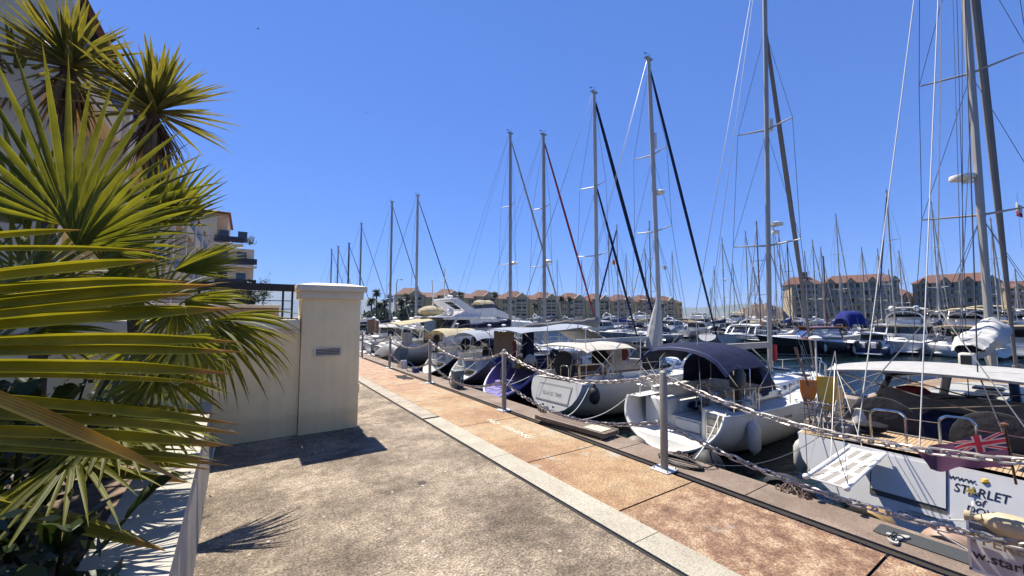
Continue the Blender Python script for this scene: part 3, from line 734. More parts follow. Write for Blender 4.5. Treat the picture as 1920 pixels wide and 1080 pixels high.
def hoop(b,a,c,h,r=.022,w=.12):
    "an inverted U rail from a to c"
    a=V(a);c=V(c);n=8;u=V((0,0,1)); d=c-a
    P=[a,a+u*(h-w)]+[a+u*(h-w)+u*w*math.sin(i/n*PI/2)+d.normalized()*w*(1-math.cos(i/n*PI/2)) for i in range(1,n+1)]
    Q=[c,c+u*(h-w)]+[c+u*(h-w)+u*w*math.sin(i/n*PI/2)-d.normalized()*w*(1-math.cos(i/n*PI/2)) for i in range(1,n+1)]
    b.tube(P+Q[::-1],r,7)
def wheel(root,c,r,cover=None,ped=True):
    c=V(c)
    if cover:
        b=MB(); b.lathe(c,[(.02,-.05),(r*.9,-.06),(r,-.03),(r*1.01,.0),(r,.03),(r*.9,.05),(.02,.06)],28,0,q=MX.Rotation(-PI/2,3,'Y')); o=b.build('wheel_cover',cover,root)
    else:
        b=MB(); b.tube([c+V((0,r*math.cos(a),r*math.sin(a))) for a in [2*PI*i/24 for i in range(24)]],.016,6,closed=True)
        for k in range(6): b.tube([c,c+V((0,r*math.cos(k*PI/3),r*math.sin(k*PI/3)))],.008,4)
        o=b.build('steering_wheel',STEEL,root)
    if ped:
        p=MB(); p.rbox((c.x+.16,c.y,c.z-.35),(.22,.3,.95),.06); p.build('helm_pedestal',GEL,root)
    return o
def bundle(c,r,seed=0,n=14,k=9,amp=.25):
    rr=random.Random(seed); b=MB(); ph=[rr.uniform(0,6) for _ in range(6)]
    c=V(c)
    def fn(u,v):
        a=2*PI*v; p=PI*u; q=1+amp*(math.sin(3*a+ph[0]+2*p)+math.sin(5*p+ph[1]+a)+.6*math.sin(7*a+ph[2]))/2.6
        return c+V((r[0]*math.sin(p)*math.cos(a)*q,r[1]*math.sin(p)*math.sin(a)*q,r[2]*math.cos(p)*(1+.3*(q-1))))
    b.grid(fn,k*2,n*2); return b
def rope(pts,r=.012,mat=None,name='mooring_line',label=None,sag=0,n=14,parent=None,group='mooring lines from boats to the quay'):
    a=V(pts[0]);c=V(pts[-1]); P=[a+(c-a)*(i/n)-V((0,0,sag*4*(i/n)*(1-i/n))) for i in range(n+1)] if len(pts)==2 else [V(p) for p in pts]
    b=MB(); b.tube(P,r,5); o=b.build(name,mat or ROPEW,parent)
    if label: tag(o,label,'mooring rope',group)
    return o

# ======== A: big white yacht at the near end
A=thing('sailing_yacht','big white yacht with STARLET of DOVER lettering on its transom','yacht',(9.25,1.72,WZ),R(3.2),'yachts moored stern-to at the near quay')
h=Hull(14.6,4.5,1.36,1.75,tw=.84,rk=.42,br=1.0,mid=.4,sr=.13)
h.mesh(26).build('hull',[GEL,GEL,ANTIF,ANTIF],A)
h.deck(hole=(1.75,5.1,1.72),camber=.07).build('deck',TEAK,A)
h.rubrail(.035,-.03).build('gunwale',GEL,A)
c=MB(); zf=.9; c.box((3.4,0,zf),(3.3,3.44,.04)); zt=h.zs(.2)+.1
for sd in (1,-1):
    c.box((3.4,sd*1.74,(zf+zt)/2+.1),(3.3,.07,zt-zf+.2)); c.rbox((3.9,sd*1.4,zf+.22),(2.2,.6,.42),.05)
c.box((1.72,0,(zf+zt)/2-.02),(.06,3.44,zt-zf)); 
c.rbox((2.95,1.72,zf+.6),(.7,.5,.75),.06); c.rbox((1.2,1.55,zt+.03),(.9,.75,.16),.05)
c.rbox((4.9,-.1,zf+.5),(.3,3.3,1.0),.04); c.build('cockpit',M('cockpit_shade_tone',(.34,.28,.22),.6,var=.2),A)  # cockpit colour darkened to carry the shade under the bimini
tb=MB(); tb.rbox((3.7,.25,zf+.35),(1.3,.75,.7),.12); tb.build('cockpit_table_cover',NAVYC,A)
for y in (.92,-.62): wheel(A,(2.0,y,1.47),.60,DKGREYC)
for y in (.86,-.72): sw_=MB(); sw_.rbox((1.95,y*1.0,zf+.25),(.25,.35,.5),.05); sw_.build('helm_seat',BLACKC,A)
hs=house(h,5.0,11.2,1.55,.6,.0,.34,.22,front=.9); hs.build('coachroof',GEL2,A); wins(A,hs.rows,1,5)
# windscreen: three panes in a dark frame, raked forward
ws=MB(); gl=MB()
def wp(u,z): # u -1..1 across
    return V((5.05+.55*(1-abs(u)**2.5)+.45*z,1.72*u*(1-.1*z),1.66+.62*z*(1-.12*abs(u)**4)))
for lo,hi in ((-.98,-.36),(-.33,.33),(.36,.98)):
    gl.grid(lambda u,v:wp(lo+(hi-lo)*u,.08+.84*v),8,3)
    for s_ in (lo,hi): ws.tube([wp(s_,k/5) for k in range(6)],.06,6)
for z in (0.0,1.0): ws.tube([wp(-1+2*i/20,z) for i in range(21)],.075,6)
for s_ in (-1,1): ws.tube([wp(s_,k/5) for k in range(6)]+[wp(s_,1)+V((-1.3,0,.25))],.05,6)
ws.build('windscreen_frame',BLACK,A); gl.build('windscreen_pane',CLEARF,A)
# fixed bimini
bm=MB()
def fn(u,v):
    a=(v-.5)*2; x=2.75+2.7*u+.5*abs(a)**3*(.5-u)
    return (x,2.18*a*(1-.10*u*u),2.52+.17*(1-abs(a)**2.4)-.10*(2*abs(u-.5))**3)
bm.grid(fn,12,26,thick=.05); bo=bm.build('bimini_top',LGREYC,A)
vb=MB(); vb.grid(lambda u,v:(4.3+1.2*u,1.75*(2*v-1),2.50+.13*(1-abs(2*v-1)**2.4)-.2*u),6,16,thick=.03); vb.build('hood_panel',DKGREYC,A)
fr_=MB()
for x in (3.0,4.6):
    P=[V((x+.3,sd*1.98,h.zs(.25)+.05)) for sd in (1,-1)]
    fr_.tube([P[0]]+[V(fn((x-2.75)/2.7,i/12))-V((0,0,.06)) for i in range(13)]+[P[1]],.018,6)
for sd in (1,-1): fr_.tube([V((4.9,sd*1.98,h.zs(.3))),V(fn(.05,.5+sd*.46))-V((0,0,.06))],.016,5)
fr_.build('bimini_frame',STEEL,A)
# stern rails with the gate, and wires
ho=MB(); hoop(ho,(.62,.78,1.38),(.72,.32,1.38),.66); hoop(ho,(.62,-.12,1.38),(.72,-.52,1.38),.72)
for sd in (1,-1):
    ho.tube([(.66,sd*1.75,1.38),(.6,sd*1.78,2.03),(1.9,sd*1.98,2.08),(1.9,sd*1.98,1.42)],.02,6); ho.tube([(.62,sd*1.78,1.72),(1.9,sd*1.98,1.76)],.012,5)
    ho.tube([(1.0,sd*1.82,1.38),(1.0,sd*1.86,2.05)],.018,6)
ho.tube([(.68,1.78,2.0),(.7,.78,1.97)],.008,4)
for z in (1.94,1.66): ho.tube([(.7,.32,z),(.68,-.12,z+.02)],.008,4); ho.tube([(.7,-.52,z),(.66,-1.76,z)],.008,4)
ho.build('stern_rail',STEEL,A)
h.rails(t0=.14).build('guard_rails',STEEL,A)
rig(A,h,9.35,1.95,21.5,((.23,1.25),(.44,1.12),(.66,.9)),ALU,boom=4.4,bz=.85,mr=.105,fr=.09,fmat=M('weathered_sail_cloth',(.20,.20,.195),.85,bmp=.4,scale=2),wr=.011,radar=None,fx=14.0,sweep=.15,ymast=.10)
# the bulky stowed sail on the boom
cov=MB()
def fn(u,v):
    a=v*2*PI; x=9.2-4.5*u; hh=(.30+.55*(1-u)**.45*(.8+.25*math.sin(1.2+u*4.2)))*(1 if u<.93 else .75); ww=.26+.13*math.sin(.4+u*2.7)+.025*math.sin(u*6+v*17)+.02*math.sin(u*11-v*31)
    z=2.88+hh*(.5+.5*math.cos(a))+.03*math.sin(u*7+v*19)+.018*math.sin(u*13-v*37)+.012*math.sin(u*31+v*25)
    return (x,ww*math.sin(a)*(1.0 if math.cos(a)>-.2 else .85)-.06*math.cos(a)*u,z)
cov.grid(fn,60,30); cov.build('stowed_mainsail',M('wrinkled_sail_cover',(.50,.49,.46),.8,bmp=1,bscale=2.6,var=.08),A)
bx=MB(); bx.rbox((4.72,0,2.80),(.55,.26,.30),.06); bx.build('boom_end',GEL2,A); be=MB(); be.box((4.435,0,2.80),(.03,.17,.2)); be.build('boom_end_opening',BLACK,A)
pn=MB(); pn.prism([(6.3,-2.0,2.35),(8.3,-2.2,2.45),(8.3,-.7,2.75),(6.3,-.6,2.68)],(0,0,.03)); pn.build('solar_panel',DKGREYC,A)
bundle((6.6,-1.35,2.62),(.75,.5,.16),55,amp=.3).build('white_folded_sheet',WHITEC,A)
rd=MB(); z=8.05; rd.bar((9.35,.0,z-.08),(9.3,.45,z-.08),.08,.06); rd.lathe((9.25,.42,z-.02),[(.15,0),(.28,.04),(.30,.10),(.28,.17),(.07,.21)],20); rd.build('radar_dome',GEL,A)
# deck gear: running backstays, dark halyards
ln=MB()
for e,g in (((.5,.95,1.5),(9.2,.1,22.5)),((.4,.1,1.5),(9.2,0,23.2))): ln.tube([e,g],.011,5)
ln.build('backstay_rope',ROPEW,A)
ln=MB()
for e,g in (((.75,-.9,1.5),(3.2,-.3,2.66)),((3.2,-.3,2.66),(9.2,-.1,22.))): ln.tube([e,g],.012,5)
ln.tube([(.72,-.86,1.55),(1.35,-.75,1.85)],.03,6)
for k in range(3): ln.tube([(5.2+k*.5,.2,3.0),(9.0,.12,10+k*4)],.009,4)
ln.build('mainsheet',ROPEB,A)
# transom door, slot, lettering
kx=.42/1.36; tr_=lambda y,z,o=.003: V((kx*z-o,y,z+o*kx))
RV=(0,-1,0);UVv=(kx,0,1)
dr=MB(); o=.0
def tpan(y0,y1,z0,z1,th): # raised panel on the transom
    b=[tr_(y0,z0,-.05),tr_(y1,z0,-.05),tr_(y1,z1,-.05),tr_(y0,z1,-.05)]; f=[tr_(y0,z0,th),tr_(y1,z0,th),tr_(y1,z1,th),tr_(y0,z1,th)]
    dr.add(b+f,[(4,5,6,7),(0,1,5,4),(1,2,6,5),(2,3,7,6),(3,0,4,7)][0:]+[(3,2,1,0)])
tpan(.72,-.20,.70,1.30,.02); do=dr.build('transom_door',GEL,A,smooth=False)
dr=MB(); tpan(.735,-.215,.61,.69,.010); tpan(.737,.728,.69,1.31,.010); tpan(-.208,-.217,.69,1.31,.010); dr.build('door_groove',M('groove_shadow_grey',(.10,.095,.09),.7),do,smooth=False)  # dark strips painted on for the shadow in the door slot
dr=MB(); tpan(.25,-.24,.53,.60,.05); dr.build('door_step',GEL,A)
text('www.',.12,tr_(-.22,1.155),RV,UVv,INK,parent=A,ext=.001,font_shear=.25,sx=1.1)
text('STARLET',.185,tr_(-.28,.99),RV,UVv,INK,parent=A,ext=.001,font_shear=.2,sx=.78)
text('of',.14,tr_(-.50,.87),RV,UVv,INK,parent=A,ext=.001,font_shear=.25,sx=.9)
text('DOVER',.14,tr_(-.41,.745),RV,UVv,INK,parent=A,ext=.001,font_shear=.2,sx=.9)
text('DOVER',.085,tr_(.36,.42,.03),RV,UVv,INK,parent=A,ext=.001,font_shear=.2,sx=1.0)
st=MB(); pc=tr_(-.47,1.045,.016); 
P=[pc+(V((0,-1,0))*math.cos(a)+V((kx,0,1))*math.sin(a))*(.075 if i%2 else .028) for i,a in enumerate([PI/2+PI/5*j for j in range(10)])]
st.prism(P,V((-.004,0,0))); st.build('star_emblem',M('gold_star',(.45,.33,.06),.5),A,smooth=False)
ns_=MB(); pc=tr_(.66,1.22,.024); ns_.tube([pc+(V((0,-1,0))*math.cos(a)+V((kx,0,1))*math.sin(a))*.045 for a in [2*PI*i/16 for i in range(16)]],.006,4,closed=True); ns_.bar(pc+V((0,-.03,.03)),pc+V((0,.03,-.03)),.01,.004); ns_.build('no_smoking_mark',RED,A)
hang_fenders(A,h,(.045,),(1,),FENDW,.14,.6)
hang_fenders(A,h,(.3,.5),(1,-1),None,.15,.8)
hatches(A,[(q,0,h.zs(q/14.6)+(.42 if q<11 else .1)) for q in (5.9,7.4,12.4)])
# the rack of lines and gear on the port quarter
gr=MB(); rr=random.Random(4)
for i in range(9):
    y=1.35+.05*i; x=.62+.1*math.sin(i*1.7); gr.tube([(x,y,1.38),(x+rr.uniform(-.05,.05),y,2.02)],.012,5)
for z in (1.5,1.62,1.74,1.86,1.98): gr.tube([(.5,1.88,z),(.6,1.32,z),(1.3,1.34,z)],.012,5)
gr.build('quarter_rack',STEEL,A)
gp=MB()
for i in range(5): gp.tube([(.75+.12*i,1.7-.06*i,2.0),(.7+.12*i,1.72-.06*i,1.85-.06*(i%3)),(.74+.12*i,1.68-.06*i,1.5)],.028,6)
gp.build('coiled_rope',ROPEW,A)
gy=MB(); gy.grid(lambda u,v:(.95+.12*math.cos(PI*v)+.05*u,1.55+.14*math.sin(PI*(v-.5))*(.45+.55*math.sin(min(1,u*1.2)*PI/2)),1.78+.72*u),6,8,thick=.03); tag(gy.build('horseshoe_lifebuoy',YELLOW,A),None,None)
g2=MB(); g2.grid(lambda u,v:(.75+.1*math.cos(PI*v),1.80+.12*math.sin(PI*(v-.5))*(.12+.88*math.sin(min(1,u*1.4)*PI/2)),1.90+.52*u),6,8,thick=.03); g2.build('paddle_blade',ORANGE,A)
g3=MB(); g3.tube([(.75,1.80,2.3),(.72,1.97,2.95)],.022,6); g3.tube([(.72,1.97,2.95),(.715,2.0,3.1)],.03,6); g3.build('paddle_shaft',WOOD,A)
pb=MB(); pb.box((1.55,1.66,1.95),(.03,.52,.62),0,rz=R(-18)); pb.build('plywood_board',M('bare_plywood',(.40,.29,.19),.7,var=.2,stretch=(1,1,8)),A)
bundle((1.25,1.7,1.9),(.1,.1,.28),3).build('teal_towel',cloth('teal_cloth',(.02,.14,.2)),A)
bundle((1.35,.95,1.56),(.2,.24,.1),5).build('dark_tarp',BLACKC,A)
lamp=MB(); lamp.lathe((2.2,1.72,1.62),[(.14,0),(.15,.2),(.12,.28),(.02,.3)],12); lamp.build('winch',STEEL,A)
cn=MB(); cn.lathe((1.55,1.2,1.42),[(.2,0),(.06,.4),(.05,.42)],10); cn.build('white_cone_cover',WHITEC,A)
bundle((4.7,.95,1.95),(.18,.3,.1),8).build('red_cushion',REDC,A)
ro=MB()
for k in range(7): ro.tube([(.7+.01*k,-1.25,1.95),(.66,-1.3-.02*k,1.7),(.68,-1.28+.05*k,1.55),(.7,-1.2,1.93)],.012,4)
ro.build('yellow_rope_coil',M('yellow_rope',(.55,.38,.06),.8),A)
bundle((.40,-.62,1.22),(.04,.06,.05),9).build('yellow_knot',YELLOW,A)
# ensign on its staff
sf=MB(); s0=V((.35,-.92,1.3)); s1=V((.02,-.88,2.18)); sf.tube([s0,s1],.016,6); sf.lathe(s1,[(.01,0),(.045,.01),(.045,.04),(.01,.06)],10); sfo=sf.build('flagstaff',WOOD,A)
m,t,n,l,b=nt('ensign_cloth'); uv=n.new('ShaderNodeUVMap'); sp=n.new('ShaderNodeSeparateXYZ'); l.new(uv.outputs[0],sp.inputs[0])
def mth(op,a,bb=None,c_=None):
    x=n.new('ShaderNodeMath'); x.operation=op
    for i,q in enumerate((a,bb,c_)):
        if q is None: continue
        if isinstance(q,(int,float)): x.inputs[i].default_value=q
        else: l.new(q,x.inputs[i])
    return x.outputs[0]
u_=mth('MULTIPLY',sp.outputs[0],2); v_=mth('MULTIPLY_ADD',sp.outputs[1],2,-1)   # the canton, 0..1 each way
cant=mth('MULTIPLY',mth('LESS_THAN',sp.outputs[0],.5),mth('GREATER_THAN',sp.outputs[1],.5))
du=mth('ABSOLUTE',mth('SUBTRACT',u_,.5)); dv=mth('ABSOLUTE',mth('SUBTRACT',v_,.5))
cross_w=mth('LESS_THAN',mth('MINIMUM',mth('MULTIPLY',du,1.6),dv),.17); cross_r=mth('LESS_THAN',mth('MINIMUM',mth('MULTIPLY',du,1.6),dv),.10)
dg=mth('ABSOLUTE',mth('SUBTRACT',du,dv)); dg_w=mth('LESS_THAN',dg,.11); dg_r=mth('LESS_THAN',dg,.045)
cc=mixc(t,dg_w,(.045,.03,.07),(.40,.32,.33)); cc=mixc(t,dg_r,cc,(.45,.02,.03)); cc=mixc(t,cross_w,cc,(.40,.32,.33)); cc=mixc(t,cross_r,cc,(.40,.03,.05))
ns=noise(t,2,3); fld=ramp(t,ns.outputs[0],[(.3,(.13,.06,.11)),(.7,(.19,.085,.14))]); cc=mixc(t,cant,fld.outputs[0],cc); l.new(cc,b.inputs['Base Color']); b.inputs['Roughness'].default_value=.9
tr0=n.new('ShaderNodeBsdfTranslucent'); l.new(cc,tr0.inputs[0]); mx0=n.new('ShaderNodeMixShader'); mx0.inputs[0].default_value=.3; l.new(b.outputs[0],mx0.inputs[1]); l.new(tr0.outputs[0],mx0.inputs[2]); l.new(mx0.outputs[0],n['Material Output'].inputs[0]); ENS=m
fl=MB(); NU,NV=26,14
def ffn(u,v):
    hoist=s1+(s0-s1)*(.08+.62*(1-v)); k=u**.85
    return hoist+V((-.10*math.sin(u*9+v*2.5)*u-.12*u,.95*k*(1-.12*(1-v)),-.52*k**1.1*(.55+.45*v)+.03*math.sin(u*14+v*4)*u))
fl.grid(ffn,NU,NV); fo=fl.build('ensign_flag',ENS,sfo); me=fo.data; uvl=me.uv_layers.new(name='UVMap')
for lp in me.loops:
    i,j=divmod(lp.vertex_index,NV+1); uvl.data[lp.index].uv=(i/NU,j/NV)
# gangway (its own thing)
PS=thing('boarding_gangway','striped canvas gangway slung off the white yacht stern over the quay edge','gangway',(7.3,2.48,.33))
pb=MB(); pb.grid(lambda u,v:(2.25*u,.47*(v-.5)+.14*u,.02*math.sin(u*3.1)*-1),10,3,thick=.02); pb.build('canvas_deck',STRIPED,PS)
pr=MB()
for sd in (-.5,.5): pr.tube([(-.04,.5*sd,0),(2.28,.5*sd+.14,0)],.028,7); pr.ell((-.06,.5*sd,0),(.055,.045,.045))
for x in (.0,.75,1.5,2.25): pr.tube([(x,-.25+.062*x,-.02),(x,.25+.062*x,-.02)],.018,5)
pr.build('side_tube',GEL,PS)
lf=MB()
for sd in (-.25,.25): lf.tube([(0,sd,.03),(2.55,.62,1.75)],.008,4); lf.tube([(.0,sd,.03),(.04,.26,2.0)],.006,4); lf.tube([(1.15,sd+.07,.03),(2.6,.65,1.5)],.006,4)
lf.build('lifting_line',WIRE,PS)
q0=A.matrix_basis
def W(p): return MX.Translation(A.location)@MX.Rotation(A.rotation_euler.z,4,'Z')@V(p)

# ======== B: white yacht with the navy bimini
B_=thing('sailing_yacht','white scoop sterned yacht under a navy blue bimini and hood','yacht',(9.4,7.0,WZ),R(1),'yachts moored stern-to at the near quay')
h=Hull(11.0,3.55,1.30,1.5,tw=.84,rk=.62,br=.7,mid=.45,sr=.16)
h.mesh(28,close=False).build('hull',[GEL,GEL,M('boot_stripe_black',(.015,.015,.02),.3),ANTIF],B_)
h.deck(hole=(0,4.7,1.08),camber=.05).build('deck',NONSKID,B_)
rb=h.rubrail(.03,-.02); rb.build('gunwale',GEL,B_)
sc_=scoop_shell(B_,h,.44,.15,rim=.05)
sc_.box((1.5,0,.55),(.12,2.5,.5)); sc_.box((3.1,0,.77),(3.2,2.1,.05))
for sd in (1,-1):
    sc_.rbox((1.55,sd*.92,.86),(.85,.72,.86),.09)
    sc_.box((3.2,sd*1.08,1.12),(3.0,.06,.72)); sc_.rbox((3.2,sd*.82,.95),(2.5,.5,.36),.05)
    sc_.rbox((3.0,sd*1.12,1.5),(3.3,.2,.16),.05)
sc_.rbox((1.62,.0,.62),(.5,.8,.28),.05)
sc_.build('scoop_stern',GEL2W,B_)
hb2=MB(); hb2.rbox((1.10,-.93,.86),(.03,.42,.6),.02); hb2.build('locker_lid',GEL2,B_)
ld=MB()
for y in (-.78,-1.08): ld.tube([(1.06,y,.5),(1.05,y,1.22),(1.02,y,1.28)],.016,6)
for z in (.65,.85,1.05): ld.tube([(1.05,-.78,z),(1.05,-1.08,z)],.014,5)
ld.build('boarding_ladder',STEEL,B_)
bh=MB(); bh.box((4.72,0,1.15),(.08,2.2,1.0)); bh.build('cabin_bulkhead',GEL2,B_); dr_=MB(); dr_.box((4.66,-.1,1.25),(.05,.62,.95)); dr_.build('companionway_door',WOOD,B_)
wheel(B_,(2.75,0,1.35),.45)
hs=house(h,4.6,9.0,1.12,.45,.0,.46,.25); hs.build('coachroof',GEL,B_)
# small square ports
for i in (2,4,6,8): wins(B_,hs.rows,i,i+1,.38,.72,False)
cs=MB(); cs.tube([hs.rows[i][1]+(hs.rows[i][3]-hs.rows[i][1])*.55+V((0,.028,0)) for i in range(0,11)],.008,4); cs.tube([hs.rows[i][11]+(hs.rows[i][9]-hs.rows[i][11])*.55-V((0,.028,0)) for i in range(0,11)],.008,4); cs.build('coachroof_stripe',STRIPE,B_)
hatches(B_,[(q,0,h.zs(q/11.3)+(.5 if q<9 else .08)) for q in (6.4,7.6,9.5)])
hr=MB()
for sd in (1,-1): hr.tube([(5.3+.35*k,sd*.62,h.zs(.5)+.5+(.06 if k%2 else 0)) for k in range(10)],.014,5)
hr.build('grab_rail',STEEL,B_)
canopy(B_,'bimini',.85,3.35,1.42,2.66,NAVYC,drop=.24,arch=.34,base=1.45,z1=2.64)
sprayhood(B_,h,3.2,4.5,1.28,1.50,1.22,NAVYC,win=False)
for sd in (1,-1):
    for x in (1.3,3.4): ar=MB(); ar.tube([(x+.6,sd*1.2,1.5),(x,sd*1.36,2.45)],.018,6); ar.build('bimini_strut',STEEL,B_)
    ar=MB(); ar.tube([(2.1,sd*1.25,1.5),(2.05,sd*1.3,2.2),(2.0,sd*1.1,2.55)],.022,6); ar.build('davit_tube',STEEL,B_)
h.rails(t0=.2,r=.012).build('guard_rails',STEEL,B_)
for sd in (1,-1):
    pr=MB(); pr.tube([h.sheer(.19,sd,0,.1),h.sheer(.19,sd,.62,.1),h.sheer(.05,sd,.62,.1),V((1.0,sd*.55,1.92)),V((1.0,sd*.5,1.3))],.016,6)
    pr.tube([h.sheer(.19,sd,.32,.1),h.sheer(.05,sd,.32,.1),V((1.0,sd*.55,1.6))],.012,5); pr.tube([h.sheer(.07,sd,0,.1),h.sheer(.07,sd,.62,.1)],.016,6); pr.build('stern_rail',STEEL,B_)
outboard(B_,(1.62,-1.32,1.85),.82)
cb=MB(); cb.rbox((2.1,-1.3,1.42),(.45,.4,.22),.05); cb.build('fish_table',GEL,B_)
rig(B_,h,6.75,1.86,17.2,((.27,1.15),(.53,.95)),ALU,boom=4.4,bz=.95,mr=.085,fr=.075,fmat=GREYC,wr=.009,fx=10.8,radar=None,ftop=.76)
rr_=MB(); rr_.bar((6.9,0,7.3),(7.25,0,7.3),.08,.06); rr_.lathe((7.3,-.05,7.32),[(.1,0),(.24,.03),(.25,.12),(.05,.18)],14); rr_.lathe((7.25,-.05,7.02),[(.12,0),(.14,.05),(.12,.12)],10); rr_.build('radar_dome',GEL,B_)
rf_=MB(); rf_.lathe((7.05,-.02,11.0),[(.03,0),(.08,.02),(.08,.48),(.03,.5)],10); rf_.build('radar_reflector',GEL,B_)
hang_fenders(B_,h,(.13,),(-1,),FENDW,.16,.75); hang_fenders(B_,h,(.56,),(-1,),FENDW,.15,.8); hang_fenders(B_,h,(.66,),(-1,),NAVYC,.15,.8)
rd_=MB(); rd_.grid(lambda u,v:(7.0+.14*math.cos(2*PI*v),.0+.14*math.sin(2*PI*v),2.2+.6*u),4,8); rd_.build('red_rope_bag',REDC,B_)
text('BELLARA',.11,(3.4,-1.752,.95),(1,0,0),(0,0,1),GREYINK,parent=B_,sx=1.1)

# ======== C: white yacht, ISLAND TIME
C_=thing('sailing_yacht','white yacht with ISLAND TIME lettering on its flat transom','yacht',(9.3,11.75,WZ),R(0),'yachts moored stern-to at the near quay')
h=Hull(12.2,3.95,1.36,1.6,tw=.72,rk=.55,br=.8,mid=.42)
GREYW=M('shaded_gelcoat',(.66,.65,.62),.35,var=.07,scale=2.5,stretch=(1,1,.25)); h.mesh(26).build('hull',[GREYW,GREYW,HULLGREY,ANTIF],C_); h.deck(hole=(.9,4.6,1.22)).build('deck',NONSKID,C_); h.rubrail(.03).build('gunwale',GEL,C_)  # white hull toned grey, its shaded look put into the colour
c=MB(); c.box((2.75,0,.78),(3.7,2.44,.05))
for sd in (1,-1): c.box((2.75,sd*1.24,1.15),(3.7,.07,.85)); c.rbox((2.9,sd*.95,.98),(2.6,.5,.38),.05)
c.box((.88,0,1.12),(.06,2.44,.66)); c.box((4.62,0,1.25),(.08,2.5,1.0)); c.build('cockpit',GEL,C_)
SLAT=M('brown_teak_slats',(.20,.13,.09),.6,var=.2,stretch=(1,14,14))
for sd in (1,-1): sl_=MB(); sl_.rbox((2.9,sd*.95,1.2),(2.5,.48,.06),.03); sl_.box((2.9,sd*1.2,1.5),(2.5,.05,.32)); sl_.build('cockpit_seat',SLAT,C_)
wheel(C_,(1.35,.42,1.78),.6,DKGREYC)
hs=house(h,4.6,9.2,1.3,.5,.0,.48,.28); hs.build('coachroof',GEL,C_); wins(C_,hs.rows,1,5); wins(C_,hs.rows,6,8)
canopy(C_,'bimini',.75,3.4,1.5,2.62,PALEC,drop=.10,arch=.10,base=1.5)
# hood with clear panes
sh=MB(); gw=MB()
def cf(u,v):
    a=(v-.5)*PI; k=1-u**2.2; return V((3.9+1.9*u,1.42*(1-.12*u)*math.sin(a),1.62+1.0*abs(math.cos(a))**.45*(.12+.88*k**.6)))
for v0 in (0,.2,.5,.8,1): sh.tube([cf(i/10,v0) for i in range(11)],.05,5)
for u0 in (.0,.55,1): sh.tube([cf(u0,i/16) for i in range(17)],.05,5)
sh.grid(lambda u,v:cf(.55*u,v),6,14,thick=.02); sh.build('sprayhood',BLACKC,C_); gw.grid(lambda u,v:cf(.55+.45*u,v),6,16); gw.build('hood_window',CLEARF,C_)
st_=MB(); hoop(st_,(.7,-.1,1.4),(.7,-.55,1.4),.5); hoop(st_,(1.2,-.1,1.4),(1.2,-.55,1.4),.5)
for sd in (1,-1):
    st_.tube([(.6,sd*1.25,1.36),(.6,sd*1.25,2.0),(1.5,sd*1.5,2.02),(1.5,sd*1.5,1.38)],.017,6); st_.tube([(.9,sd*1.3,1.4),(2.6,sd*1.45,2.75)],.017,6); st_.tube([(2.6,sd*1.5,1.42),(1.0,sd*1.42,2.75)],.017,6)
st_.tube([(.62,.6,1.4),(.62,.55,3.5)],.018,6); st_.build('stern_rail',STEEL,C_)
h.rails(t0=.12).build('guard_rails',STEEL,C_)
kx=.55/1.36; tr2=lambda y,z,o=.003: V((kx*z-o,y,z+o*kx)); tr_=tr2
dr=MB(); tpan(.85,-.95,.62,1.13,.02); do=dr.build('transom_door',GREYW,C_,smooth=False)
dr=MB(); tpan(.89,-.99,1.14,1.20,.012); tpan(.89,.87,.6,1.14,.012); tpan(-.97,-.99,.6,1.14,.012); tpan(.89,-.99,.58,.61,.014); dr.build('door_groove',M('groove_grey',(.36,.35,.34),.7),do,smooth=False)
text('ISLAND TIME',.19,tr2(.55,.80,.024),(0,-1,0),(kx,0,1),GREYINK,ext=.001,parent=C_,sx=1.0)
vd=MB()
for y,z in ((.35,.45),(.05,.38),(-.25,.44)): vd.lathe(tr2(y,z,0),[(.05,-.01),(.05,.012),(.03,.016)],10,q=MX.Rotation(-PI/2,3,'Y'))
vd.build('exhaust_fitting',STEEL,C_)
bf=MB(); bf.ell((.75,-1.78,1.0),(.2,.2,.3)); bf.lathe((.75,-1.78,1.25),[(.1,0),(.05,.1),(.03,.2)],8); bf.build('round_fender',RUBBER,C_)
bundle((3.2,-.75,2.35),(.5,.42,.3),21,amp=.35).build('white_sail_bundle',WHITEC,C_)
rb_=MB(); rb_.rbox((2.9,-1.35,2.25),(.12,.3,.42),.05); rb_.build('red_lifebuoy_bag',M('rust_red_canvas',(.24,.05,.03),.8),C_)
rig(C_,h,6.95,1.98,14.6,((.40,1.05),(.66,.95)),MASTW,boom=5.4,bz=.75,mr=.10,fr=.06,fmat=NAVYC,wr=.009,radar=.53)
bf=MB(); bf.tube([(6.0,-.1,2.0),(6.5,-.05,3.4),(6.9,0,4.6)],[.34,.24,.07],8); bf.build('mast_cloth',LGREYC,C_)
rf_=MB(); rf_.lathe((7.12,-.02,12.0),[(.03,0),(.11,.02),(.11,.75),(.03,.78)],10); rf_.build('radar_reflector',GEL,C_)

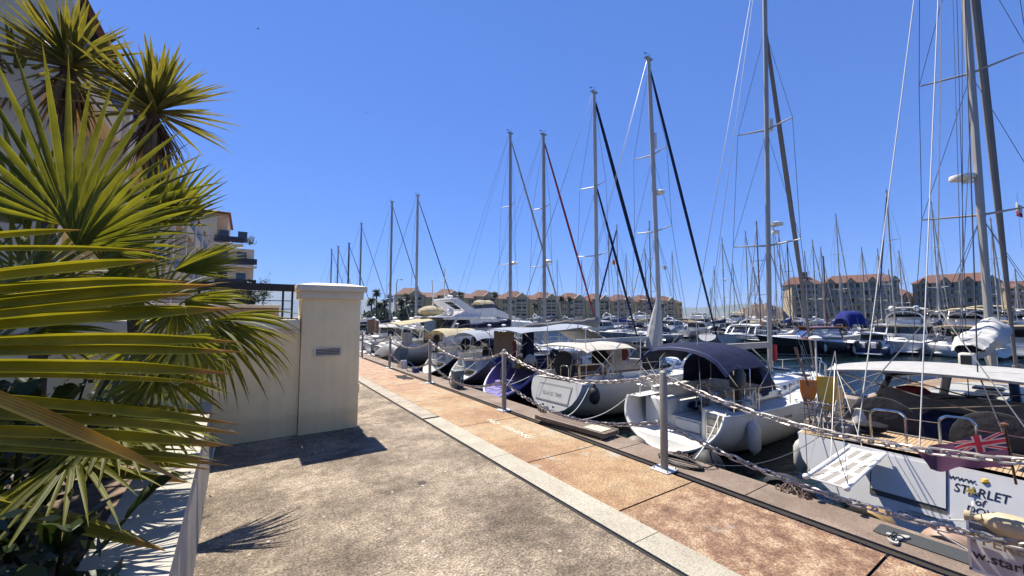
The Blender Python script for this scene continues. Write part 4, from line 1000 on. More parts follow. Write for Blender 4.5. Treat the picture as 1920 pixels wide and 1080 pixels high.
# ======== D: violet boat with awnings
D_=thing('sailing_yacht','violet hulled liveaboard boat with lavender scoop stern and pale awnings','yacht',(9.2,15.75,WZ),R(1),'yachts moored stern-to at the near quay')
h=Hull(13,3.9,1.35,1.6,tw=.82,rk=1.6,br=.9,sr=.05)
h.mesh(24,close=False).build('hull',[PURPLE,MAUVE,PURPLE,ANTIF],D_); h.deck(hole=(0,4.6,1.2)).build('deck',NONSKID,D_)
sc_=scoop_shell(D_,h,.36,.13,rim=.08)
sc_.rbox((1.3,0,.5),(.7,2.0,.3),.06); sc_.build('scoop_stern',MAUVE,D_)
rs=MB(); rs.box((1.75,0,.95),(.12,2.7,1.0)); rs.box((3.2,0,.85),(2.9,2.4,.05))
for sd in (1,-1): rs.box((3.2,sd*1.22,1.25),(2.9,.08,.8))
rs.build('cockpit',PURPLE,D_)
ch=MB(); hoop(ch,(.9,.35,.6),(.9,-.1,.6),.75,.04); ch.build('boarding_hoop',LBLUEC,D_)
hs=house(h,4.6,9.6,1.3,.5,0,.5,.3); hs.build('coachroof',GEL,D_); wins(D_,hs.rows,1,6)
canopy(D_,'awning',.6,5.0,1.65,3.05,LBLUEC,drop=.02,arch=.10,base=1.4,z1=3.25,sagf=.04)
tc_=MB(); tc_.grid(lambda u,v:(1.3+.05*math.sin(u*9),1.62-1.75*u,1.55+1.45*v+.02*math.sin(u*20)),14,6,thick=.015); tc_.build('tan_side_curtain',TANC,D_)
t2=MB(); t2.grid(lambda u,v:(1.5+.1*math.sin(u*7),-.55-.8*u,1.75+1.3*v),10,6,thick=.015); t2.build('dark_side_curtain',NAVYC,D_)
t3=MB(); t3.grid(lambda u,v:(1.2+.04*math.sin(u*12+v*3),-.2-.25*u,1.5+1.1*v),8,8,thick=.01); t3.build('red_flag',REDC,D_)
cs_=MB(); cs_.grid(lambda u,v:(5.0+2.6*u,1.5*(2*v-1),3.0-1.15*u**1.3+.3*(1-(2*v-1)**2)+.05*math.sin(u*11+v*6)),12,12,thick=.02); cs_.build('draped_tarp',LGREYC,D_)
jc=MB(); jc.rbox((1.2,-.75,1.65),(.3,.26,.5),.06); jc.lathe((1.2,-.75,1.9),[(.05,0),(.05,.06)],8); jc.build('yellow_jerrycan',M('olive_yellow_plastic',(.36,.27,.04),.5),D_)
jc=MB(); jc.rbox((1.2,-.4,1.6),(.26,.26,.42),.05); jc.build('grey_jerrycan',HULLGREY,D_)
bundle((1.2,.75,1.55),(.35,.5,.22),31).build('blue_tarp_heap',BLUEC,D_)
bundle((1.4,-1.3,1.75),(.26,.3,.3),33).build('generator_cover',WHITEC,D_); g4=MB(); g4.rbox((1.4,-1.3,1.5),(.4,.5,.4),.06); g4.build('generator',BLACK,D_)
dk=MB(); dk.lathe((2.6,-1.75,1.75),[(.02,-.04),(.5,-.05),(.55,0),(.5,.05),(.02,.05)],22,q=MX.Rotation(PI/2-.4,3,'X')@MX.Rotation(.3,3,'Y')); dk.build('dinghy_wheel_cover',BLACKC,D_)
of=MB(); of.ell((1.2,-2.0,.35),(.24,.24,.28)); of.build('orange_buoy',M('orange_buoy_skin',(.55,.07,.02),.5),D_)
ss=MB()
for y in (.2,-.1,-.55,.9,1.4): ss.tube([(1.65,y,1.3),(1.62,y,2.95)],.02,6)
ss.tube([(.3,.3,1.3),(1.6,-.9,2.6)],.02,5); ss.build('awning_post',STEEL,D_)
h.rails(t0=.15).build('guard_rails',STEEL,D_); hang_fenders(D_,h,(.3,.5),(-1,),None,.15,.7)
rig(D_,h,7.1,2.0,14.7,((.35,1.2),(.62,1.0)),MASTW,boom=5.6,bz=1.05,bcover=GREYC,mr=.095,fr=.085,fmat=NAVYC,inner=(2.2,.62,.06,NAVYC))

# ======== E, F: scoop-stern yachts
def scoop(label,x,y,L,B,hullm,mH,fm,bim=None,mx=.5,seed=1,cover=None,win=True,rz=0,mat=None,radar=None,bc=None):
    r=thing('sailing_yacht',label,'yacht',(x,y,WZ),rz,'yachts moored stern-to at the near quay')
    h=Hull(L,B,1.3,1.5,tw=.82,rk=1.5,br=.8,sr=.06)
    h.mesh(22,close=False).build('hull',hullm,r); h.deck(hole=(0,L*.38,B*.31)).build('deck',NONSKID,r)
    s=scoop_shell(r,h,.4,.15,rim=.06)
    for sd in (1,-1): s.rbox((1.5,sd*B*.25,.85),(.8,.7,.8),.08); s.box((L*.23,sd*B*.31,1.15),(L*.3,.07,.8))
    s.box((1.6,0,.6),(.1,B*.7,.6)); s.box((L*.22,0,.8),(L*.3,B*.6,.05)); s.build('scoop_stern',GEL,r)
    bh=MB(); bh.box((L*.385,0,1.25),(.08,B*.62,1.0)); bh.build('cabin_bulkhead',GEL,r)
    wheel(r,(2.3,.1,1.5),.48,cover)
    hs=house(h,L*.38,L*.78,B*.31,B*.13,0,.46,.28); hs.build('coachroof',GEL,r); wins(r,hs.rows,1,5); wins(r,hs.rows,6,8)
    if bim: canopy(r,'bimini',.8,3.5,B*.4,2.7,bim,drop=.16,arch=.22,base=1.45)
    sprayhood(r,h,L*.32,L*.45,B*.32,1.5,1.0,NAVYC)
    h.rails(t0=.2).build('guard_rails',STEEL,r)
    for sd in (1,-1): p=MB(); p.tube([h.sheer(.19,sd,0,.1),h.sheer(.19,sd,.62,.1),h.sheer(.04,sd,.62,.1),V((1.1,sd*.5,1.95)),V((1.1,sd*.48,1.3))],.016,6); p.build('stern_rail',STEEL,r)
    hang_fenders(r,h,(.25,.45),(1,-1))
    rig(r,h,L*mx,1.95,mH,((.36,B*.3),(.64,B*.25)),mat,boom=L*.36,bz=.9,bcover=bc,mr=.095,fr=.06,fmat=fm,radar=radar)
    return r,h
E_,h=scoop('white scoop sterned yacht with pinkish grey topsides and red furled headsail',9.6,20.5,12.0,3.8,[PINKG,PINKG,GEL,ANTIF],14.0,REDC,LBLUEC,mx=.55,cover=BLACKC,radar=.38)
bundle((3.4,-.9,2.0),(.6,.5,.35),41).build('rolled_awning',WHITEC,E_); bundle((2.2,-1.2,1.9),(.3,.35,.45),43).build('dark_outboard_cover',BLACKC,E_)
F_,h=scoop('white scoop sterned yacht with dark navy topsides and cream bimini',9.6,24.6,12.5,3.8,[NAVYH,NAVYH,GEL,ANTIF],15.7,LGREYC,CREAMC,mx=.53,radar=.36,bc=NAVYC)
outboard(F_,(1.2,.9,1.9),.8); bundle((2.4,-1.1,1.9),(.3,.35,.4),44).build('dark_engine_cover',BLACKC,F_)

# ======== H: flybridge motor yacht
H_=thing('motor_yacht','large white flybridge motor yacht with cream covered tender on its roof','motor yacht',(9.9,30.3,WZ),R(0))
h=Hull(19,5.0,1.7,3.3,tw=.92,rk=-.2,br=2.2,mid=.4,flare=.4,full=1.1,sag=-.1)
h.mesh(24).build('hull',[GEL,GEL,STRIPE,ANTIF],H_); h.deck(hole=(.2,3.3,2.0)).build('deck',GEL,H_); h.rubrail(.05).build('rubbing_strake',GEL,H_)
c=MB(); c.box((1.8,0,1.2),(3.2,4.0,.06)); c.rbox((.6,0,1.5),(.6,3.4,.6),.1); c.build('cockpit',GEL,H_)
sd_=MB()
for s_ in (1,-1):
    slab(sd_,[(3.3,1.6),(16.5,2.9),(15.2,3.35),(9.5,3.55),(7.2,3.9),(6.6,2.85),(3.3,2.75)],s_*2.28,s_*2.12)
    slab(sd_,[(3.3,3.72),(7.3,3.72),(7.2,3.92),(3.3,3.92)],s_*2.3,s_*2.1)
    slab(sd_,[(3.9,2.75),(4.6,3.75),(4.85,3.75),(4.2,2.75)],s_*2.26,s_*2.14); slab(sd_,[(6.5,2.75),(6.15,3.75),(7.3,3.75),(7.3,2.75)],s_*2.27,s_*2.13)
sd_.grid(lambda u,v:(7.2+8.6*u,2.2*(2*v-1)*(1-.75*u**2),3.85-.55*u+.15*(1-(2*v-1)**2)),10,8,thick=.05)
sd_.rbox((4.9,0,3.93),(5.2,4.7,.12),.1); sd_.build('superstructure',GEL,H_)
wn=MB()
for s_ in (1,-1):
    slab(wn,[(4.25,2.8),(4.85,3.7),(6.15,3.7),(6.55,2.8)],s_*2.2,s_*2.16); slab(wn,[(3.4,2.8),(3.4,3.7),(4.4,3.7),(3.85,2.8)],s_*2.2,s_*2.16)
wn.box((3.4,0,2.6),(.05,4.1,2.1)); wn.build('saloon_window',DARKW,H_)
fb=MB()
for s_ in (1,-1):
    slab(fb,[(4.4,3.95),(9.6,3.95),(13.2,3.55),(11.0,4.2),(9.3,4.75),(6.2,4.6)],s_*1.95,s_*1.82)
    slab(fb,[(4.2,5.35),(5.0,5.55),(7.2,4.5),(7.6,4.0),(6.6,4.0)],s_*1.98,s_*1.78)
fb.rbox((4.7,0,5.42),(1.0,3.9,.22),.1); fb.rbox((8.6,0,4.3),(.7,2.6,.7),.1); fb.rbox((6.6,0,4.2),(.8,3.0,.45),.1); fb.build('flybridge',GEL,H_)
fs_=MB()
for s_ in (1,-1): slab(fs_,[(6.6,4.62),(9.3,4.76),(11.0,4.25),(9.4,5.05),(7.4,4.98)],s_*1.9,s_*1.86)
fs_.add([(9.4,1.86,5.05),(9.4,-1.86,5.05),(11,-1.8,4.25),(11,1.8,4.25)],[(0,1,2,3)]); fs_.build('flybridge_screen',DARKW,H_)
tn=MB()
def tf(u,v):
    a=2*PI*v; k=math.sin(PI*min(1,max(0,.03+.94*u)))**.45; return V((3.1+2.5*(u-.5),1.05*math.sin(a)*k*(1-.3*u),4.36+(.42 if math.cos(a)>0 else .3)*math.cos(a)*k+.12*k*max(0,math.cos(a))**3+.02*math.sin(u*25+v*9)))
tn.grid(tf,22,18); tn.build('covered_tender',CREAMC,H_)
cr=MB(); cr.tube([(3.6,.9,4.0),(3.8,.9,5.3),(3.4,.4,7.2)],[.09,.09,.05],7); cr.tube([(4.6,0,5.5),(4.6,0,8.2)],.05,6); cr.tube([(4.6,-.9,7.2),(4.6,.9,7.2)],.03,5); cr.build('signal_mast',GEL,H_)
rd=MB(); rd.lathe((4.9,-.5,5.55),[(.2,0),(.34,.06),(.36,.2),(.1,.3)],12); rd.rbox((5.3,.3,5.75),(.15,1.5,.14),.05); rd.lathe((5.3,.3,5.5),[(.2,0),(.14,.2)],10); rd.ell((4.4,-1.55,4.35),(.35,.35,.35)); rd.build('radar_dome',GEL,H_)
canopy(H_,'aft_awning',-.9,3.4,2.15,3.35,CREAMC,drop=.04,arch=.1,z1=3.85,poles=False)
ap=MB()
for s_ in (1,-1): ap.tube([(-.8,s_*2.1,3.3),(1.2,s_*2.1,1.9)],.03,5); ap.tube([(3.2,s_*2.1,2.0),(.6,s_*2.1,3.5)],.03,5)
ap.build('awning_strut',STEEL,H_)
canopy(H_,'flybridge_canopy',8.4,10.2,.95,5.35,CREAMC,drop=.22,arch=.14,base=4.6)
dp=MB(); dp.rbox((.4,-.6,2.0),(.5,1.5,1.3),.1); dp.build('white_davit_box',GEL2,H_)
h.rails(h=.7,t0=.45,r=.02,wires=1).build('bow_rail',STEEL,H_)
text('Venorita',.5,(8.0,-2.30,3.05),(1,0,0),(0,0,1),INK,parent=H_,font_shear=.15,sx=1.0)
text('Venorita',.5,(11.6,2.30,3.05),(-1,0,0),(0,0,1),INK,parent=H_,font_shear=.15,sx=1.0)
# grey dinghy hung on its side at the motor yacht's stern
dg=thing('grey_dinghy','grey inflatable dinghy tipped on its side at the motor yacht stern','dinghy',(8.75,29.2,-.1),R(4))
hh_=Hull(3.7,1.75,.55,.75,tw=.8,rk=0,br=.7,draft=.25,sr=.1); q_=hh_.mesh(14); q_.v=[(.05+v[2]-.6,v[0]-1.9,v[1]*.95+.05) for v in q_.v]; q_.build('dinghy_hull',[M('grey_hypalon',(.30,.30,.30),.6,bmp=.3)]*4,dg)
b=MB()
for sd in (1,-1): b.tube([(lambda p:(p.z-.5,p.x-1.9,p.y*.98+.05))(hh_.sheer(i/14,sd)) for i in range(15)],.19,9)
b.build('inflated_tube',M('pale_grey_hypalon',(.42,.42,.42),.6),dg)
b=MB(); b.lathe((-.7,-2.1,-.62),[(.02,-.4),(.16,-.32),(.16,.4),(.02,.48)],12,q=MX.Rotation(PI/2,3,'X')); b.build('fender',FENDW,dg)

# ======== boats beyond, same quay
I_,h=motorboat('pale blue cabin boat with a tan awning hanging over its stern',9.8,35.7,0,10.5,'grey',False,None,'motor boats along the near quay')
tw=MB(); tw.grid(lambda u,v:(-.6-.1*math.sin(u*9),2.0-4.0*u,3.35-1.1*v+.08*math.sin(u*PI)),14,6,thick=.02); tw.build('tan_awning',TANC,I_)
motorboat('white cruiser with a white soft top just past the tan awning',9.9,39.7,0,9.2,'plain',False,WHITEC,'motor boats along the near quay')
motorboat('white sports boat with dark screen near the pillar edge',9.9,47.4,0,9,'plain',False,None,'motor boats along the near quay')
motorboat('small white cruiser with grey canopy farthest behind the pillar',9.9,57.4,0,9,'plain',True,LGREYC,'motor boats along the near quay')
for (lab,y,L,mH,hl,fm,mt,bc,mx) in (
 ('white yacht whose twin pale mast and stay stand over the cream awning',43.2,12,16,'white',NAVYC,MASTW,LGREYC,.5),
 ('white yacht with a bare grey mast beside the street lamp',53,12,17.6,'white',GREYC,ALU,NAVYC,.5),
 ('white yacht with a grey mast and thick pale stay above the pillar cap',72.6,13,18.5,'grey',LGREYC,ALU,BLUEC,.5),
 ('white yacht with a slim black mast beyond the pillar',80,12,16,'white',NAVYC,MASTB,NAVYC,.5),
 ('white yacht with a short black mast left of the slim black one',91,12,17,'white',GREYC,ALU,NAVYC,.5),
 ('white yacht with the leftmost thin mast over the pillar',99,12,17.5,'white',GREYC,ALU,NAVYC,.5)):
    sailboat(lab,9.8,y,0,L,hl,mH=mH,group='sailing boats far along the near quay',fmat=fm,mat=mt,bcover=bc,mx=mx,mr=.11,wr=.014,bim=False)
# mooring lines
for (a,b_,s_,lab) in ((W((.5,1.6,1.4)),(7.28,4.4,.02),.25,'thin line from the big white yacht port quarter to the quay'),
 ((10.0,8.4,.35),(7.27,9.4,.02),.5,'white mooring rope curving from the scoop sterned yacht to the quay'),
 ((10.0,5.6,.30),(7.27,4.6,.02),.1,'white mooring rope by the coiled black cable'),
 ((9.9,10.1,.30),(7.27,9.0,.02),.45,'slack white mooring rope under the ISLAND TIME transom'),
 ((9.9,13.4,.32),(7.27,14.6,.02),.3,'white mooring rope left of the ISLAND TIME transom'),
 ((10.0,14.7,.35),(7.27,12.6,.02),.35,'white mooring rope below the orange buoy'),
 ((10.1,18.7,.3),(7.27,16.8,.02),.2,'white mooring rope from the pinkish yacht to the quay'),
 ((10.1,22.9,.3),(7.27,20.8,.02),.2,'white mooring rope from the navy yacht to the quay')):
    rope([a,b_],.007 if lab[:4]=='thin' else .014,WIRE if lab[:4]=='thin' else ROPEW,'mooring_line',lab,s_)

A.rotation_euler=(R(.3),R(.2),R(.7)); A.location.y=1.84; B_.rotation_euler=(R(1.2),R(.8),R(1)); C_.rotation_euler=(R(-1.1),0,0)
# winches, cleats, coiled lines, life rings: the small gear on the near decks
def gear(root,h,cw,x0,x1,seed,hgt=.12):
    rr=random.Random(seed)
    for sd in (1,-1):
        for x in (x0+.5,x0+1.4,x1-.2):
            e=h.sheer(h.tx(x),sd); y=sd*(cw+.16); b=MB(); b.lathe((x,y,e.z+hgt-.02),[(.085,0),(.075,.03),(.05,.07),(.055,.13),(.07,.15),(.02,.17)],12); b.build('winch',STEEL,root)
        for t in (.03,.4,.92):
            e=h.sheer(t,sd,.02,.10); b=MB(); b.tube([e+V((-.11,0,.05)),e+V((.11,0,.05))],.014,5); b.box(e+V((0,0,.02)),(.08,.03,.05)); b.build('cleat',STEEL,root)
        b=MB(); x=x0+rr.uniform(.3,1.2); e=h.sheer(h.tx(x),sd,.05,.1)
        for k in range(5): b.tube([e+V((.02*k,sd*.02*k,.3))+V((.10*math.cos(a),.02*k,.20*math.sin(a))) for a in [2*PI*i/12 for i in range(12)]],.011,4,closed=True)
        b.build('coiled_line',rr.choice([ROPEW,ROPEB,ROPEW]),root)
        b=MB(); y=sd*(cw-.1)
        P=[V((x0+.3+.25*k,y+rr.uniform(-.12,.12)-sd*.1,h.zs(.2)-.3+rr.uniform(0,.1))) for k in range(9)]; b.tube(P,.012,4); b.build('loose_sheet_rope',rr.choice([ROPEW,ROPEB,REDC]),root)
    for k in range(3):
        c=V((rr.uniform(x0+.4,x1-.5),rr.uniform(-cw*.5,cw*.5),h.zs(.2)-.28)); q=bundle(c,(.2,.24,.13),seed*7+k); q.build('deck_cushion',rr.choice([NAVYC,BLACKC,TANC,WHITEC,BLUEC,GREYC]),root)
    b=MB(); e=h.sheer(.04,rr.choice((1,-1)),0,.25); b.tube([e,e+V((.02,0,1.9))],.016,5); b.lathe(e+V((.02,0,1.9)),[(.03,0),(.12,.02),(.12,.06),(.03,.1)],10); b.build('antenna_pole',GEL,root)
for r_,hh,cw,a_,b_,sd in ((A,Hull(14.6,4.5,1.36,1.75,tw=.84,rk=.42,br=1.0,mid=.4,sr=.13),1.75,1.9,5.0,3),(B_,Hull(11.0,3.55,1.30,1.5,tw=.84,rk=.62,br=.7,mid=.45,sr=.16),1.1,1.4,4.6,4),(C_,Hull(12.2,3.95,1.36,1.6,tw=.72,rk=.55,br=.8,mid=.42),1.24,1.2,4.5,5),(D_,Hull(13,3.9,1.35,1.6,tw=.82,rk=1.6,br=.9,sr=.05),1.22,1.9,4.5,6),(E_,Hull(12,3.8,1.3,1.5,tw=.82,rk=1.5,br=.8,sr=.06),1.2,1.6,4.4,7),(F_,Hull(12.5,3.8,1.3,1.5,tw=.82,rk=1.5,br=.8,sr=.06),1.2,1.6,4.6,8)): gear(r_,hh,cw,a_,b_,sd)

H_.scale=(.78,.95,.93)
# ---------------------------------------------------------------- quay furniture
PX=6.41; PY=[-.85,4.64,10.05,15.76,21.39,27.43,33.2,39.0,45.0]
POSTM=M('galvanised_post',(.36,.335,.29),.6,metal=.2,var=.12,scale=5)
PLATE=M('galvanised_plate',(.66,.66,.66),.45,metal=.3,var=.1)
def post(y,label):
    t=thing('chain_post',label,'post',(PX,y,.0),0,'posts of the quayside chain barrier'); t.rotation_euler=(R(1.1*math.sin(y*3)),R(.8*math.cos(y*5)),R(4*math.sin(y*7)))
    b=MB(); b.rbox((0,0,.9),(.115,.115,1.74),.03); b.ell((0,0,1.76),(.05,.05,.03)); b.build('shaft',POSTM,t)
    b=MB(); b.rbox((0,0,.018),(.36,.36,.028),.02); bp=b.build('base_plate',PLATE,t)
    for sx in (-1,1):
        for sy in (-1,1):
            q=MB(); q.lathe((sx*.13,sy*.13,.03),[(.022,0),(.022,.022),(.012,.03)],6); q.build('bolt',STEEL,bp)
    r=MB()
    for z in (1.7,.86):
        for s in (-1,1): r.tube([(.03*math.cos(a),s*.075+.035*math.sin(a),z) for a in [2*PI*k/8 for k in range(8)]],.011,5,closed=True)
    r.build('chain_eye',PLATE,t)
labs=['grey post carrying the chains beyond the white banner board','nearest grey post beside the coiled black cable','second grey post in front of the violet boat','third grey post by the grey service pillar','fourth grey post in front of the motor yacht stern','thin grey post right beside the cream pillar','post hidden behind the pillar','post farther hidden','post farthest']
for y,l_ in list(zip(PY,labs))[:6]: post(y,l_)
CHM=M('galvanised_chain',(.64,.63,.60),.45,metal=.3,scale=9,col2=(.44,.36,.29))
def chain(y0,y1,z0,z1,sag,label,big=True,x=PX):
    b=MB(); N=200
    pts=[V((x+.012*math.sin(i*.3),y0+(y1-y0)*i/N,z0+(z1-z0)*i/N-4*sag*(i/N)*(1-i/N))) for i in range(N+1)]
    L=sum((pts[i+1]-pts[i]).length for i in range(N)); pitch=.122; n=int(L/pitch); acc=0;k=0;cur=0
    cl=[0]
    for i in range(N): cl.append(cl[-1]+(pts[i+1]-pts[i]).length)
    def P(s):
        lo=0
        for i in range(N):
            if cl[i+1]>=s: return pts[i]+(pts[i+1]-pts[i])*((s-cl[i])/(cl[i+1]-cl[i]+1e-9))
        return pts[-1]
    hl=.084;hw=.038;r=.0145;seg=10 if big else 8;m=5 if big else 4
    for j in range(n):
        a=P(j*L/n);c=P((j+1)*L/n);t=(c-a).normalized();mid=(a+c)/2
        s=V((1,0,0)); u=t.cross(s).normalized(); 
        kq=.9+.25*math.sin(j*1.7+y0)+.2*math.sin(j*4.1); w=(s*kq+u).normalized() if j%2 else (s-u*kq).normalized()
        ring=[]
        for k in range(seg):
            an=2*PI*k/seg; ca,sa=math.cos(an),math.sin(an)
            ring.append(mid+t*(hl-hw)*(1 if ca>0 else -1)*min(1,abs(ca)*3)+t*ca*hw+w*sa*hw)
        b.tube(ring,r,m,closed=True)
    o=b.build('chain',CHM); tag(o,label,'chain','chains hung between the quay posts')
for i in range(5):
    nm=['right edge','nearest post and the second post','second and third posts','third and fourth posts','fourth post and the pillar','pillar']
    nm=['running from the nearest post off the right edge','between the nearest and second posts','between the second and third posts','between the third and fourth posts','between the fourth and the thin post','behind the pillar'][i]
    chain(PY[i],PY[i+1],1.7,1.7,[.44,.42,.45,.45,.5,.5][i],'upper galvanised chain '+nm,i<2)
    chain(PY[i],PY[i+1],.86,.86,[.40,.46,.5,.5,.5,.5][i],'lower galvanised chain '+nm,i<2)
# plank gangway lying on the coping
G=thing('gangplank','weathered brown wooden gangplank lying on the coping beside the painted words','gangplank',(0,0,0))
BRN=M('weathered_plank',(.17,.115,.08),.75,var=.3,scale=4,stretch=(8,1,8),bmp=.4)
b=MB(); c0=V((6.72,8.6,.14)); c1=V((6.98,6.42,.14))
def gpl(u,v,dz=0): d=(c1-c0); nrm=V((-d.y,d.x,0)).normalized(); return c0+d*u-nrm*v+V((0,0,dz))
for k in range(3): b.bar(gpl(0,-.24+.16*k+.08),gpl(1,-.24+.16*k+.08),.15,.03)
b.build('deck_board',BRN,G); b=MB(); b.bar(gpl(0,-.27,-.02),gpl(1,-.27,-.02),.05,.10); b.bar(gpl(0,.27,-.02),gpl(1,.27,-.02),.05,.10); b.bar(gpl(.97,-.27,-.06),gpl(.97,.27,-.06),.06,.08); b.bar(gpl(.2,-.27,-.06),gpl(.2,.27,-.06),.06,.08); b.build('side_beam',M('grey_plank',(.24,.20,.16),.7,var=.25),G)
b=MB(); P=[gpl(.70,-.2,.02),gpl(.94,-.2,.02),gpl(.94,.2,.02),gpl(.70,.2,.02)]; b.prism(P,(0,0,.008)); b.build('pale_tread_mat',M('pale_tread',(.55,.50,.38),.85,var=.15,scale=20),G,smooth=False)
# coiled black cable, shackles at the edge
b=MB(); P=[]
for i in range(110):
    a=i/110*2*PI*4.4; k=1+.04*math.sin(i*.7); P.append((6.92+.19*math.cos(a)*k+.012*math.sin(i*.31),4.66+.42*math.sin(a)*k+.02*math.cos(i*.23),.02+.012*(i//25)+.008*math.sin(i*.9)))
P+=[(7.05,4.2,.04),(7.25,4.15,.08),(7.33,4.2,-.02)]
b.tube(P,.016,6); one(b,'coiled_cable',RUBBER,'black cable coiled on the coping behind the nearest post','cable')
def shackles(x,y,label,seed):
    b=MB(); rr=random.Random(seed)
    for i in range(9):
        c=V((x+rr.uniform(-.06,.06),y-.05*i+.2,.04+.03*(i%2))); w=V((rr.uniform(-1,1),rr.uniform(-1,1),rr.uniform(-.5,.5))).normalized(); t=w.orthogonal().normalized()
        b.tube([c+t*.06*math.cos(a)+w*.035*math.sin(a) for a in [2*PI*k/9 for k in range(9)]],.013,5,closed=True)
    one(b,'mooring_chain',M('rusty_chain',(.16,.11,.08),.7,metal=.3,var=.4,scale=30),label,'mooring chain','mooring chains lying at the quay edge')
shackles(7.22,4.75,'short rusty chain pile at the edge behind the coiled cable',1)
shackles(7.22,9.3,'rusty mooring chain at the edge left of the brown gangplank',2)
shackles(7.22,2.9,'rusty mooring chain at the edge left of the gangway shadow',3)
# service pillar with hoses, blue box, white cone base
t=thing('service_pillar','grey green service pillar with looped black hoses on the coping','service pillar',(6.88,14.15,0))
b=MB(); b.rbox((0,0,.31),(.38,.42,.62),.06); b.rbox((0,0,.64),(.42,.46,.08),.06); b.build('casing',M('grey_green_paint',(.17,.21,.20),.5,var=.1),t)
b=MB(); b.box((-.195,0,.38),(.02,.24,.3)); b.build('access_panel',M('grey_panel',(.27,.3,.29),.5),t)
for s,c in ((1,.5),(-1,.42)):
    q=MB(); q.tube([(-.05+.02*math.sin(k),s*c*.8+.2*math.cos(k),.24+.2*math.sin(k)) for k in [2*PI*i/22*2.2 for i in range(23)]],.022,6); q.build('hose',RUBBER,t)
b=MB(); b.rbox((6.98,19.0,.14),(.3,.3,.26),.05); b.tube([(6.95,19.2,.3),(6.8,19.5,.5),(6.75,19.8,.3),(6.8,19.7,.03),(6.9,19.3,.03)],.02,5); one(b,'blue_crate',BLUEP,'blue plastic crate with a trailing hose near the fourth post','crate')
b=MB(); b.prism([(6.85,20.7,0),(6.85,21.5,0),(6.85,21.45,.1),(6.85,20.9,.42),(6.85,20.8,.42)],(.3,0,0)); one(b,'white_ramp_block',GEL,'white wedge shaped block standing beside the fourth post','block')
b=MB(); b.grid(lambda u,v:(5.75+.5*u+.05*math.sin(v*9),17.1+1.4*v+.1*math.sin(u*7),.009+.02*math.sin(u*PI)*math.sin(v*PI)),6,8); one(b,'black_sheet',BLACKC,'flat black sheet lying on the paving before the third post','sheet')
# doormat, sandals, round dock fenders
b=MB(); P=[gz for gz in ((7.17,1.92,.014),(6.95,2.02,.014),(6.72,.98,.014),(6.40,-.6,.014),(6.92,-.75,.014))]
mt=MB(); P=[(7.14,1.86),(6.85,1.86),(6.83,1.8),(6.83,-1.2),(7.17,-1.2),(7.17,1.82)]; mt.prism([(x,y,.011) for x,y in P],(0,0,.012)); one(mt,'doormat',M('charcoal_mat',(.055,.058,.058),.95,var=.25,scale=60,bmp=.4),'long charcoal mat on the coping under the flip flops','mat',smooth=False)
def flip(x,y,rz,label):
    t=thing('flip_flop',label,'flip flop',(x,y,.024),rz,'pair of flip flops')
    b=MB(); n=22; P=[]
    for i in range(n):
        a=2*PI*i/n; r=.052+.010*math.cos(a)-.016*math.cos(2*a)*0; P.append((.142*math.cos(a),(.050+.009*math.cos(a)-.012*math.exp(-((math.cos(a)+.15)/.3)**2))*math.sin(a),0))
    b.prism(P,(0,0,.022)); b.build('sole',M('grey_foam_sole',(.42,.41,.38),.8,var=.15,scale=30),t)
    q=MB()
    for s in (1,-1): q.tube([(.085,0,.02),(.07,s*.012,.045),(.02,s*.04,.055),(-.035,s*.05,.02)],.008,5)
    q.build('strap',BLACK,t)
flip(6.88,1.62,R(150),'flip flop nearer the water on the charcoal mat'); flip(6.77,1.66,R(205),'flip flop nearer the path on the charcoal mat')
def dockw(y,m,label,z=-.20):
    b=MB(); b.lathe((7.34,y,z),[(.03,0),(.25,.0),(.30,.05),(.30,.2),(.25,.26),(.09,.26),(.08,.2),(.03,.2)],28,q=MX.Rotation(PI/2,3,'Y')); one(b,'dock_fender',m,label,'dock fender','round fenders bolted to the quay wall')
dockw(2.05,M('tan_fender_rubber',(.52,.32,.12),.5,var=.12),'tan yellow round fender at the edge beside the mat corner')
dockw(1.28,M('pink_fender_rubber',(.46,.30,.21),.5,var=.12),'pinkish round fender at the edge behind the flip flops')
b=MB(); b.ell((7.5,6.15,-.25),(.26,.3,.3)); one(b,'ball_fender',M('tan_ball',(.25,.20,.15),.6,var=.25),'brownish ball fender at the edge beside the gangplank end','fender')
b=MB(); b.ell((8.4,5.0,-.55),(.36,.36,.45)); one(b,'ball_fender',RUBBER,'dark ball fender floating under the scoop stern','fender')
b=MB(); P=[V((7.75+.02*math.sin(i),3.2,-.35))+V((0,.34*math.cos(2*PI*i/20),.34*math.sin(2*PI*i/20))) for i in range(20)]; b.tube(P,.12,9,closed=True); one(b,'tyre_fender',RUBBER,'black tyre fender hanging below the edge left of the gangway','tyre')
# sign board with a fender lashed on top, hung on the chain
S_=thing('banner_sign','white banner board with gold and black lettering hung on the chain','banner',(6.5,.97,-.05))
b=MB(); b.rbox((0,-.62,.42),(.03,1.24,.5),.01); b.build('board',M('white_banner',(.58,.56,.55),.6,var=.08,scale=3,bmp=.2,bscale=6),S_)
b=MB(); b.box((-.002,-.62,.175),(.045,1.26,.03)); b.box((-.002,-.0,.42),(.045,.02,.5)); b.box((-.0,-.62,.665),(.04,1.24,.014)); b.build('edge_trim',GEL,S_)
b=MB(); b.box((-.018,-.62,.625),(.01,1.22,.05)); b.build('grey_strip',M('grey_band',(.15,.15,.16),.7,var=.3,scale=8),S_)
text('PPERED',.13,(-.0185,-.02,.46),(0,-1,0),(0,0,1),GOLDINK,parent=S_,sx=1.05)
text('w.starletof',.13,(-.0185,-.02,.30),(0,-1,0),(0,0,1),INK,parent=S_,sx=1.0)
b=MB()
for y in (-.02,-.5): b.tube([(-.03,y,.68),(.04,y-.02,.86),(-.04,y-.03,.84),(-.02,y,.7)],.008,4)
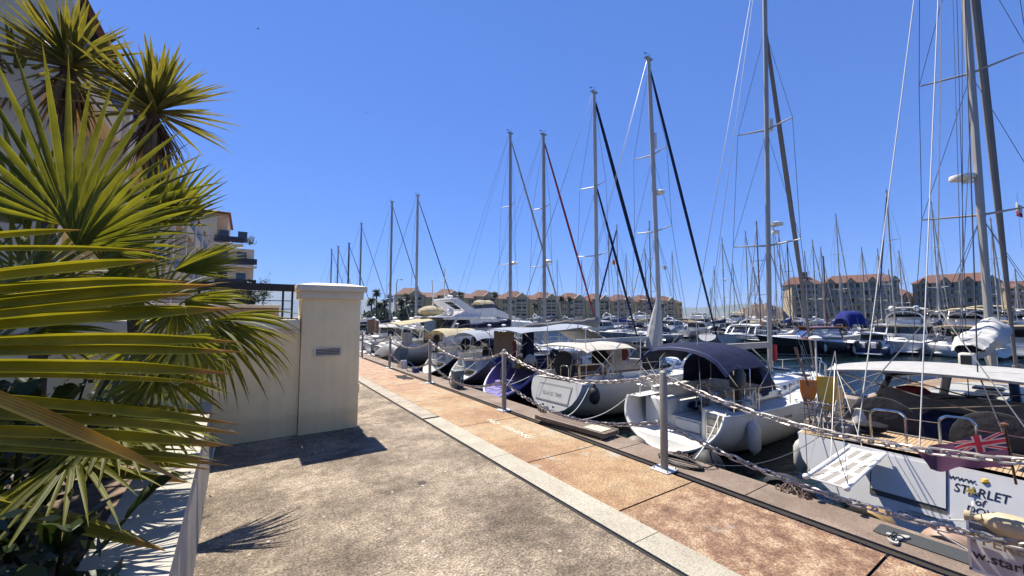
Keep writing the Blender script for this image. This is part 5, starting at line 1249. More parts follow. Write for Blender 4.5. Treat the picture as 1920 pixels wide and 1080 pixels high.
b.tube([(-.02,.02,.66),(-.05,.2,.6),(-.05,.22,.45),(-.02,.03,.36)],.011,5); b.build('lashing',ROPEW,S_)
b=MB(); b.lathe((6.52,1.0,.655),[(.02,0),(.055,.01),(.055,.05),(.035,.08),(.05,.12),(.115,.24),(.125,.32),(.125,1.2),(.1,1.34),(.03,1.45)],16,q=MX.Rotation(PI/2,3,'X')@MX.Identity(3)); one(b,'long_fender',M('yellowed_fender',(.56,.44,.26),.55,var=.18,scale=6),'long yellowed fender lashed on top of the banner board','fender')

# ---------------------------------------------------------------- terrace wall with its pillar, planter wall
WALLM=M('cream_render',(.93,.71,.38),.9,ak=1,var=.07,scale=1.5,bmp=.12,bscale=40)
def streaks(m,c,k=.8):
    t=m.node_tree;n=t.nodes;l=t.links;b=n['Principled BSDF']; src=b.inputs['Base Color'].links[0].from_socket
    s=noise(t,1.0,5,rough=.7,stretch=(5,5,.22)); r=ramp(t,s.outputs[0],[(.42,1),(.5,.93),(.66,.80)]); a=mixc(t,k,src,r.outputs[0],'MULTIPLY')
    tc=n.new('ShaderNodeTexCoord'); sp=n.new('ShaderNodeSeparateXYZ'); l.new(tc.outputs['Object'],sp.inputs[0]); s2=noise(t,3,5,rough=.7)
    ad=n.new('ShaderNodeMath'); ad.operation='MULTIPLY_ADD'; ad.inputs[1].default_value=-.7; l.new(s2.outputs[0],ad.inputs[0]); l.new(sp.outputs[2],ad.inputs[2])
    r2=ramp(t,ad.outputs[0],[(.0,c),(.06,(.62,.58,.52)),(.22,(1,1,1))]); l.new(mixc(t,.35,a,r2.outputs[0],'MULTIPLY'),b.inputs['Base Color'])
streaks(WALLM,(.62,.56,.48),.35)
CAPM=M('pale_coping_render',(.92,.78,.55),.85,var=.06,scale=2)
TW=thing('terrace_wall','cream rendered terrace wall ending in a capped pillar with a louvre vent','wall',(0,0,0))
b=MB(); b.box((-4.7,10.97,1.23),(11.56,.5,2.5)); b.box((1.07+.02,14.5,1.24),(.4,6.6,2.52)); b.build('wall',WALLM,TW)
b=MB(); b.rbox((-4.75,10.95,2.59),(11.58,.78,.22),.03); b.rbox((-4.75,10.68,2.42),(11.58,.08,.12),.02); b.build('wall_coping',CAPM,TW)
b=MB(); b.rbox((1.755,11.02,1.6),(1.33,.76,3.24),.015); b.box((2.44,11.0,.95),(.05,.5,.22)); b.build('pillar',WALLM,TW)
b=MB(); b.rbox((1.755,11.02,3.3),(1.45,.88,.2),.02); b.rbox((1.755,11.02,3.46),(1.6,1.03,.14),.03)
b.add([(1.0,10.53,3.53),(2.51,10.53,3.53),(2.51,11.51,3.53),(1.0,11.51,3.53),(1.35,10.85,3.60),(2.15,10.85,3.60),(2.15,11.2,3.60),(1.35,11.2,3.60)],[(0,1,5,4),(1,2,6,5),(2,3,7,6),(3,0,4,7),(4,5,6,7)]); b.build('pillar_cap',CAPM,TW)
b=MB(); x0,x1,z0,z1=1.37,1.99,1.83,1.99
for c,d in (((1.68,10.625,2.005),(.62,.03,.03)),((1.68,10.625,1.815),(.62,.03,.03)),((1.385,10.625,1.91),(.05,.03,.16)),((1.975,10.625,1.91),(.05,.03,.16))): b.box(c,d)
vt=b.build('louvre_vent',M('vent_cream_paint',(.85,.74,.55),.5),TW)
b=MB(); b.box((1.68,10.638,1.91),(.54,.004,.16)); b.build('vent_opening',BLACK,vt)
b=MB()
for k in range(4): b.box((1.68,10.622,1.85+.04*k),(.54,.018,.011),0,mx=MX.Rotation(.6,3,'X'))
b.build('vent_slat',M('vent_slat_cream',(.75,.66,.5),.5),vt)
RL=thing('terrace_railing','dark wooden handrail on thin posts over the terrace wall','railing',(0,0,0))
DKW=M('dark_stained_wood',(.03,.022,.018),.55,var=.3,stretch=(1,8,8))
b=MB(); b.bar((-6,11.2,3.47),(.98,11.2,3.47),.16,.17); b.build('handrail',DKW,RL)
for x in (.92,.72,-.9,-2.5): b=MB(); b.box((x,11.2,3.04),(.045,.045,.7)); b.build('rail_post',BLACK,RL)
b=MB(); b.bar((-6,11.2,2.95),(.9,11.2,2.95),.02,.02); b.bar((-6,11.2,3.15),(.9,11.2,3.15),.02,.02); b.build('rail_wire',BLACK,RL)
TB=thing('terrace_back_wall','warm peach rendered low wall at the back of the terrace','wall',(0,0,0))
b=MB(); b.box((-3,17.5,1.5),(8,.3,3.2)); b.build('wall_face',M('peach_render',(.50,.36,.25),.9,var=.08,scale=2,bmp=.1),TB); b=MB(); b.rbox((-3,17.45,3.13),(8.1,.45,.1),.02); b.build('wall_top',CAPM,TB)
b=MB(); b.box((-3,14.4,2.25),(8,5.6,.12)); struct(b,'terrace_floor',M('terrace_tiles',(.40,.34,.27),.8,var=.15))
PT=thing('terrace_plant_pot','dark plant pot with a sprig on the terrace behind the railing','plant pot',(-1.05,13.0,2.3)); b=MB(); b.lathe((0,0,0),[(.14,0),(.2,.35),(.21,.38)],14); b.build('pot',M('dark_pot',(.05,.04,.035),.7),PT)
b=MB()
for i in range(30): a=U(0,6.28); b.tube([(0,0,.35),(.1*math.cos(a),.1*math.sin(a),.55),(.2*math.cos(a),.2*math.sin(a),U(.5,.9))],.008,3)
b.build('sprig',leaf('sprig_leaf',(.04,.07,.02),(.07,.1,.03)),PT)
PL=thing('planter_wall','low white planter wall with sloping coping beside the path','planter',(0,0,0),R(0))
def pw(u,side,z): # runs along the bed
    y=-2+12.72*u; x=-.33-.021*(y-3.5)*1.75/1.75; return V((x+side,y,z))
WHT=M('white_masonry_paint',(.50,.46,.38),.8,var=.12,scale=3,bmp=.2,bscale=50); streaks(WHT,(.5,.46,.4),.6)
b=MB(); b.add([pw(0,0,0),pw(1,0,0),pw(1,-.07,.90),pw(0,-.07,.90),pw(0,-.6,0),pw(1,-.6,0),pw(1,-.56,.90),pw(0,-.56,.90)],[(0,1,2,3),(5,4,7,6),(1,5,6,2),(4,0,3,7)]); b.build('wall_body',WHT,PL)
b=MB(); b.add([pw(0,-.055,.90),pw(1,-.055,.90),pw(1,-.055,.955),pw(0,-.055,.955),pw(0,-.6,.90),pw(1,-.6,.90),pw(1,-.6,.99),pw(0,-.6,.99)],[(0,1,2,3),(5,4,7,6),(3,2,6,7),(1,5,6,2),(0,3,7,4),(0,4,5,1)]); b.build('wall_top',WHT,PL,smooth=False)
sb=MB(); rr=random.Random(3)
sb.grid(lambda u,v:(-.92-9*u,-2+12.75*v,.70+.05*math.sin(v*30)*math.sin(u*40)+rr.uniform(-.015,.015)),30,40); struct(sb,'planting_soil',M('dry_soil',(.22,.15,.10),.95,var=.35,scale=6,bmp=.8,bscale=30))

# ---------------------------------------------------------------- plants
FAN=leaf('fan_palm_leaf',(.09,.105,.010),(.24,.235,.03),.6,2.2,rough=.45,spec=.3,tip=(.26,.17,.06),tipat=.9)
FANN=leaf('near_palm_leaf',(.10,.11,.008),(.27,.24,.025),.5,2.0,tip=(.32,.18,.07),rough=.3,spec=.55)
FANY=leaf('yellowing_palm_leaf',(.38,.22,.03),(.55,.36,.07),.4,4,tip=(.35,.22,.12),tipat=.78)
YUC=leaf('yucca_leaf',(.075,.08,.018),(.24,.21,.05),.42,5,rough=.35,spec=.5,tip=(.22,.14,.06),tipat=.93)
DEAD=leaf('dead_leaf',(.14,.085,.045),(.30,.19,.10),.3,5,rough=.8,spec=.1)
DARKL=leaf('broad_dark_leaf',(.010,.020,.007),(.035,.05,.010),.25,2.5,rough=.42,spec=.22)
BARK=M('palm_trunk_bark',(.13,.09,.06),.95,var=.4,scale=12,bmp=1,bscale=40)
def blade(b,base,dirv,side,L,wd,droop=.3,fold=.35,n=7,uv=None,root=.35,tipw=.02,kink=0,mi=0,tp=.45):
    "one folded leaf blade: two strips meeting at a sunken rib"
    d=V(dirv).normalized();s=V(side); s=(s-d*s.dot(d)).normalized(); up=d.cross(s).normalized()
    vs=[];us=[]
    p=V(base); dd=d.copy()
    for i in range(n+1):
        u=i/n; w_=wd*(root+(1-root)*min(1,u*3.2))*(1 if u<tp else max(tipw,1-((u-tp)/(1-tp))**1.5))
        vs+=[p+s*w_/2,p-up*fold*w_,p-s*w_/2]; us+=[u,u,u]
        dd=(dd+V((0,0,-1))*droop/n*(.4+1.6*u)+(s*kink*U(-.06,.06) if kink else V((0,0,0)))).normalized(); p=p+dd*L/n
    fs=[]
    for i in range(n): a=i*3; fs+=[(a,a+3,a+4,a+1),(a+1,a+4,a+5,a+2)]
    b.add(vs,fs,mi)
    if uv is not None: uv+=us
    return p
def build_leaf(b,name,mats,parent,uv):
    o=b.build(name,mats,parent,ang=80); me=o.data; l_=me.uv_layers.new(name='UVMap')
    for lp in me.loops: l_.data[lp.index].uv=(uv[lp.vertex_index] if lp.vertex_index<len(uv) else 0,(lp.vertex_index%3)/2)
    return o
def fan(parent,hub,axis,nrm,L,n=30,spread=R(150),wd=.05,droop=.5,mat=None,lvar=.12,web=.42,petiole=None,name='fan_leaf',asym=0,seed=1,kink=0):
    "palmate frond: leaflets spread round `axis` in the plane whose normal is nrm, joined near the hub"
    rr=random.Random(seed); a=V(axis).normalized(); nn=V(nrm); nn=(nn-a*nn.dot(a)).normalized(); s=nn.cross(a).normalized(); hub=V(hub); b=MB();uv=[]
    for i in range(n):
        k=(i/(n-1)-.5)*2; an=k*spread/2+asym
        d=a*math.cos(an)+s*math.sin(an)+nn*(.10*math.cos(an*2)+rr.uniform(-.03,.03)-.16*abs(k)); sd=(-a*math.sin(an)+s*math.cos(an))*1.0+nn*(.55 if i%2 else -.55)
        l_=L*(1-.28*abs(k)**2.2)*(1+rr.uniform(-lvar,lvar))
        blade(b,hub,d,sd,l_,wd*l_/L,droop*rr.uniform(.6,1.5),.28,8,uv,root=.10,kink=kink)
    o=build_leaf(b,name,mat or FAN,parent,uv)
    if petiole:
        q=MB(); h0=V(petiole); q.tube([h0+(hub-h0)*(k/6)+V((0,0,.18*math.sin(PI*k/6))) for k in range(7)],[.022-.002*k for k in range(7)],6); q.build('leaf_stalk',leaf('leaf_stalk_green',(.08,.10,.03),(.13,.14,.05),.1) if 'leaf_stalk_green' not in bpy.data.materials else bpy.data.materials['leaf_stalk_green'],o)
    return o
def yucca(label,base,crown,rad,n=90,seed=2,skirt=50,lean=None):
    rr=random.Random(seed); t=thing('yucca_tree',label,'yucca',base); B=V(base);cr=V(crown)-B
    b=MB(); b.tube([cr*(i/8)+V((.05*math.sin(i*1.3),.04*math.cos(i),0)) for i in range(9)],[.12-.004*i+.008*math.sin(i*3) for i in range(9)],10); b.build('trunk',BARK,t)
    b=MB();uv=[]
    for i in range(n):
        u=i/n; el=R(82-95*u+rr.uniform(-9,9)); az=i*2.39996+rr.uniform(-.2,.2)
        d=V((math.cos(az)*math.cos(el),math.sin(az)*math.cos(el),math.sin(el))); sd=V((-math.sin(az),math.cos(az),rr.uniform(-.3,.3)))
        blade(b,cr+V((0,0,-.16*u))+d*.05,d,sd,rad*rr.uniform(.78,1.08)*(1-.25*(1-u)**3),.068*rad,.12*rr.uniform(.4,2.2),.25,6,uv,root=.75)
    build_leaf(b,'crown',YUC,t,uv)
    b=MB();uv=[]
    for i in range(skirt):
        az=rr.uniform(0,6.28); el=R(rr.uniform(-84,-40)); d=V((math.cos(az)*math.cos(el),math.sin(az)*math.cos(el),math.sin(el)))
        blade(b,cr+V((0,0,-.12-.35*rr.random()))+V((d.x,d.y,0))*.08,d,V((-math.sin(az),math.cos(az),0)),rad*rr.uniform(.55,.95),.045*rad,.5,.2,5,uv,root=.7)
    build_leaf(b,'dead_leaf_skirt',DEAD,t,uv); return t
p=at(292,196,7.0); yucca('tall yucca with its spiky crown against the sky above the fan palm',(p.x-.1,p.y+.15,.68),p,1.24,120,2,75)
p=at(132,112,6.9); yucca('tall yucca with its crown in front of the white building',(p.x-.25,p.y+.3,.68),p,1.23,120,5,80)
p=at(30,140,7.8); yucca('yucca at the left edge half hidden behind its neighbour',(p.x-.1,p.y+.2,.68),p,1.15,90,8,50)
# middle fan palm
fp=thing('fan_palm','big green fan palm filling the planting bed below the yuccas','fan palm',(-2.9,6.6,.68))
def L_(p): return V(p)-V((-2.9,6.6,.68))
b=MB(); b.tube([(0,0,0),(.03,.02,.5),(0,.05,1.0)],[.2,.17,.15],10); b.build('trunk',BARK,fp)
def pxdir(u,v,du,dv,D,dd=0): return (at(u+du,v+dv,D+dd)-at(u,v,D))
S_=1.06
vdir=lambda D,u,v:(at(u,v,D)-V((0,0,HC))).normalized()
def pfan(u,v,D,tu,tv,tD,n,spread,wd,droop,seed,mat=None,parent=None,tilt=(0,0,0),pet=(0,.05,1.0),lvar=.1,asym=0):
    if S_!=1: D*=S_;tD*=S_;wd*=S_
    a=at(u,v,D); e=at(tu,tv,tD); nr=-vdir(D,u,v)+V(tilt)
    return fan(parent or fp,L_(a),e-a,nr,(e-a).length,n,spread,wd,droop,mat,lvar,petiole=pet,seed=seed,asym=asym)
pfan(128,425,4.1,150,135,4.6,30,R(150),.068,.10,11,tilt=(0,0,.3),lvar=.07)
pfan(143,462,3.9,300,330,4.4,24,R(120),.056,.18,12,tilt=(0,0,.6),lvar=.07)
pfan(296,428,5.2,382,300,5.6,22,R(80),.055,.08,13,tilt=(.3,0,.3),lvar=.07)
pfan(40,420,4.6,-60,190,5.0,24,R(120),.06,.15,14,tilt=(0,0,.3))
pfan(326,508,4.35,458,464,4.75,26,R(75),.045,.12,15,tilt=(.1,0,1.2),lvar=.06)
pfan(215,520,5.0,290,370,5.5,20,R(90),.045,.15,16,tilt=(0,0,.1))
pfan(170,545,4.3,330,500,4.7,24,R(120),.05,.3,17,tilt=(0,0,.9))
pfan(20,560,4.0,-140,420,4.4,24,R(150),.06,.2,18)
pfan(60,620,4.6,220,540,5.0,24,R(160),.055,.4,21,tilt=(0,0,.4))
pfan(60,520,5.2,60,330,5.6,26,R(200),.055,.3,23,tilt=(0,0,.2))
S_=1
# second palm reaching over the path
fp2=thing('fan_palm','drooping fan palm whose fronds hang over the path before the terrace wall','fan palm',(-1.5,7.3,.68)); fp_,fp=fp,fp2
def L_(p): return V(p)-V((-1.5,7.3,.68))
b=MB(); b.tube([(0,0,0),(.03,.02,.5),(0,.05,.9)],[.17,.15,.12],10); b.build('trunk',BARK,fp2)
pfan(395,600,6.3,560,600,6.35,26,R(120),.055,.75,31,tilt=(0,0,1.0),pet=(0,.05,.9))
pfan(385,610,6.2,548,692,6.0,36,R(130),.062,.9,32,tilt=(.2,0,.6),pet=(0,.05,.9))
pfan(345,565,4.9,480,560,5.2,26,R(130),.045,.5,33,tilt=(0,0,1.0),pet=(0,.05,.9))
pfan(300,560,6.4,250,440,6.9,24,R(160),.055,.4,34,tilt=(0,0,.3),pet=(0,.05,.9))
pfan(215,790,3.45,325,862,3.1,26,R(190),.045,.3,40,tilt=(0,0,2.2),pet=(0,.05,.9))  # fronds laid nearly flat, added to shade the planter top
pfan(140,850,3.15,300,925,2.85,24,R(180),.042,.3,41,tilt=(0,0,2.2),pet=(0,.05,.9))
pfan(300,700,4.4,335,800,4.0,26,R(190),.05,.35,38,tilt=(0,0,2.2),pet=(0,.05,.9))  # more flat-lying fronds, added for the planter's shade
pfan(275,770,4.0,330,860,3.65,24,R(170),.045,.35,39,tilt=(0,0,2.2),pet=(0,.05,.9))
pfan(345,630,4.5,345,740,4.1,30,R(215),.05,.5,37,tilt=(0,0,1.2),pet=(0,.05,.9))
pfan(330,580,6.6,300,660,6.2,22,R(170),.055,.6,35,tilt=(0,0,.4),pet=(0,.05,.9))
pfan(270,640,6.9,230,760,6.7,20,R(170),.07,.5,36,tilt=(0,0,.2),pet=(0,.05,.9))
# the nearest frond, long leaflets running in from the left
nf=thing('palm_frond','nearest palm frond with long horizontal leaflets coming in from the left','palm frond',at(-330,690,2.7))
o0=at(-330,690,2.7)
b=MB();uv=[]; rr=random.Random(6)
near=[(-200,460,150,434,.034),(-200,468,290,470,.026),(-200,540,292,493,.055),(-200,558,340,522,.05),(-200,592,398,543,.065),(-200,608,360,562,.05),(-210,622,432,588,.07),(-210,650,440,640,.062),(-210,662,452,668,.05),(-215,688,428,697,.066),(-215,706,408,711,.03),(-220,738,440,788,.058),(-160,768,446,821,.05),(-220,800,425,850,.062),(-200,816,395,862,.04),(-215,826,418,881,.052),(-220,905,300,1034,.085),(-220,1010,60,1130,.05),(-200,760,400,770,.06),(-200,790,392,800,.06),(-200,812,400,836,.06),(-200,840,388,868,.06),(-200,860,350,905,.06)]
for (u0,v0,u1,v1,wd) in near:
    a=DD=1 if v0 not in(760,790,812,840,860) else 1.5; a=at(u0,v0,2.5*DD+rr.uniform(-.12,.12)); e=at(u1,v1,2.95*DD+rr.uniform(-.15,.15)); wd*=DD; d=e-a; ln=d.length  # the deeper, wider leaflets are extras added to shade the planter
    blade(b,a-o0,d+V((0,0,.05*ln)),V((.25,-.5,1)),ln*1.02,wd*1.5,.10,.7,16,uv,root=.8,tipw=.04,kink=.2,tp=.68)
build_leaf(b,'leaflets',FANN,nf,uv)
b=MB();uv=[]; blade(b,at(-120,700,2.35)-o0,at(262,905,2.65)-at(-120,700,2.35)+V((0,0,.17)),V((.1,-.3,1)),1.48,.105,.22,.6,16,uv,root=.9,tipw=0,kink=.3); build_leaf(b,'yellow_leaflet',FANY,nf,uv)
b=MB()
for k in range(16):
    (u0,v0,u1,v1,wd)=near[k%len(near)]; e=at(u1*(.4+.6*rr.random()),v0+(v1-v0)*.8,2.75)-o0; q=[e]
    for j in range(5): q.append(q[-1]+V((rr.uniform(-.02,.03),0,rr.uniform(-.03,.012))))
    b.tube(q,.0016,3)
b.build('leaf_thread',leaf('leaf_fibre',(.5,.4,.25),(.6,.5,.3),.3),nf)
b=MB(); hub=at(-330,690,2.65)-o0
for (u0,v0,u1,v1,wd) in near: b.tube([hub,at(u0,v0,2.5)-o0+V((.02,0,0))],wd*.4,5)
b.build('leaf_base',FANN,nf)
# bird-of-paradise leaves and shade plants in the bed
def broad(label,base,leaves,mat,seed):
    t=thing('broad_leaf_plant',label,'plant',base); rr=random.Random(seed)
    for (dx,dy,dz,L,wd,dr) in leaves:
        b=MB(); d=V((dx,dy,dz)); ln=d.length; b.tube([V((0,0,0)),d*.5+V((0,0,.05*ln)),d],.014,5)
        s=d.cross(V((0,0,1))).normalized(); dd=d.normalized()
        def f(u,v):
            w_=wd*math.sin(PI*min(1,.04+u*.96))**.75; x=d+dd*L*u+V((0,0,-dr*u*u*L))
            return x+s*w_*(v-.5)+V((0,0,.25*w_*abs(v-.5)*2))+V((0,0,.01*math.sin(u*26+v*5)))
        b.grid(f,14,6); b.build('leaf',mat,t)
rr=random.Random(9)
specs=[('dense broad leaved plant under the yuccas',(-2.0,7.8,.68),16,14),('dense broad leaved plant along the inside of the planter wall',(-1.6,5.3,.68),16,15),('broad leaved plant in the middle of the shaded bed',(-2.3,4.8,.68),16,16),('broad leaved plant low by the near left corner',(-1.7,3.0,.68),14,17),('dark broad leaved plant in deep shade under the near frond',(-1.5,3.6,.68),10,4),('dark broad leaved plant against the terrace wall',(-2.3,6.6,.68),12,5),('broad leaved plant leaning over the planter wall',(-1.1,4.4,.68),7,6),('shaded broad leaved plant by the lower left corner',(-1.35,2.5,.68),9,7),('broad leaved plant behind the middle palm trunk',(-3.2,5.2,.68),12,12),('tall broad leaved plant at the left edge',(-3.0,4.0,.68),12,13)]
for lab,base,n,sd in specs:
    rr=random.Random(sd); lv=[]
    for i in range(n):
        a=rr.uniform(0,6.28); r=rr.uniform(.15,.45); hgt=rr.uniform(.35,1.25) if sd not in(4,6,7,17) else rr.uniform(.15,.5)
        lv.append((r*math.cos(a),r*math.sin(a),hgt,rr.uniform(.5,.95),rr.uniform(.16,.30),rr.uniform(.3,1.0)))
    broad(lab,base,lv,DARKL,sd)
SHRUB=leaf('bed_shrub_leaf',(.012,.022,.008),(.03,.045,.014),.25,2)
def low(label,p,r,hg,sd):
    rr=random.Random(sd); t=thing('shade_shrub',label,'shrub',p); b=MB()
    for i in range(1100):
        q=V((rr.gauss(0,.42)*r,rr.gauss(0,.42)*r,abs(rr.gauss(.35,.3))*hg)); a=V((rr.gauss(0,1),rr.gauss(0,1),rr.gauss(.3,.7))).normalized(); e=a.orthogonal().normalized()*rr.uniform(.018,.035); a*=rr.uniform(.08,.17)
        b.add([q-a*.5,q+e,q+a*.5,q-e],[(0,1,2,3)])
    b.build('foliage',SHRUB,t)
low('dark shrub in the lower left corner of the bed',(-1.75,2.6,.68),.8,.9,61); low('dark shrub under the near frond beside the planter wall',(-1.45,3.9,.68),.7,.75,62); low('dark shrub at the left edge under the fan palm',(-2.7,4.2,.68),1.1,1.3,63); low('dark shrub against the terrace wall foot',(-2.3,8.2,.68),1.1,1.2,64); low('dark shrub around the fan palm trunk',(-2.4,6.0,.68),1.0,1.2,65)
t=thing('red_flower_plant','small plant with dark red flowers by the lower left planter edge','flowering plant',(-.95,2.75,.68)); b=MB(); rr=random.Random(5)
for i in range(60): c=V((rr.uniform(-.3,.2),rr.uniform(-.35,.35),rr.uniform(.02,.25))); b.ell(c,(.035,.03,.012),0,6,4,MX.Rotation(rr.uniform(-1,1),3,'X'))
b.build('foliage',DARKL,t); b=MB()
for i in range(34): c=V((rr.uniform(-.25,.2),rr.uniform(-.35,.35),rr.uniform(.15,.3))); b.ell(c,(.02,.02,.015),0,6,4)
b.build('red_flower',M('red_petal',(.20,.008,.012),.6),t)
# ---------------------------------------------------------------- the apartment house on the left
CRM=M('cream_facade',(.95,.76,.48),.9,var=.06,scale=.8); PCH=M('peach_facade',(1.0,.66,.38),.9,var=.06,scale=.8); WHF=M('white_facade_trim',(1.0,.88,.66),.85,var=.04)
ROOFT=M('terracotta_tiles',(.14,.058,.034),.85,var=.3,scale=3,bmp=.6,bscale=30); BLUSH=M('navy_shutter_paint',(.012,.022,.06),.45); GLASSD=M('dark_window_glass',(.02,.025,.03),.08,spec=.7)
BL=thing('terraced_apartment_house','white and peach apartment house with navy shutters behind the yuccas','apartment house',(-4.6,0,0))
b=MB(); b.box((-5,33,5.3),(9.6,46,10.6)); b.build('wall',PCH,BL)
b=MB(); b.box((-4.9,33,10.9),(10.4,46.6,.5)); b.box((.0,33,7.9),(.6,46,.35)); b.box((.0,33,4.6),(.6,46,.35)); b.build('cornice',WHF,BL)
y=11.5; i=0
while y<55:
    b=MB(); b.box((.65,y,5.0),(1.5,.35,10.2)); b.prism([(1.4,y-.17,10.1),(1.4,y+.17,10.1),(1.4,y+.17,0),(1.4,y-.17,0)],(.02,0,0)); b.build('party_fin',WHF,BL)
    for z in (1.4,4.7,8.0):
        b=MB(); b.box((.55,y+2.3,z),(1.5,4.2,.22)); b.box((1.25,y+2.3,z+.55),(.12,4.2,.95)); b.build('balcony',CRM,BL)
        w_=MB(); w_.box((-.17,y+1.7,z+1.35),(.06,2.4,2.1)); w_.build('window',GLASSD,BL)
        for dy in (.35,3.1): q=MB(); q.box((-.12,y+dy,z+1.35),(.08,.62,2.2)); q.build('shutter',BLUSH,BL)
    q=MB(); q.grid(lambda u,v:(.0+1.3*u,y+.8+2.6*v,10.3-.6*u-.06*math.sin(v*PI)),3,6,thick=.02); q.build('blue_awning',BLUEC if i%2 else NAVYC,BL)
    for z in (8.6,5.3): q=MB(); q.box((1.33,y+2.3,z+.25),(.05,4.0,.5)); q.build('blue_balcony_screen',BLUSH,BL)
    y+=4.8; i+=1
b=MB(); b.prism([(-10.4,9.6,11.1),(.8,9.6,11.1),(-4.8,9.6,13.2)],(0,47,0)); b.build('roof',ROOFT,BL)
B2=thing('tiled_roof_apartment_block','cream apartment block with stepped terracotta roof beyond the peach house','apartment block',(-4.2,75,2.2),R(0))
def bxp(nm,c,d,m,par=B2): b=MB(); b.box(c,d); return b.build(nm,m,par)
bxp('wall',(-4.5,5,7.6),(9.0,14,15.2),CRM); bxp('lower_wall',(2.3,4.5,5.4),(5.0,12,10.8),CRM)
bxp('stair_tower',(-1.0,4.5,8),(4.5,11,16.0),PCH)
for (x0,x1,z,hh) in ((-9.6,-2.8,15.2,1.5),(-3.5,1.6,14.6+1.4,1.3)):
    b=MB(); b.add([(x0,-2.6,z),(x1,-2.6,z),(x1,12.4,z),(x0,12.4,z),((x0+x1)/2-.6,3,z+hh),((x0+x1)/2-.6,7,z+hh)],[(0,1,4),(1,2,5,4),(2,3,5),(3,0,4,5),(3,2,1,0)]); b.build('roof',ROOFT,B2)
for k,z in enumerate((1.6,4.8,8.0,11.2)):
    bxp('balcony',(2.6-.35*(k>2)*3,-1.9,z),(5.2 if k<3 else 3.6,1.6,.28),WHF); bxp('balcony_rail',(2.6-.35*(k>2)*3,-2.65,z+.75),(5.2 if k<3 else 3.6,.06,.9),BLACK)
    for x in (-6.5,-3.9,.9,3.2): bxp('window',(x,-2.03 if x<-2 else -1.55 if x>0 else -1.5,z+1.4),(1.2,.12,1.7),GLASSD)
def bush(nm,label,p,r,hgt,mat,n=900,seed=1,cat='shrub',trunk=None,group=None,leafs=.35):
    rr=random.Random(seed); t=thing(nm,label,cat,p,0,group); b=MB()
    cl=[(V((rr.gauss(0,.45),rr.gauss(0,.45),rr.uniform(.25,1))),rr.uniform(.22,.42)) for _ in range(16)]
    for i in range(n):
        c,s=cl[rr.randrange(len(cl))]; d=V((rr.gauss(0,1),rr.gauss(0,1),rr.gauss(0,1))).normalized()*s*rr.random()**.35
        q=c+d; q=V((q.x*r,q.y*r,q.z*hgt)); a=V((rr.gauss(0,1),rr.gauss(0,1),rr.gauss(0,.7))).normalized(); e=a.orthogonal().normalized()*leafs*.35; a=a*leafs*rr.uniform(.5,1)
        b.add([q-a*.5,q+e*.5,q+a*.5,q-e*.5],[(0,1,2,3)])
    b.build('crown',mat,t)
    k=MB(); k.tube([(0,0,0),(.02,0,hgt*.3),(0,.02,hgt*.7)],[.09*r+.02,.06*r+.015,.02],6); k.build('trunk',BARK,t); return t
BUSHL=leaf('shrub_leaf',(.018,.035,.012),(.05,.075,.025),.3,1.5); OLIVE=leaf('olive_leaf',(.05,.065,.035),(.10,.115,.06),.3,1.5)
bush('green_shrub','dark shrub in front of the tiled roof block',(.3,70,2.2),2.1,4.6,BUSHL,1500,3,leafs=.5)
bush('green_shrub','small shrub on the upper balcony of the tiled roof block',(-.1,75.6,14.0),.9,1.2,BUSHL,300,13,leafs=.35)
p=at(493,556,58); bush('small_tree','small round tree standing alone above the terrace handrail',(p.x,p.y,2.3),1.15,5.4,OLIVE,420,4,'tree',leafs=.35)
p=at(378,402,62); pr=thing('roof_palm','small palm showing over the tiled roof edge','palm tree',(p.x,p.y,12)); b=MB();uv=[]
for i in range(26):
    a=U(0,6.28); blade(b,(0,0,4.6),(math.cos(a),math.sin(a),U(.0,.8)),(-math.sin(a),math.cos(a),0),U(1.3,2.0),.16,.9,.2,5,uv)
build_leaf(b,'crown',YUC,pr,uv); b=MB(); b.tube([(0,0,0),(0,0,4.6)],.15,6); b.build('trunk',BARK,pr)

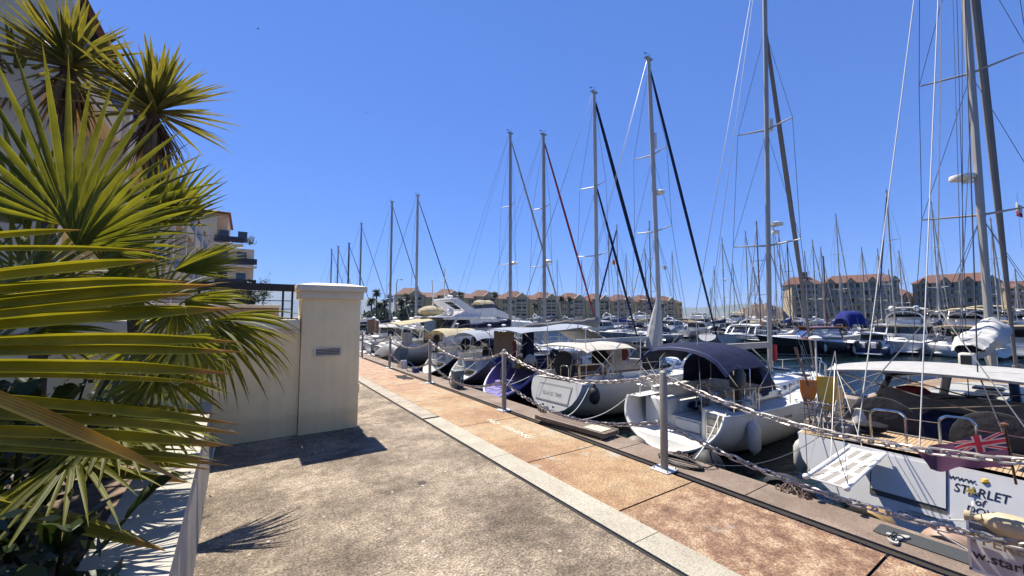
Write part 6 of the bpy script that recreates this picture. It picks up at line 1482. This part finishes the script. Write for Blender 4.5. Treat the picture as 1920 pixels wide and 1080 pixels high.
# ---------------------------------------------------------------- far houses, palms, lamp
fq=MB(); fq.prism([(26,150,-3),(40,142,-3),(58,140,-3),(206,116,-3),(176,84,-3),(282,-20,-3),(900,-60,-3),(900,700,-3),(26,700,-3)],(0,0,3.9)); struct(fq,'far_shore',M('far_shore_ground',(.20,.18,.15),.95,var=.2,scale=.2),smooth=False)
bd=bpy.data.objects.get('far_quay')
if bd: bpy.data.objects.remove(bd)
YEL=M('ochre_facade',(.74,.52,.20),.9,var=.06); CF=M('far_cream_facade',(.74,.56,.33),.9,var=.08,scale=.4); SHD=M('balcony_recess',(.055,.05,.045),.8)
E0=at(752,590,150); E1=at(1288,590,222); N=10
dv=(E1-E0); dv.z=0; step=dv.length/N; ang=math.atan2(dv.y,dv.x)
def terrace_house(x,y,label,i):
    t=thing('terrace_house',label,'house',(x,y,.9),ang,'row of far terrace houses'); w=step; c=MB()
    c.box((w*.30,8,4.9),(w*.60,12,9.8)); c.box((w*.80,9,4.5),(w*.40,12,9.0)); c.build('wall',CF,t)
    y_=MB(); y_.box((w*.68,1.9,4.2),(w*.14,.5,8.4)) ; y_.build('ochre_panel',YEL,t)
    r=MB(); z=9.8; o=.7
    r.add([(-o,1.4,z),(w*.6+o,1.4,z),(w*.6+o,14.6,z),(-o,14.6,z),(w*.16,8,z+3.1),(w*.44,8,z+3.1)],[(0,1,5,4),(1,2,5),(2,3,4,5),(3,0,4),(3,2,1,0)])
    r.add([(w*.6,2.4,9.0),(w+.2,2.4,9.0),(w+.2,15,9.0),(w*.6,15,9.0),(w*.62,9,11.3),(w*.95,9,11.3)],[(0,1,5,4),(1,2,5),(2,3,4,5),(3,0,4),(3,2,1,0)]); r.build('roof',ROOFT,t,smooth=False)
    g=MB(); g.prism([(w*.16,1.25,z-.1),(w*.56,1.25,z-.1),(w*.36,1.25,z+2.2)],(0,.5,0)); g.build('gable',CF,t,smooth=False)
    for k in range(3):
        b=MB(); b.box((w*.36,1.96,1.5+3.1*k),(w*.30,.14,2.4)); b.build('balcony_shade_panel',SHD,t)  # flat dark panel painted in for the shade of the balcony opening
        b=MB(); b.box((w*.36,1.8,1.15+3.1*k),(w*.31,.2,.9)); b.box((w*.36,1.82,1.5+3.1*k),(.35,.22,2.4)); b.build('balcony_rail',CF,t)
        b=MB()
        for q in (.06,.12,.76,.84,.92): b.box((w*q,1.95 if q<.6 else 2.95,1.7+3.0*k),(.75,.1,1.3))
        b.build('window',GLASSD,t)
ords=['first','second','third','fourth','fifth','sixth','seventh','eighth','ninth','tenth']
for i in range(N):
    q=E0+dv*(i/N); terrace_house(q.x,q.y,'far terrace house with terracotta roof, %s from the left of its row'%ords[i],i)
PALML=leaf('far_palm_leaf',(.018,.03,.012),(.05,.07,.025),.25,.6)
def palm(x,y,z,hgt,label,seed,r=2.0):
    rr=random.Random(seed); t=thing('palm_tree',label,'palm tree',(x,y,z),0,'palm trees along the far shore'); b=MB(); b.tube([(0,0,0),(.1,0,hgt*.5),(0,.05,hgt)],[.26,.2,.2],7); b.build('trunk',BARK,t)
    b=MB();uv=[]
    for i in range(34):
        a=i*2.4; el=rr.uniform(-.7,1.2); d=V((math.cos(a)*math.cos(el),math.sin(a)*math.cos(el),math.sin(el)))
        for k in range(-3,4):
            s=V((-d.y,d.x,0)).normalized(); dd=(d+s*.22*k+V((0,0,-.05*abs(k)))).normalized(); blade(b,(0,0,hgt),dd,s,r*rr.uniform(.75,1.1)*(1-.06*abs(k)),.17,.7,.2,4,uv,root=.3)
    build_leaf(b,'crown',PALML,t,uv)
for k,(u,v,D,h_,lab) in enumerate(((706,549,118,10,'tallest far palm above the pillar cap'),(696,566,110,7,'lower palm tucked beside the pillar'),(722,568,120,6.5,'bushy palm right of the tallest far palm'),(731,560,124,7,'palm just left of the grey mast and lamp'),(752,566,122,7,'palm right of the street lamp mast'),(762,556,126,8.5,'palm at the end of the terrace houses'),(776,562,128,7,'palm before the first terrace house'),(712,572,112,5.5,'low palm under the tallest far palm'),(928,552,150,11,'round headed palm before the third terrace house'),(864,552,140,10,'palm before the second terrace house'),(1053,560,158,9,'left palm of a pair before the fifth terrace house'),(1068,560,160,9,'right palm of a pair before the fifth terrace house'),(1003,572,156,6,'low palm before the fourth terrace house'),(1140,572,165,6,'low palm before the seventh terrace house'),(872,574,138,5,'low palm by the second terrace house'),(1240,572,185,6,'palm before the ninth terrace house'))):
    p=at(u,v,D); palm(p.x,p.y,.8,p.z-.8,lab,k+1,2.1 if h_>5.5 else 1.8)
hd=MB()
b=MB(); rr=random.Random(2)
for i in range(2600):
    u=rr.uniform(682,800); D=rr.uniform(118,138); p=at(u,590,D); z=rr.uniform(.8,4.6)*(1-.3*math.sin(u*.13)); a=V((rr.gauss(0,1),rr.gauss(0,1),rr.gauss(0,1))).normalized(); e=a.orthogonal()*.35; b.add([(p.x,p.y,z),tuple(V((p.x,p.y,z))+e+a*.5),tuple(V((p.x,p.y,z))+a*1.0),tuple(V((p.x,p.y,z))-e+a*.5)],[(0,1,2,3)])
one(b,'shore_shrubbery',BUSHL,'dark green shrubbery massed under the palms left of the terrace houses','shrubbery',kind='stuff',smooth=False)
p=at(745,525,66); t=thing('street_lamp','grey street lamp with a curved head above the left masts','street lamp',(p.x-.1,p.y,.0)); b=MB(); b.tube([(0,0,0),(0,0,p.z-.5),(.15,0,p.z+.05),(.5,0,p.z+.12)],[.09,.07,.05,.04],7); b.build('lamp_post',ALU,t); b=MB(); b.ell((.75,0,p.z+.1),(.35,.16,.09)); b.build('lamp_head',HULLGREY,t)

# apartment blocks on the right
CF2=M('far_pale_facade',(.52,.40,.245),.9,var=.08,scale=.3); CF3=M('far_yellow_facade',(.46,.36,.17),.9,var=.08,scale=.3); ROOF2=M('bright_terracotta',(.15,.06,.032),.85,var=.2,scale=1.5)
def block(u0,u1,D0,D1,vt,label,nb,fl=5,name='apartment_block'):
    a=at(u0,590,D0); c=at(u1,590,D1); d=c-a; d.z=0; w=d.length; an=math.atan2(d.y,d.x); H=at(u0,vt,D0).z-.9
    t=thing(name,label,'apartment block',(a.x,a.y,.9),an,'apartment blocks across the harbour'); fh=H/(fl+.0); dp=16
    b=MB(); b.box((w/2,dp/2+1.6,H/2),(w,dp,H)); b.build('wall',CF2,t)
    bw=w/nb; ca=MB();cb=MB()
    for i in range(nb+1): (ca if i%2 else cb).box((min(max(i*bw,.45),w-.45),.9,H/2),(.75 if i%3 else 1.5,1.9,H))
    ca.build('pier',CF2,t); cb.build('yellow_pier',CF3,t)
    sl_=MB()
    for k in range(1,fl+1): sl_.box((w/2,.75,k*fh-.12),(w,1.8,.3))
    sl_.build('floor_slab',CF2,t)
    for k in range(fl):
        rl=MB(); rl.box((w/2,-.05,k*fh+.55),(w,.08,.8)); rl.build('balcony_rail',M('pale_balcony_rail',(.30,.28,.24),.6) if 'pale_balcony_rail' not in bpy.data.materials else bpy.data.materials['pale_balcony_rail'],t)
        for i in range(nb):
            q=MB(); q.box((i*bw+bw/2,1.58,k*fh+fh*.45),(bw*.86,.1,fh*.8)); q.build('window',GLASSD if (i+k)%3 else SHD,t)
    r=MB(); o=1.0; z=H+.03
    r.add([(-o,-o*.3,z),(w+o,-o*.3,z),(w+o,dp+2.6,z),(-o,dp+2.6,z),(w*.16,dp*.55,z+3.9),(w*.84,dp*.55,z+3.9)],[(0,1,5,4),(1,2,5),(2,3,4,5),(3,0,4),(3,2,1,0)])
    for i in range(1,nb,3):
        x=i*bw+bw/2; r.add([(x-bw*.8,-.2,z),(x+bw*.8,-.2,z),(x,-.2,z+2.2),(x,dp*.4,z+2.2),(x-bw*.8,dp*.3,z+.3),(x+bw*.8,dp*.3,z+.3)],[(0,2,3,4),(1,5,3,2)])
    r.build('roof',ROOF2,t,smooth=False)
    for i in range(1,nb,3): g=MB(); x=i*bw+bw/2; g.prism([(x-bw*.7,.0,z-.05),(x+bw*.7,.0,z-.05),(x,.0,z+1.9)],(0,.3,0)); g.build('dormer',CF2,t,smooth=False)
    return t,w,H
t,w,H=block(1488,1542,176,172,533,'slim end block with a chimney at the left of the far apartments',3,6)
b=MB(); b.box((w*.6,7,H+3.6),(2.2,2.2,4.5)); b.build('chimney',SHD,t)
block(1542,1690,176,160,532,'long far apartment block with orange roof left of the big mast',11,5)
block(1716,1875,168,150,532,'far apartment block with orange roof behind the big mast',11,5)
block(1688,1720,172,170,556,'low linking block between the two long far apartment blocks',3,4)
block(1893,2010,190,185,540,'far apartment block cut by the right edge',8,5)

# ---------------------------------------------------------------- pontoon and the boats across the basin
PON=M('pontoon_timber',(.26,.22,.18),.85,var=.2,scale=1); 
b=MB(); b.box((63.4,30,-.75),(2.2,130,.5)); b.box((96,30,-.75),(2.4,130,.5)); struct(b,'pontoon',PON)
rr=random.Random(77)
def px_x(u,x): # y on the line x=const seen at photo column u
    a=(u-960)/FPX; d=fw+RT*a; return x*d.y/d.x
# first file across the water, sterns or bows towards us
def mb(label,u,x,**k):
    y=px_x(u,x); return motorboat(label,x,y,k.pop('rz',0),**k)
def sb(label,u,x,**k):
    L=k.get('L',11); mxx=k.get('mx',.46); y=px_x(u,x+L*mxx); return sailboat(label,x,y,k.pop('rz',0),**k)
# wooden motor sailer lying across
r,h=motorboat('dark hulled wooden cabin boat with royal blue canopy across the basin',50,px_x(1616,50),R(146),10.5,'black',False,None,arch=False,hullmats=[BLACKH,BLACKH,GEL,ANTIF],winm=CLEARF)
for o in kids(r):
    if o.name.split('.')[0] in('cabin','roof'): o.data=o.data.copy(); o.data.materials[0]=WOOD
canopy(r,'blue_canopy',.4,2.3,.95,3.85,BLUEC,drop=.9,arch=.35,base=2.2)
rgm=MB(); rgm.tube([(3.6,0,2.6),(3.6,0,9.6)],.07,7); rgm.build('mast',WOOD,r)
mb('white motor yacht with two radar domes and dark saloon doors facing us',1672,53,L=13,fly=True,domes=2,fsz=1.35,ctop=LGREYC)
mb('dark blue speedboat with three black outboard engines',1622,47.5,L=7.5,hull='blue',fsz=.9,outb=3,arch=False,hard=False,rz=R(8))
mb('white fishing boat with a tall tan canopy right of the radar domes',1790,54,L=12,fly=True,canv=TANC,ctop=CREAMC)
mb('small cream cabin boat behind the blue canopy boat',1640,61,L=8,hull='cream',arch=False)
sb('grey hulled sailing boat pointing its bow at us right of the outboards',1718,61,L=11,hull='grey',mH=15.5,mx=.42,rz=PI,radar=None,fmat=NAVYC,boomc=False)
mb('white express cruiser with dark screen left of the big furled sail',1432,52,L=12.5,arch=True,fsz=1.25,rz=R(186)) 
sb('dark green hulled ketch with wooden wheelhouse trim',1487,52,L=11,hull='green',mH=12.5,mat=WOOD,bcover=TANC,rz=R(190),mx=.5)
sb('white sailing boat with pale blue covers behind the navy bimini',1357,53,L=11,hull='white',mH=13.5,radar=.55,bcover=NAVYC,mat=MASTW)
sb('grey hulled sailing boat with navy boom cover at the middle of the basin',1308,53,L=11.5,hull='grey',mH=15.5,bcover=NAVYC,rz=R(180),mx=.5)
sb('grey hulled sailing boat with royal blue furled sail',1246,55,L=12,hull='grey',mH=16.6,bcover=BLUEC,fmat=BLUEC,fr=.12,mat=MASTW,rz=R(180),mx=.5)
sb('white sailing boat with cream covers left of the blue furled sail',1211,54,L=10.5,hull='white',mH=14.0,bcover=CREAMC)
sb('white sailing boat with navy bimini at the far middle',1142,56,L=11,hull='white',mH=18.5,bcover=NAVYC,bim=True,mat=MASTW)
mb('royal blue covered motor boat behind the grey sail cover',1098,52,L=10,hull='blue',canv=BLUEC,arch=False)
mb('tan covered motor boat behind the navy bimini',1280,61,L=8.5,hull='cream',canv=TANC,arch=False)
mb('white motor boat with cream canopy left of the express cruiser',1390,66,L=9,canv=CREAMC)
# motor yachts behind
mb('tall white flybridge yacht with arch, left of the blue furled sail',1186,71,L=15,fly=True,fsz=1.6,rz=R(20))
mb('black hulled motor yacht with white upper deck',1290,82,L=15,hull='black',fly=True,fsz=1.6,rz=R(12))
mb('white motor yacht with radar arch behind the blue covers',1118,74,L=13,fly=True,fsz=1.4)
mb('white motor yacht with cream bimini before the rubble mound',1362,80,L=12,fly=True,ctop=CREAMC,rz=R(8))
mb('white sports cruiser right of the rubble mound',1470,74,L=11,fsz=1.3)
mb('white cruiser with blue cockpit cover before the end block',1510,70,L=10,canv=BLUEC)
mb('big white motor yacht with tan canopy before the right apartments',1836,66,L=15,fly=True,fsz=1.6,ctop=CREAMC,canv=TANC)
mb('white cruiser with tan cover at the right edge',1912,57,L=11,hull='plain',canv=TANC)
mb('white flybridge boat with grey top at the right edge',1898,68,L=12,fly=True,ctop=LGREYC)
mb('white boat with brown canvas right of the radar domes',1742,74,L=12,canv=TANC,ctop=TANC,fly=True)
mb('low white boat with navy cover beside the far tan boat',1560,76,L=10,canv=NAVYC)
mb('white cruiser with dark screen seen past the mauve yacht',905,80,L=11,fsz=1.3)
mb('white cruiser low behind the flybridge yacht bow',950,74,L=10)
mb('white cruiser with navy cover far behind the red furled sail',1046,78,L=10,canv=NAVYC)
mb('dark boat with grey top far behind the purple boat awning',990,86,L=11,hull='black',fly=True)
for u,x,kw,lab in ((1402,59,{'hull':'white','bcover':NAVYC},'white sailing boat with navy boom cover left of the tall pale furled sail'),(1455,63,{'hull':'plain','bcover':TANC},'white sailing boat with tan boom cover right of the pale furled sail'),(1528,60,{'hull':'navy','bcover':LGREYC},'navy hulled sailing boat before the end block'),(1575,64,{'hull':'white','bcover':BLUEC},'white sailing boat with blue boom cover behind the dark wooden boat'),(1758,60,{'hull':'white','bcover':NAVYC,'mat':MASTW},'white sailing boat left of the tall tan canopy boat'),(1868,61,{'hull':'grey','bcover':CREAMC},'grey hulled sailing boat right of the big mast')):
    sb(lab,u,x,L=10.5,mH=12.5+1.3*(u%4),group='sailing boats packed beyond the basin',fend=False,**kw)
for u,x,lab,kw in ((1340,64,'low white motor boat behind the pale blue covers',{}),(1420,72,'white cruiser with tan top under the rubble mound',{'canv':TANC}),(1700,64,'white cruiser with blue top right of the domed yacht',{'canv':BLUEC}),(1236,66,'white cruiser with dark glass behind the blue furled sail',{'fsz':1.3}),(1165,63,'white cruiser with cream top left of the cream covered sailing boat',{'canv':CREAMC})): mb(lab,u,x,L=9.5,**kw)
# slender masts behind, each with its boat
for i,(u,vt,x,kw,lab) in enumerate((
 (1045,487,98,{},'slim mast left of the red furled sail'),(1091,487,100,{},'slim mast right of the red furled sail'),
 (1175,475,96,{},'slim mast just right of the white pair'),(1308,420,0,{},''),(1376,495,99,{},'short mast left of the tall twin spreader mast'),
 (1465,435,76,{},'tall mast right of the big pale furled sail'),(1480,452,72,{'mat':MASTB},'dark mast beside the end block'),(1543,463,78,{},'mast at the gap beside the long block'),
 (1620,463,84,{},'pale mast before the middle of the long block'),(1650,466,80,{'mat':MASTW},'white mast before the right of the long block'),(1577,512,98,{},'short mast before the long block roof'),
 (1512,470,98,{},'mast above the end block'),(1668,505,98,{},'short mast at the right end of the long block'),(1760,500,99,{},'mast before the second block'),(1800,510,98,{},'short mast before the second block'),(1906,505,80,{},'mast at the far right edge'),
 (1332,540,110,{},'short far mast above the hills'),(1340,500,104,{},'thin far mast above the hills'),(1262,470,104,{},'thin mast right of the blue furled sail'),(1690,470,70,{'mat':MASTW},'white mast left of the wide spreader mast'),(1415,500,105,{},'thin far mast before the rubble mound'))):
    if not lab: continue
    a=(u-960)/FPX; d=fw+RT*a; D=(x+5)/d.x; z=HC+(591-vt)/FPX*D
    mH=max(7,z-WZ-1.7)
    sb('moored sailing boat under the '+lab,u,x,L=10.5,mH=mH,hull=['white','plain','grey','navy','white'][i%5],bcover=[NAVYC,CREAMC,BLUEC,LGREYC][i%4],group='sailing boats with slim masts beyond the basin',mr=.09,wr=.016,rz=0,fend=False,hood=(i%2==0),**kw)

# ---------------------------------------------------------------- person, flags, birds
def person(loc,rz,label):
    t=thing('person',label,'person',loc,rz)
    J=[(0,0,.92),(0,.0,1.12),(.08,0,1.36),(.16,0,1.5),(.2,0,1.6),   # hips, waist, chest, neck, head base
       (0,.1,.88),(.08,.14,.48),(-.04,.16,.06),(.12,.17,.03),
       (0,-.1,.88),(-.06,-.14,.47),(-.22,-.15,.06),(-.07,-.16,.03),
       (.1,.2,1.38),(.25,.26,1.14),(.45,.2,1.05),(.54,.17,1.03),
       (.1,-.2,1.38),(.26,-.26,1.15),(.46,-.2,1.02),(.55,-.17,1.0)]
    E=[(0,1),(1,2),(2,3),(3,4),(0,5),(5,6),(6,7),(7,8),(0,9),(9,10),(10,11),(11,12),(2,13),(13,14),(14,15),(15,16),(2,17),(17,18),(18,19),(19,20)]
    rad=[.15,.14,.16,.065,.06,.095,.065,.045,.04,.095,.065,.045,.04,.07,.05,.04,.035,.07,.05,.04,.035]
    me=bpy.data.meshes.new('body'); me.from_pydata(J,E,[]); o=bpy.data.objects.new('body',me); C.objects.link(o)
    sk=o.modifiers.new('s','SKIN'); 
    for i,v in enumerate(me.skin_vertices[0].data): v.radius=(rad[i],rad[i]*(1.25 if i in(1,2) else 1)); v.use_root=(i==0)
    ss=o.modifiers.new('d','SUBSURF'); ss.levels=2; ss.render_levels=2
    bpy.context.view_layer.update(); m2=bpy.data.meshes.new_from_object(o.evaluated_get(bpy.context.evaluated_depsgraph_get())); bpy.data.objects.remove(o)
    SK=M('skin',(.45,.27,.18),.6); GT=M('green_tshirt',(.10,.19,.11),.85); TR=M('dark_trousers',(.03,.032,.045),.85); SH=M('dark_shoe',(.02,.02,.02),.6)
    m2.materials.clear()
    for q in (SK,GT,TR,SH): m2.materials.append(q)
    for p_ in m2.polygons:
        z=p_.center.z; x=p_.center.x; p_.use_smooth=True
        p_.material_index=3 if z<.09 else 2 if z<.98 and abs(p_.center.y)<.3 and x<.32 else 0 if (z>1.5 or x>.28) else 1
    m2.name='body'; o=bpy.data.objects.new('body',m2); C.objects.link(o); o.parent=t
    hd=MB(); hd.ell((.24,0,1.68),(.1,.078,.125),0,16,12); hd.ell((.335,0,1.67),(.022,.016,.025)); 
    for s in (1,-1): hd.ell((.23,s*.08,1.67),(.02,.012,.03)); 
    hd.build('head',SK,t)
    ey=MB()
    for s in (1,-1): ey.ell((.325,s*.032,1.695),(.012,.013,.009))
    ey.bar((.333,-.025,1.62),(.333,.025,1.62),.008,.008); ey.build('face_features',M('dark_features',(.08,.03,.025),.6),t)
    hr=MB(); hr.ell((.215,0,1.715),(.108,.086,.105),0,14,8); hr.build('hair',M('dark_hair',(.03,.02,.015),.7),t)
    fg=MB()
    for s in (1,-1):
        for k in range(4): fg.tube([(.56,s*(.155+.012*k),1.02),(.61,s*(.155+.012*k),1.0),(.64-.006*abs(k-1.5),s*(.156+.012*k),.975)],[.009,.008,.007],5)
        fg.tube([(.55,s*.15,1.03),(.575,s*.128,1.02),(.6,s*.122,1.0)],[.01,.009,.007],5)
    fg.build('fingers',SK,t); return t
p=at(1878,590,33.5); pb_=thing('work_tender','low white work boat carrying the standing person','work boat',(p.x,p.y,WZ),R(70))
h=Hull(7,2.4,.95,1.3,tw=.85); h.mesh(18).build('hull',HULLS['plain'],pb_); h.deck().build('deck',NONSKID,pb_); cb=MB(); cb.rbox((2.2,0,1.25),(1.2,1.2,.7),.1); cb.build('console',GEL,pb_)
person((p.x+.9,p.y+2.9,WZ+1.12),R(200),'person in green top and dark trousers leaning forward on a boat')
def flag(label,p,w,hh,cols,vert,seed):
    t=thing('small_flag',label,'flag',p); b=MB(); n=len(cols)
    for i,_ in enumerate(cols):
        if vert: b.grid(lambda u,v:(w*(i+u)/n,.06*math.sin(5*(i+u)/n),-hh*v-.1*(i+u)/n),4,4,i)
        else: b.grid(lambda u,v:(w*u,.06*math.sin(5*u),-hh*(i+v)/n-.12*u),6,2,i)
    b.build('flag_cloth',cols,t); q=MB(); q.tube([(0,0,.3),(0,0,-1.6)],.006,4); q.build('halyard',ROPEW,t)
flag('small white over red flag on the big yacht rigging at the right edge',at(1908,378,13.5),.34,.42,[WHITEC,WHITEC,REDC],False,1)
flag('small white flag with red on a halyard left of the white mast',at(1147,486,30),.5,.34,[WHITEC,REDC,WHITEC],True,2)
flag('small pale flag near the blue furled sail mast',at(1241,497,52),.9,.5,[WHITEC,LBLUEC],True,3)
def bird(label,p,s,seed):
    t=MB(); t.ell((0,0,0),(.16*s,.05*s,.05*s),0,8,6)
    for sd in (1,-1): t.add([(.08*s,0,.02),(-.08*s,0,.02),(-.12*s,sd*.22*s,.09*s),(.02*s,sd*.24*s,.09*s),(-.1*s,sd*.42*s,.02*s)],[(0,1,2,3),(3,2,4)])
    o=one(t,'flying_bird',BLACKC,label,'bird','swifts flying in the sky'); o.location=p; o.rotation_euler=(0,.2,seed)
bird('dark bird high in the sky near the yucca',at(484,54,40),.5,.6); bird('dark bird in mid sky left of the masts',at(687,212,45),.45,1.4); bird('dark bird low in the sky over the pillar',at(572,371,50),.4,2.2)
# ---------------------------------------------------------------- the air: far hills fade to blue
b=MB(); b.box((4100,4100,160),(12000,12000,326)); hz=b.build('haze',None or bpy.data.materials.new('haze_air'),smooth=False); hz['kind']='stuff'
m=bpy.data.materials['haze_air']; m.use_nodes=True; t=m.node_tree; t.nodes.remove(t.nodes['Principled BSDF'])
pvn=t.nodes.new('ShaderNodeVolumePrincipled'); pvn.inputs['Color'].default_value=(.55,.72,1.0,1); pvn.inputs['Density'].default_value=.00009; pvn.inputs['Anisotropy'].default_value=.0
t.links.new(pvn.outputs[0],t.nodes['Material Output'].inputs['Volume'])
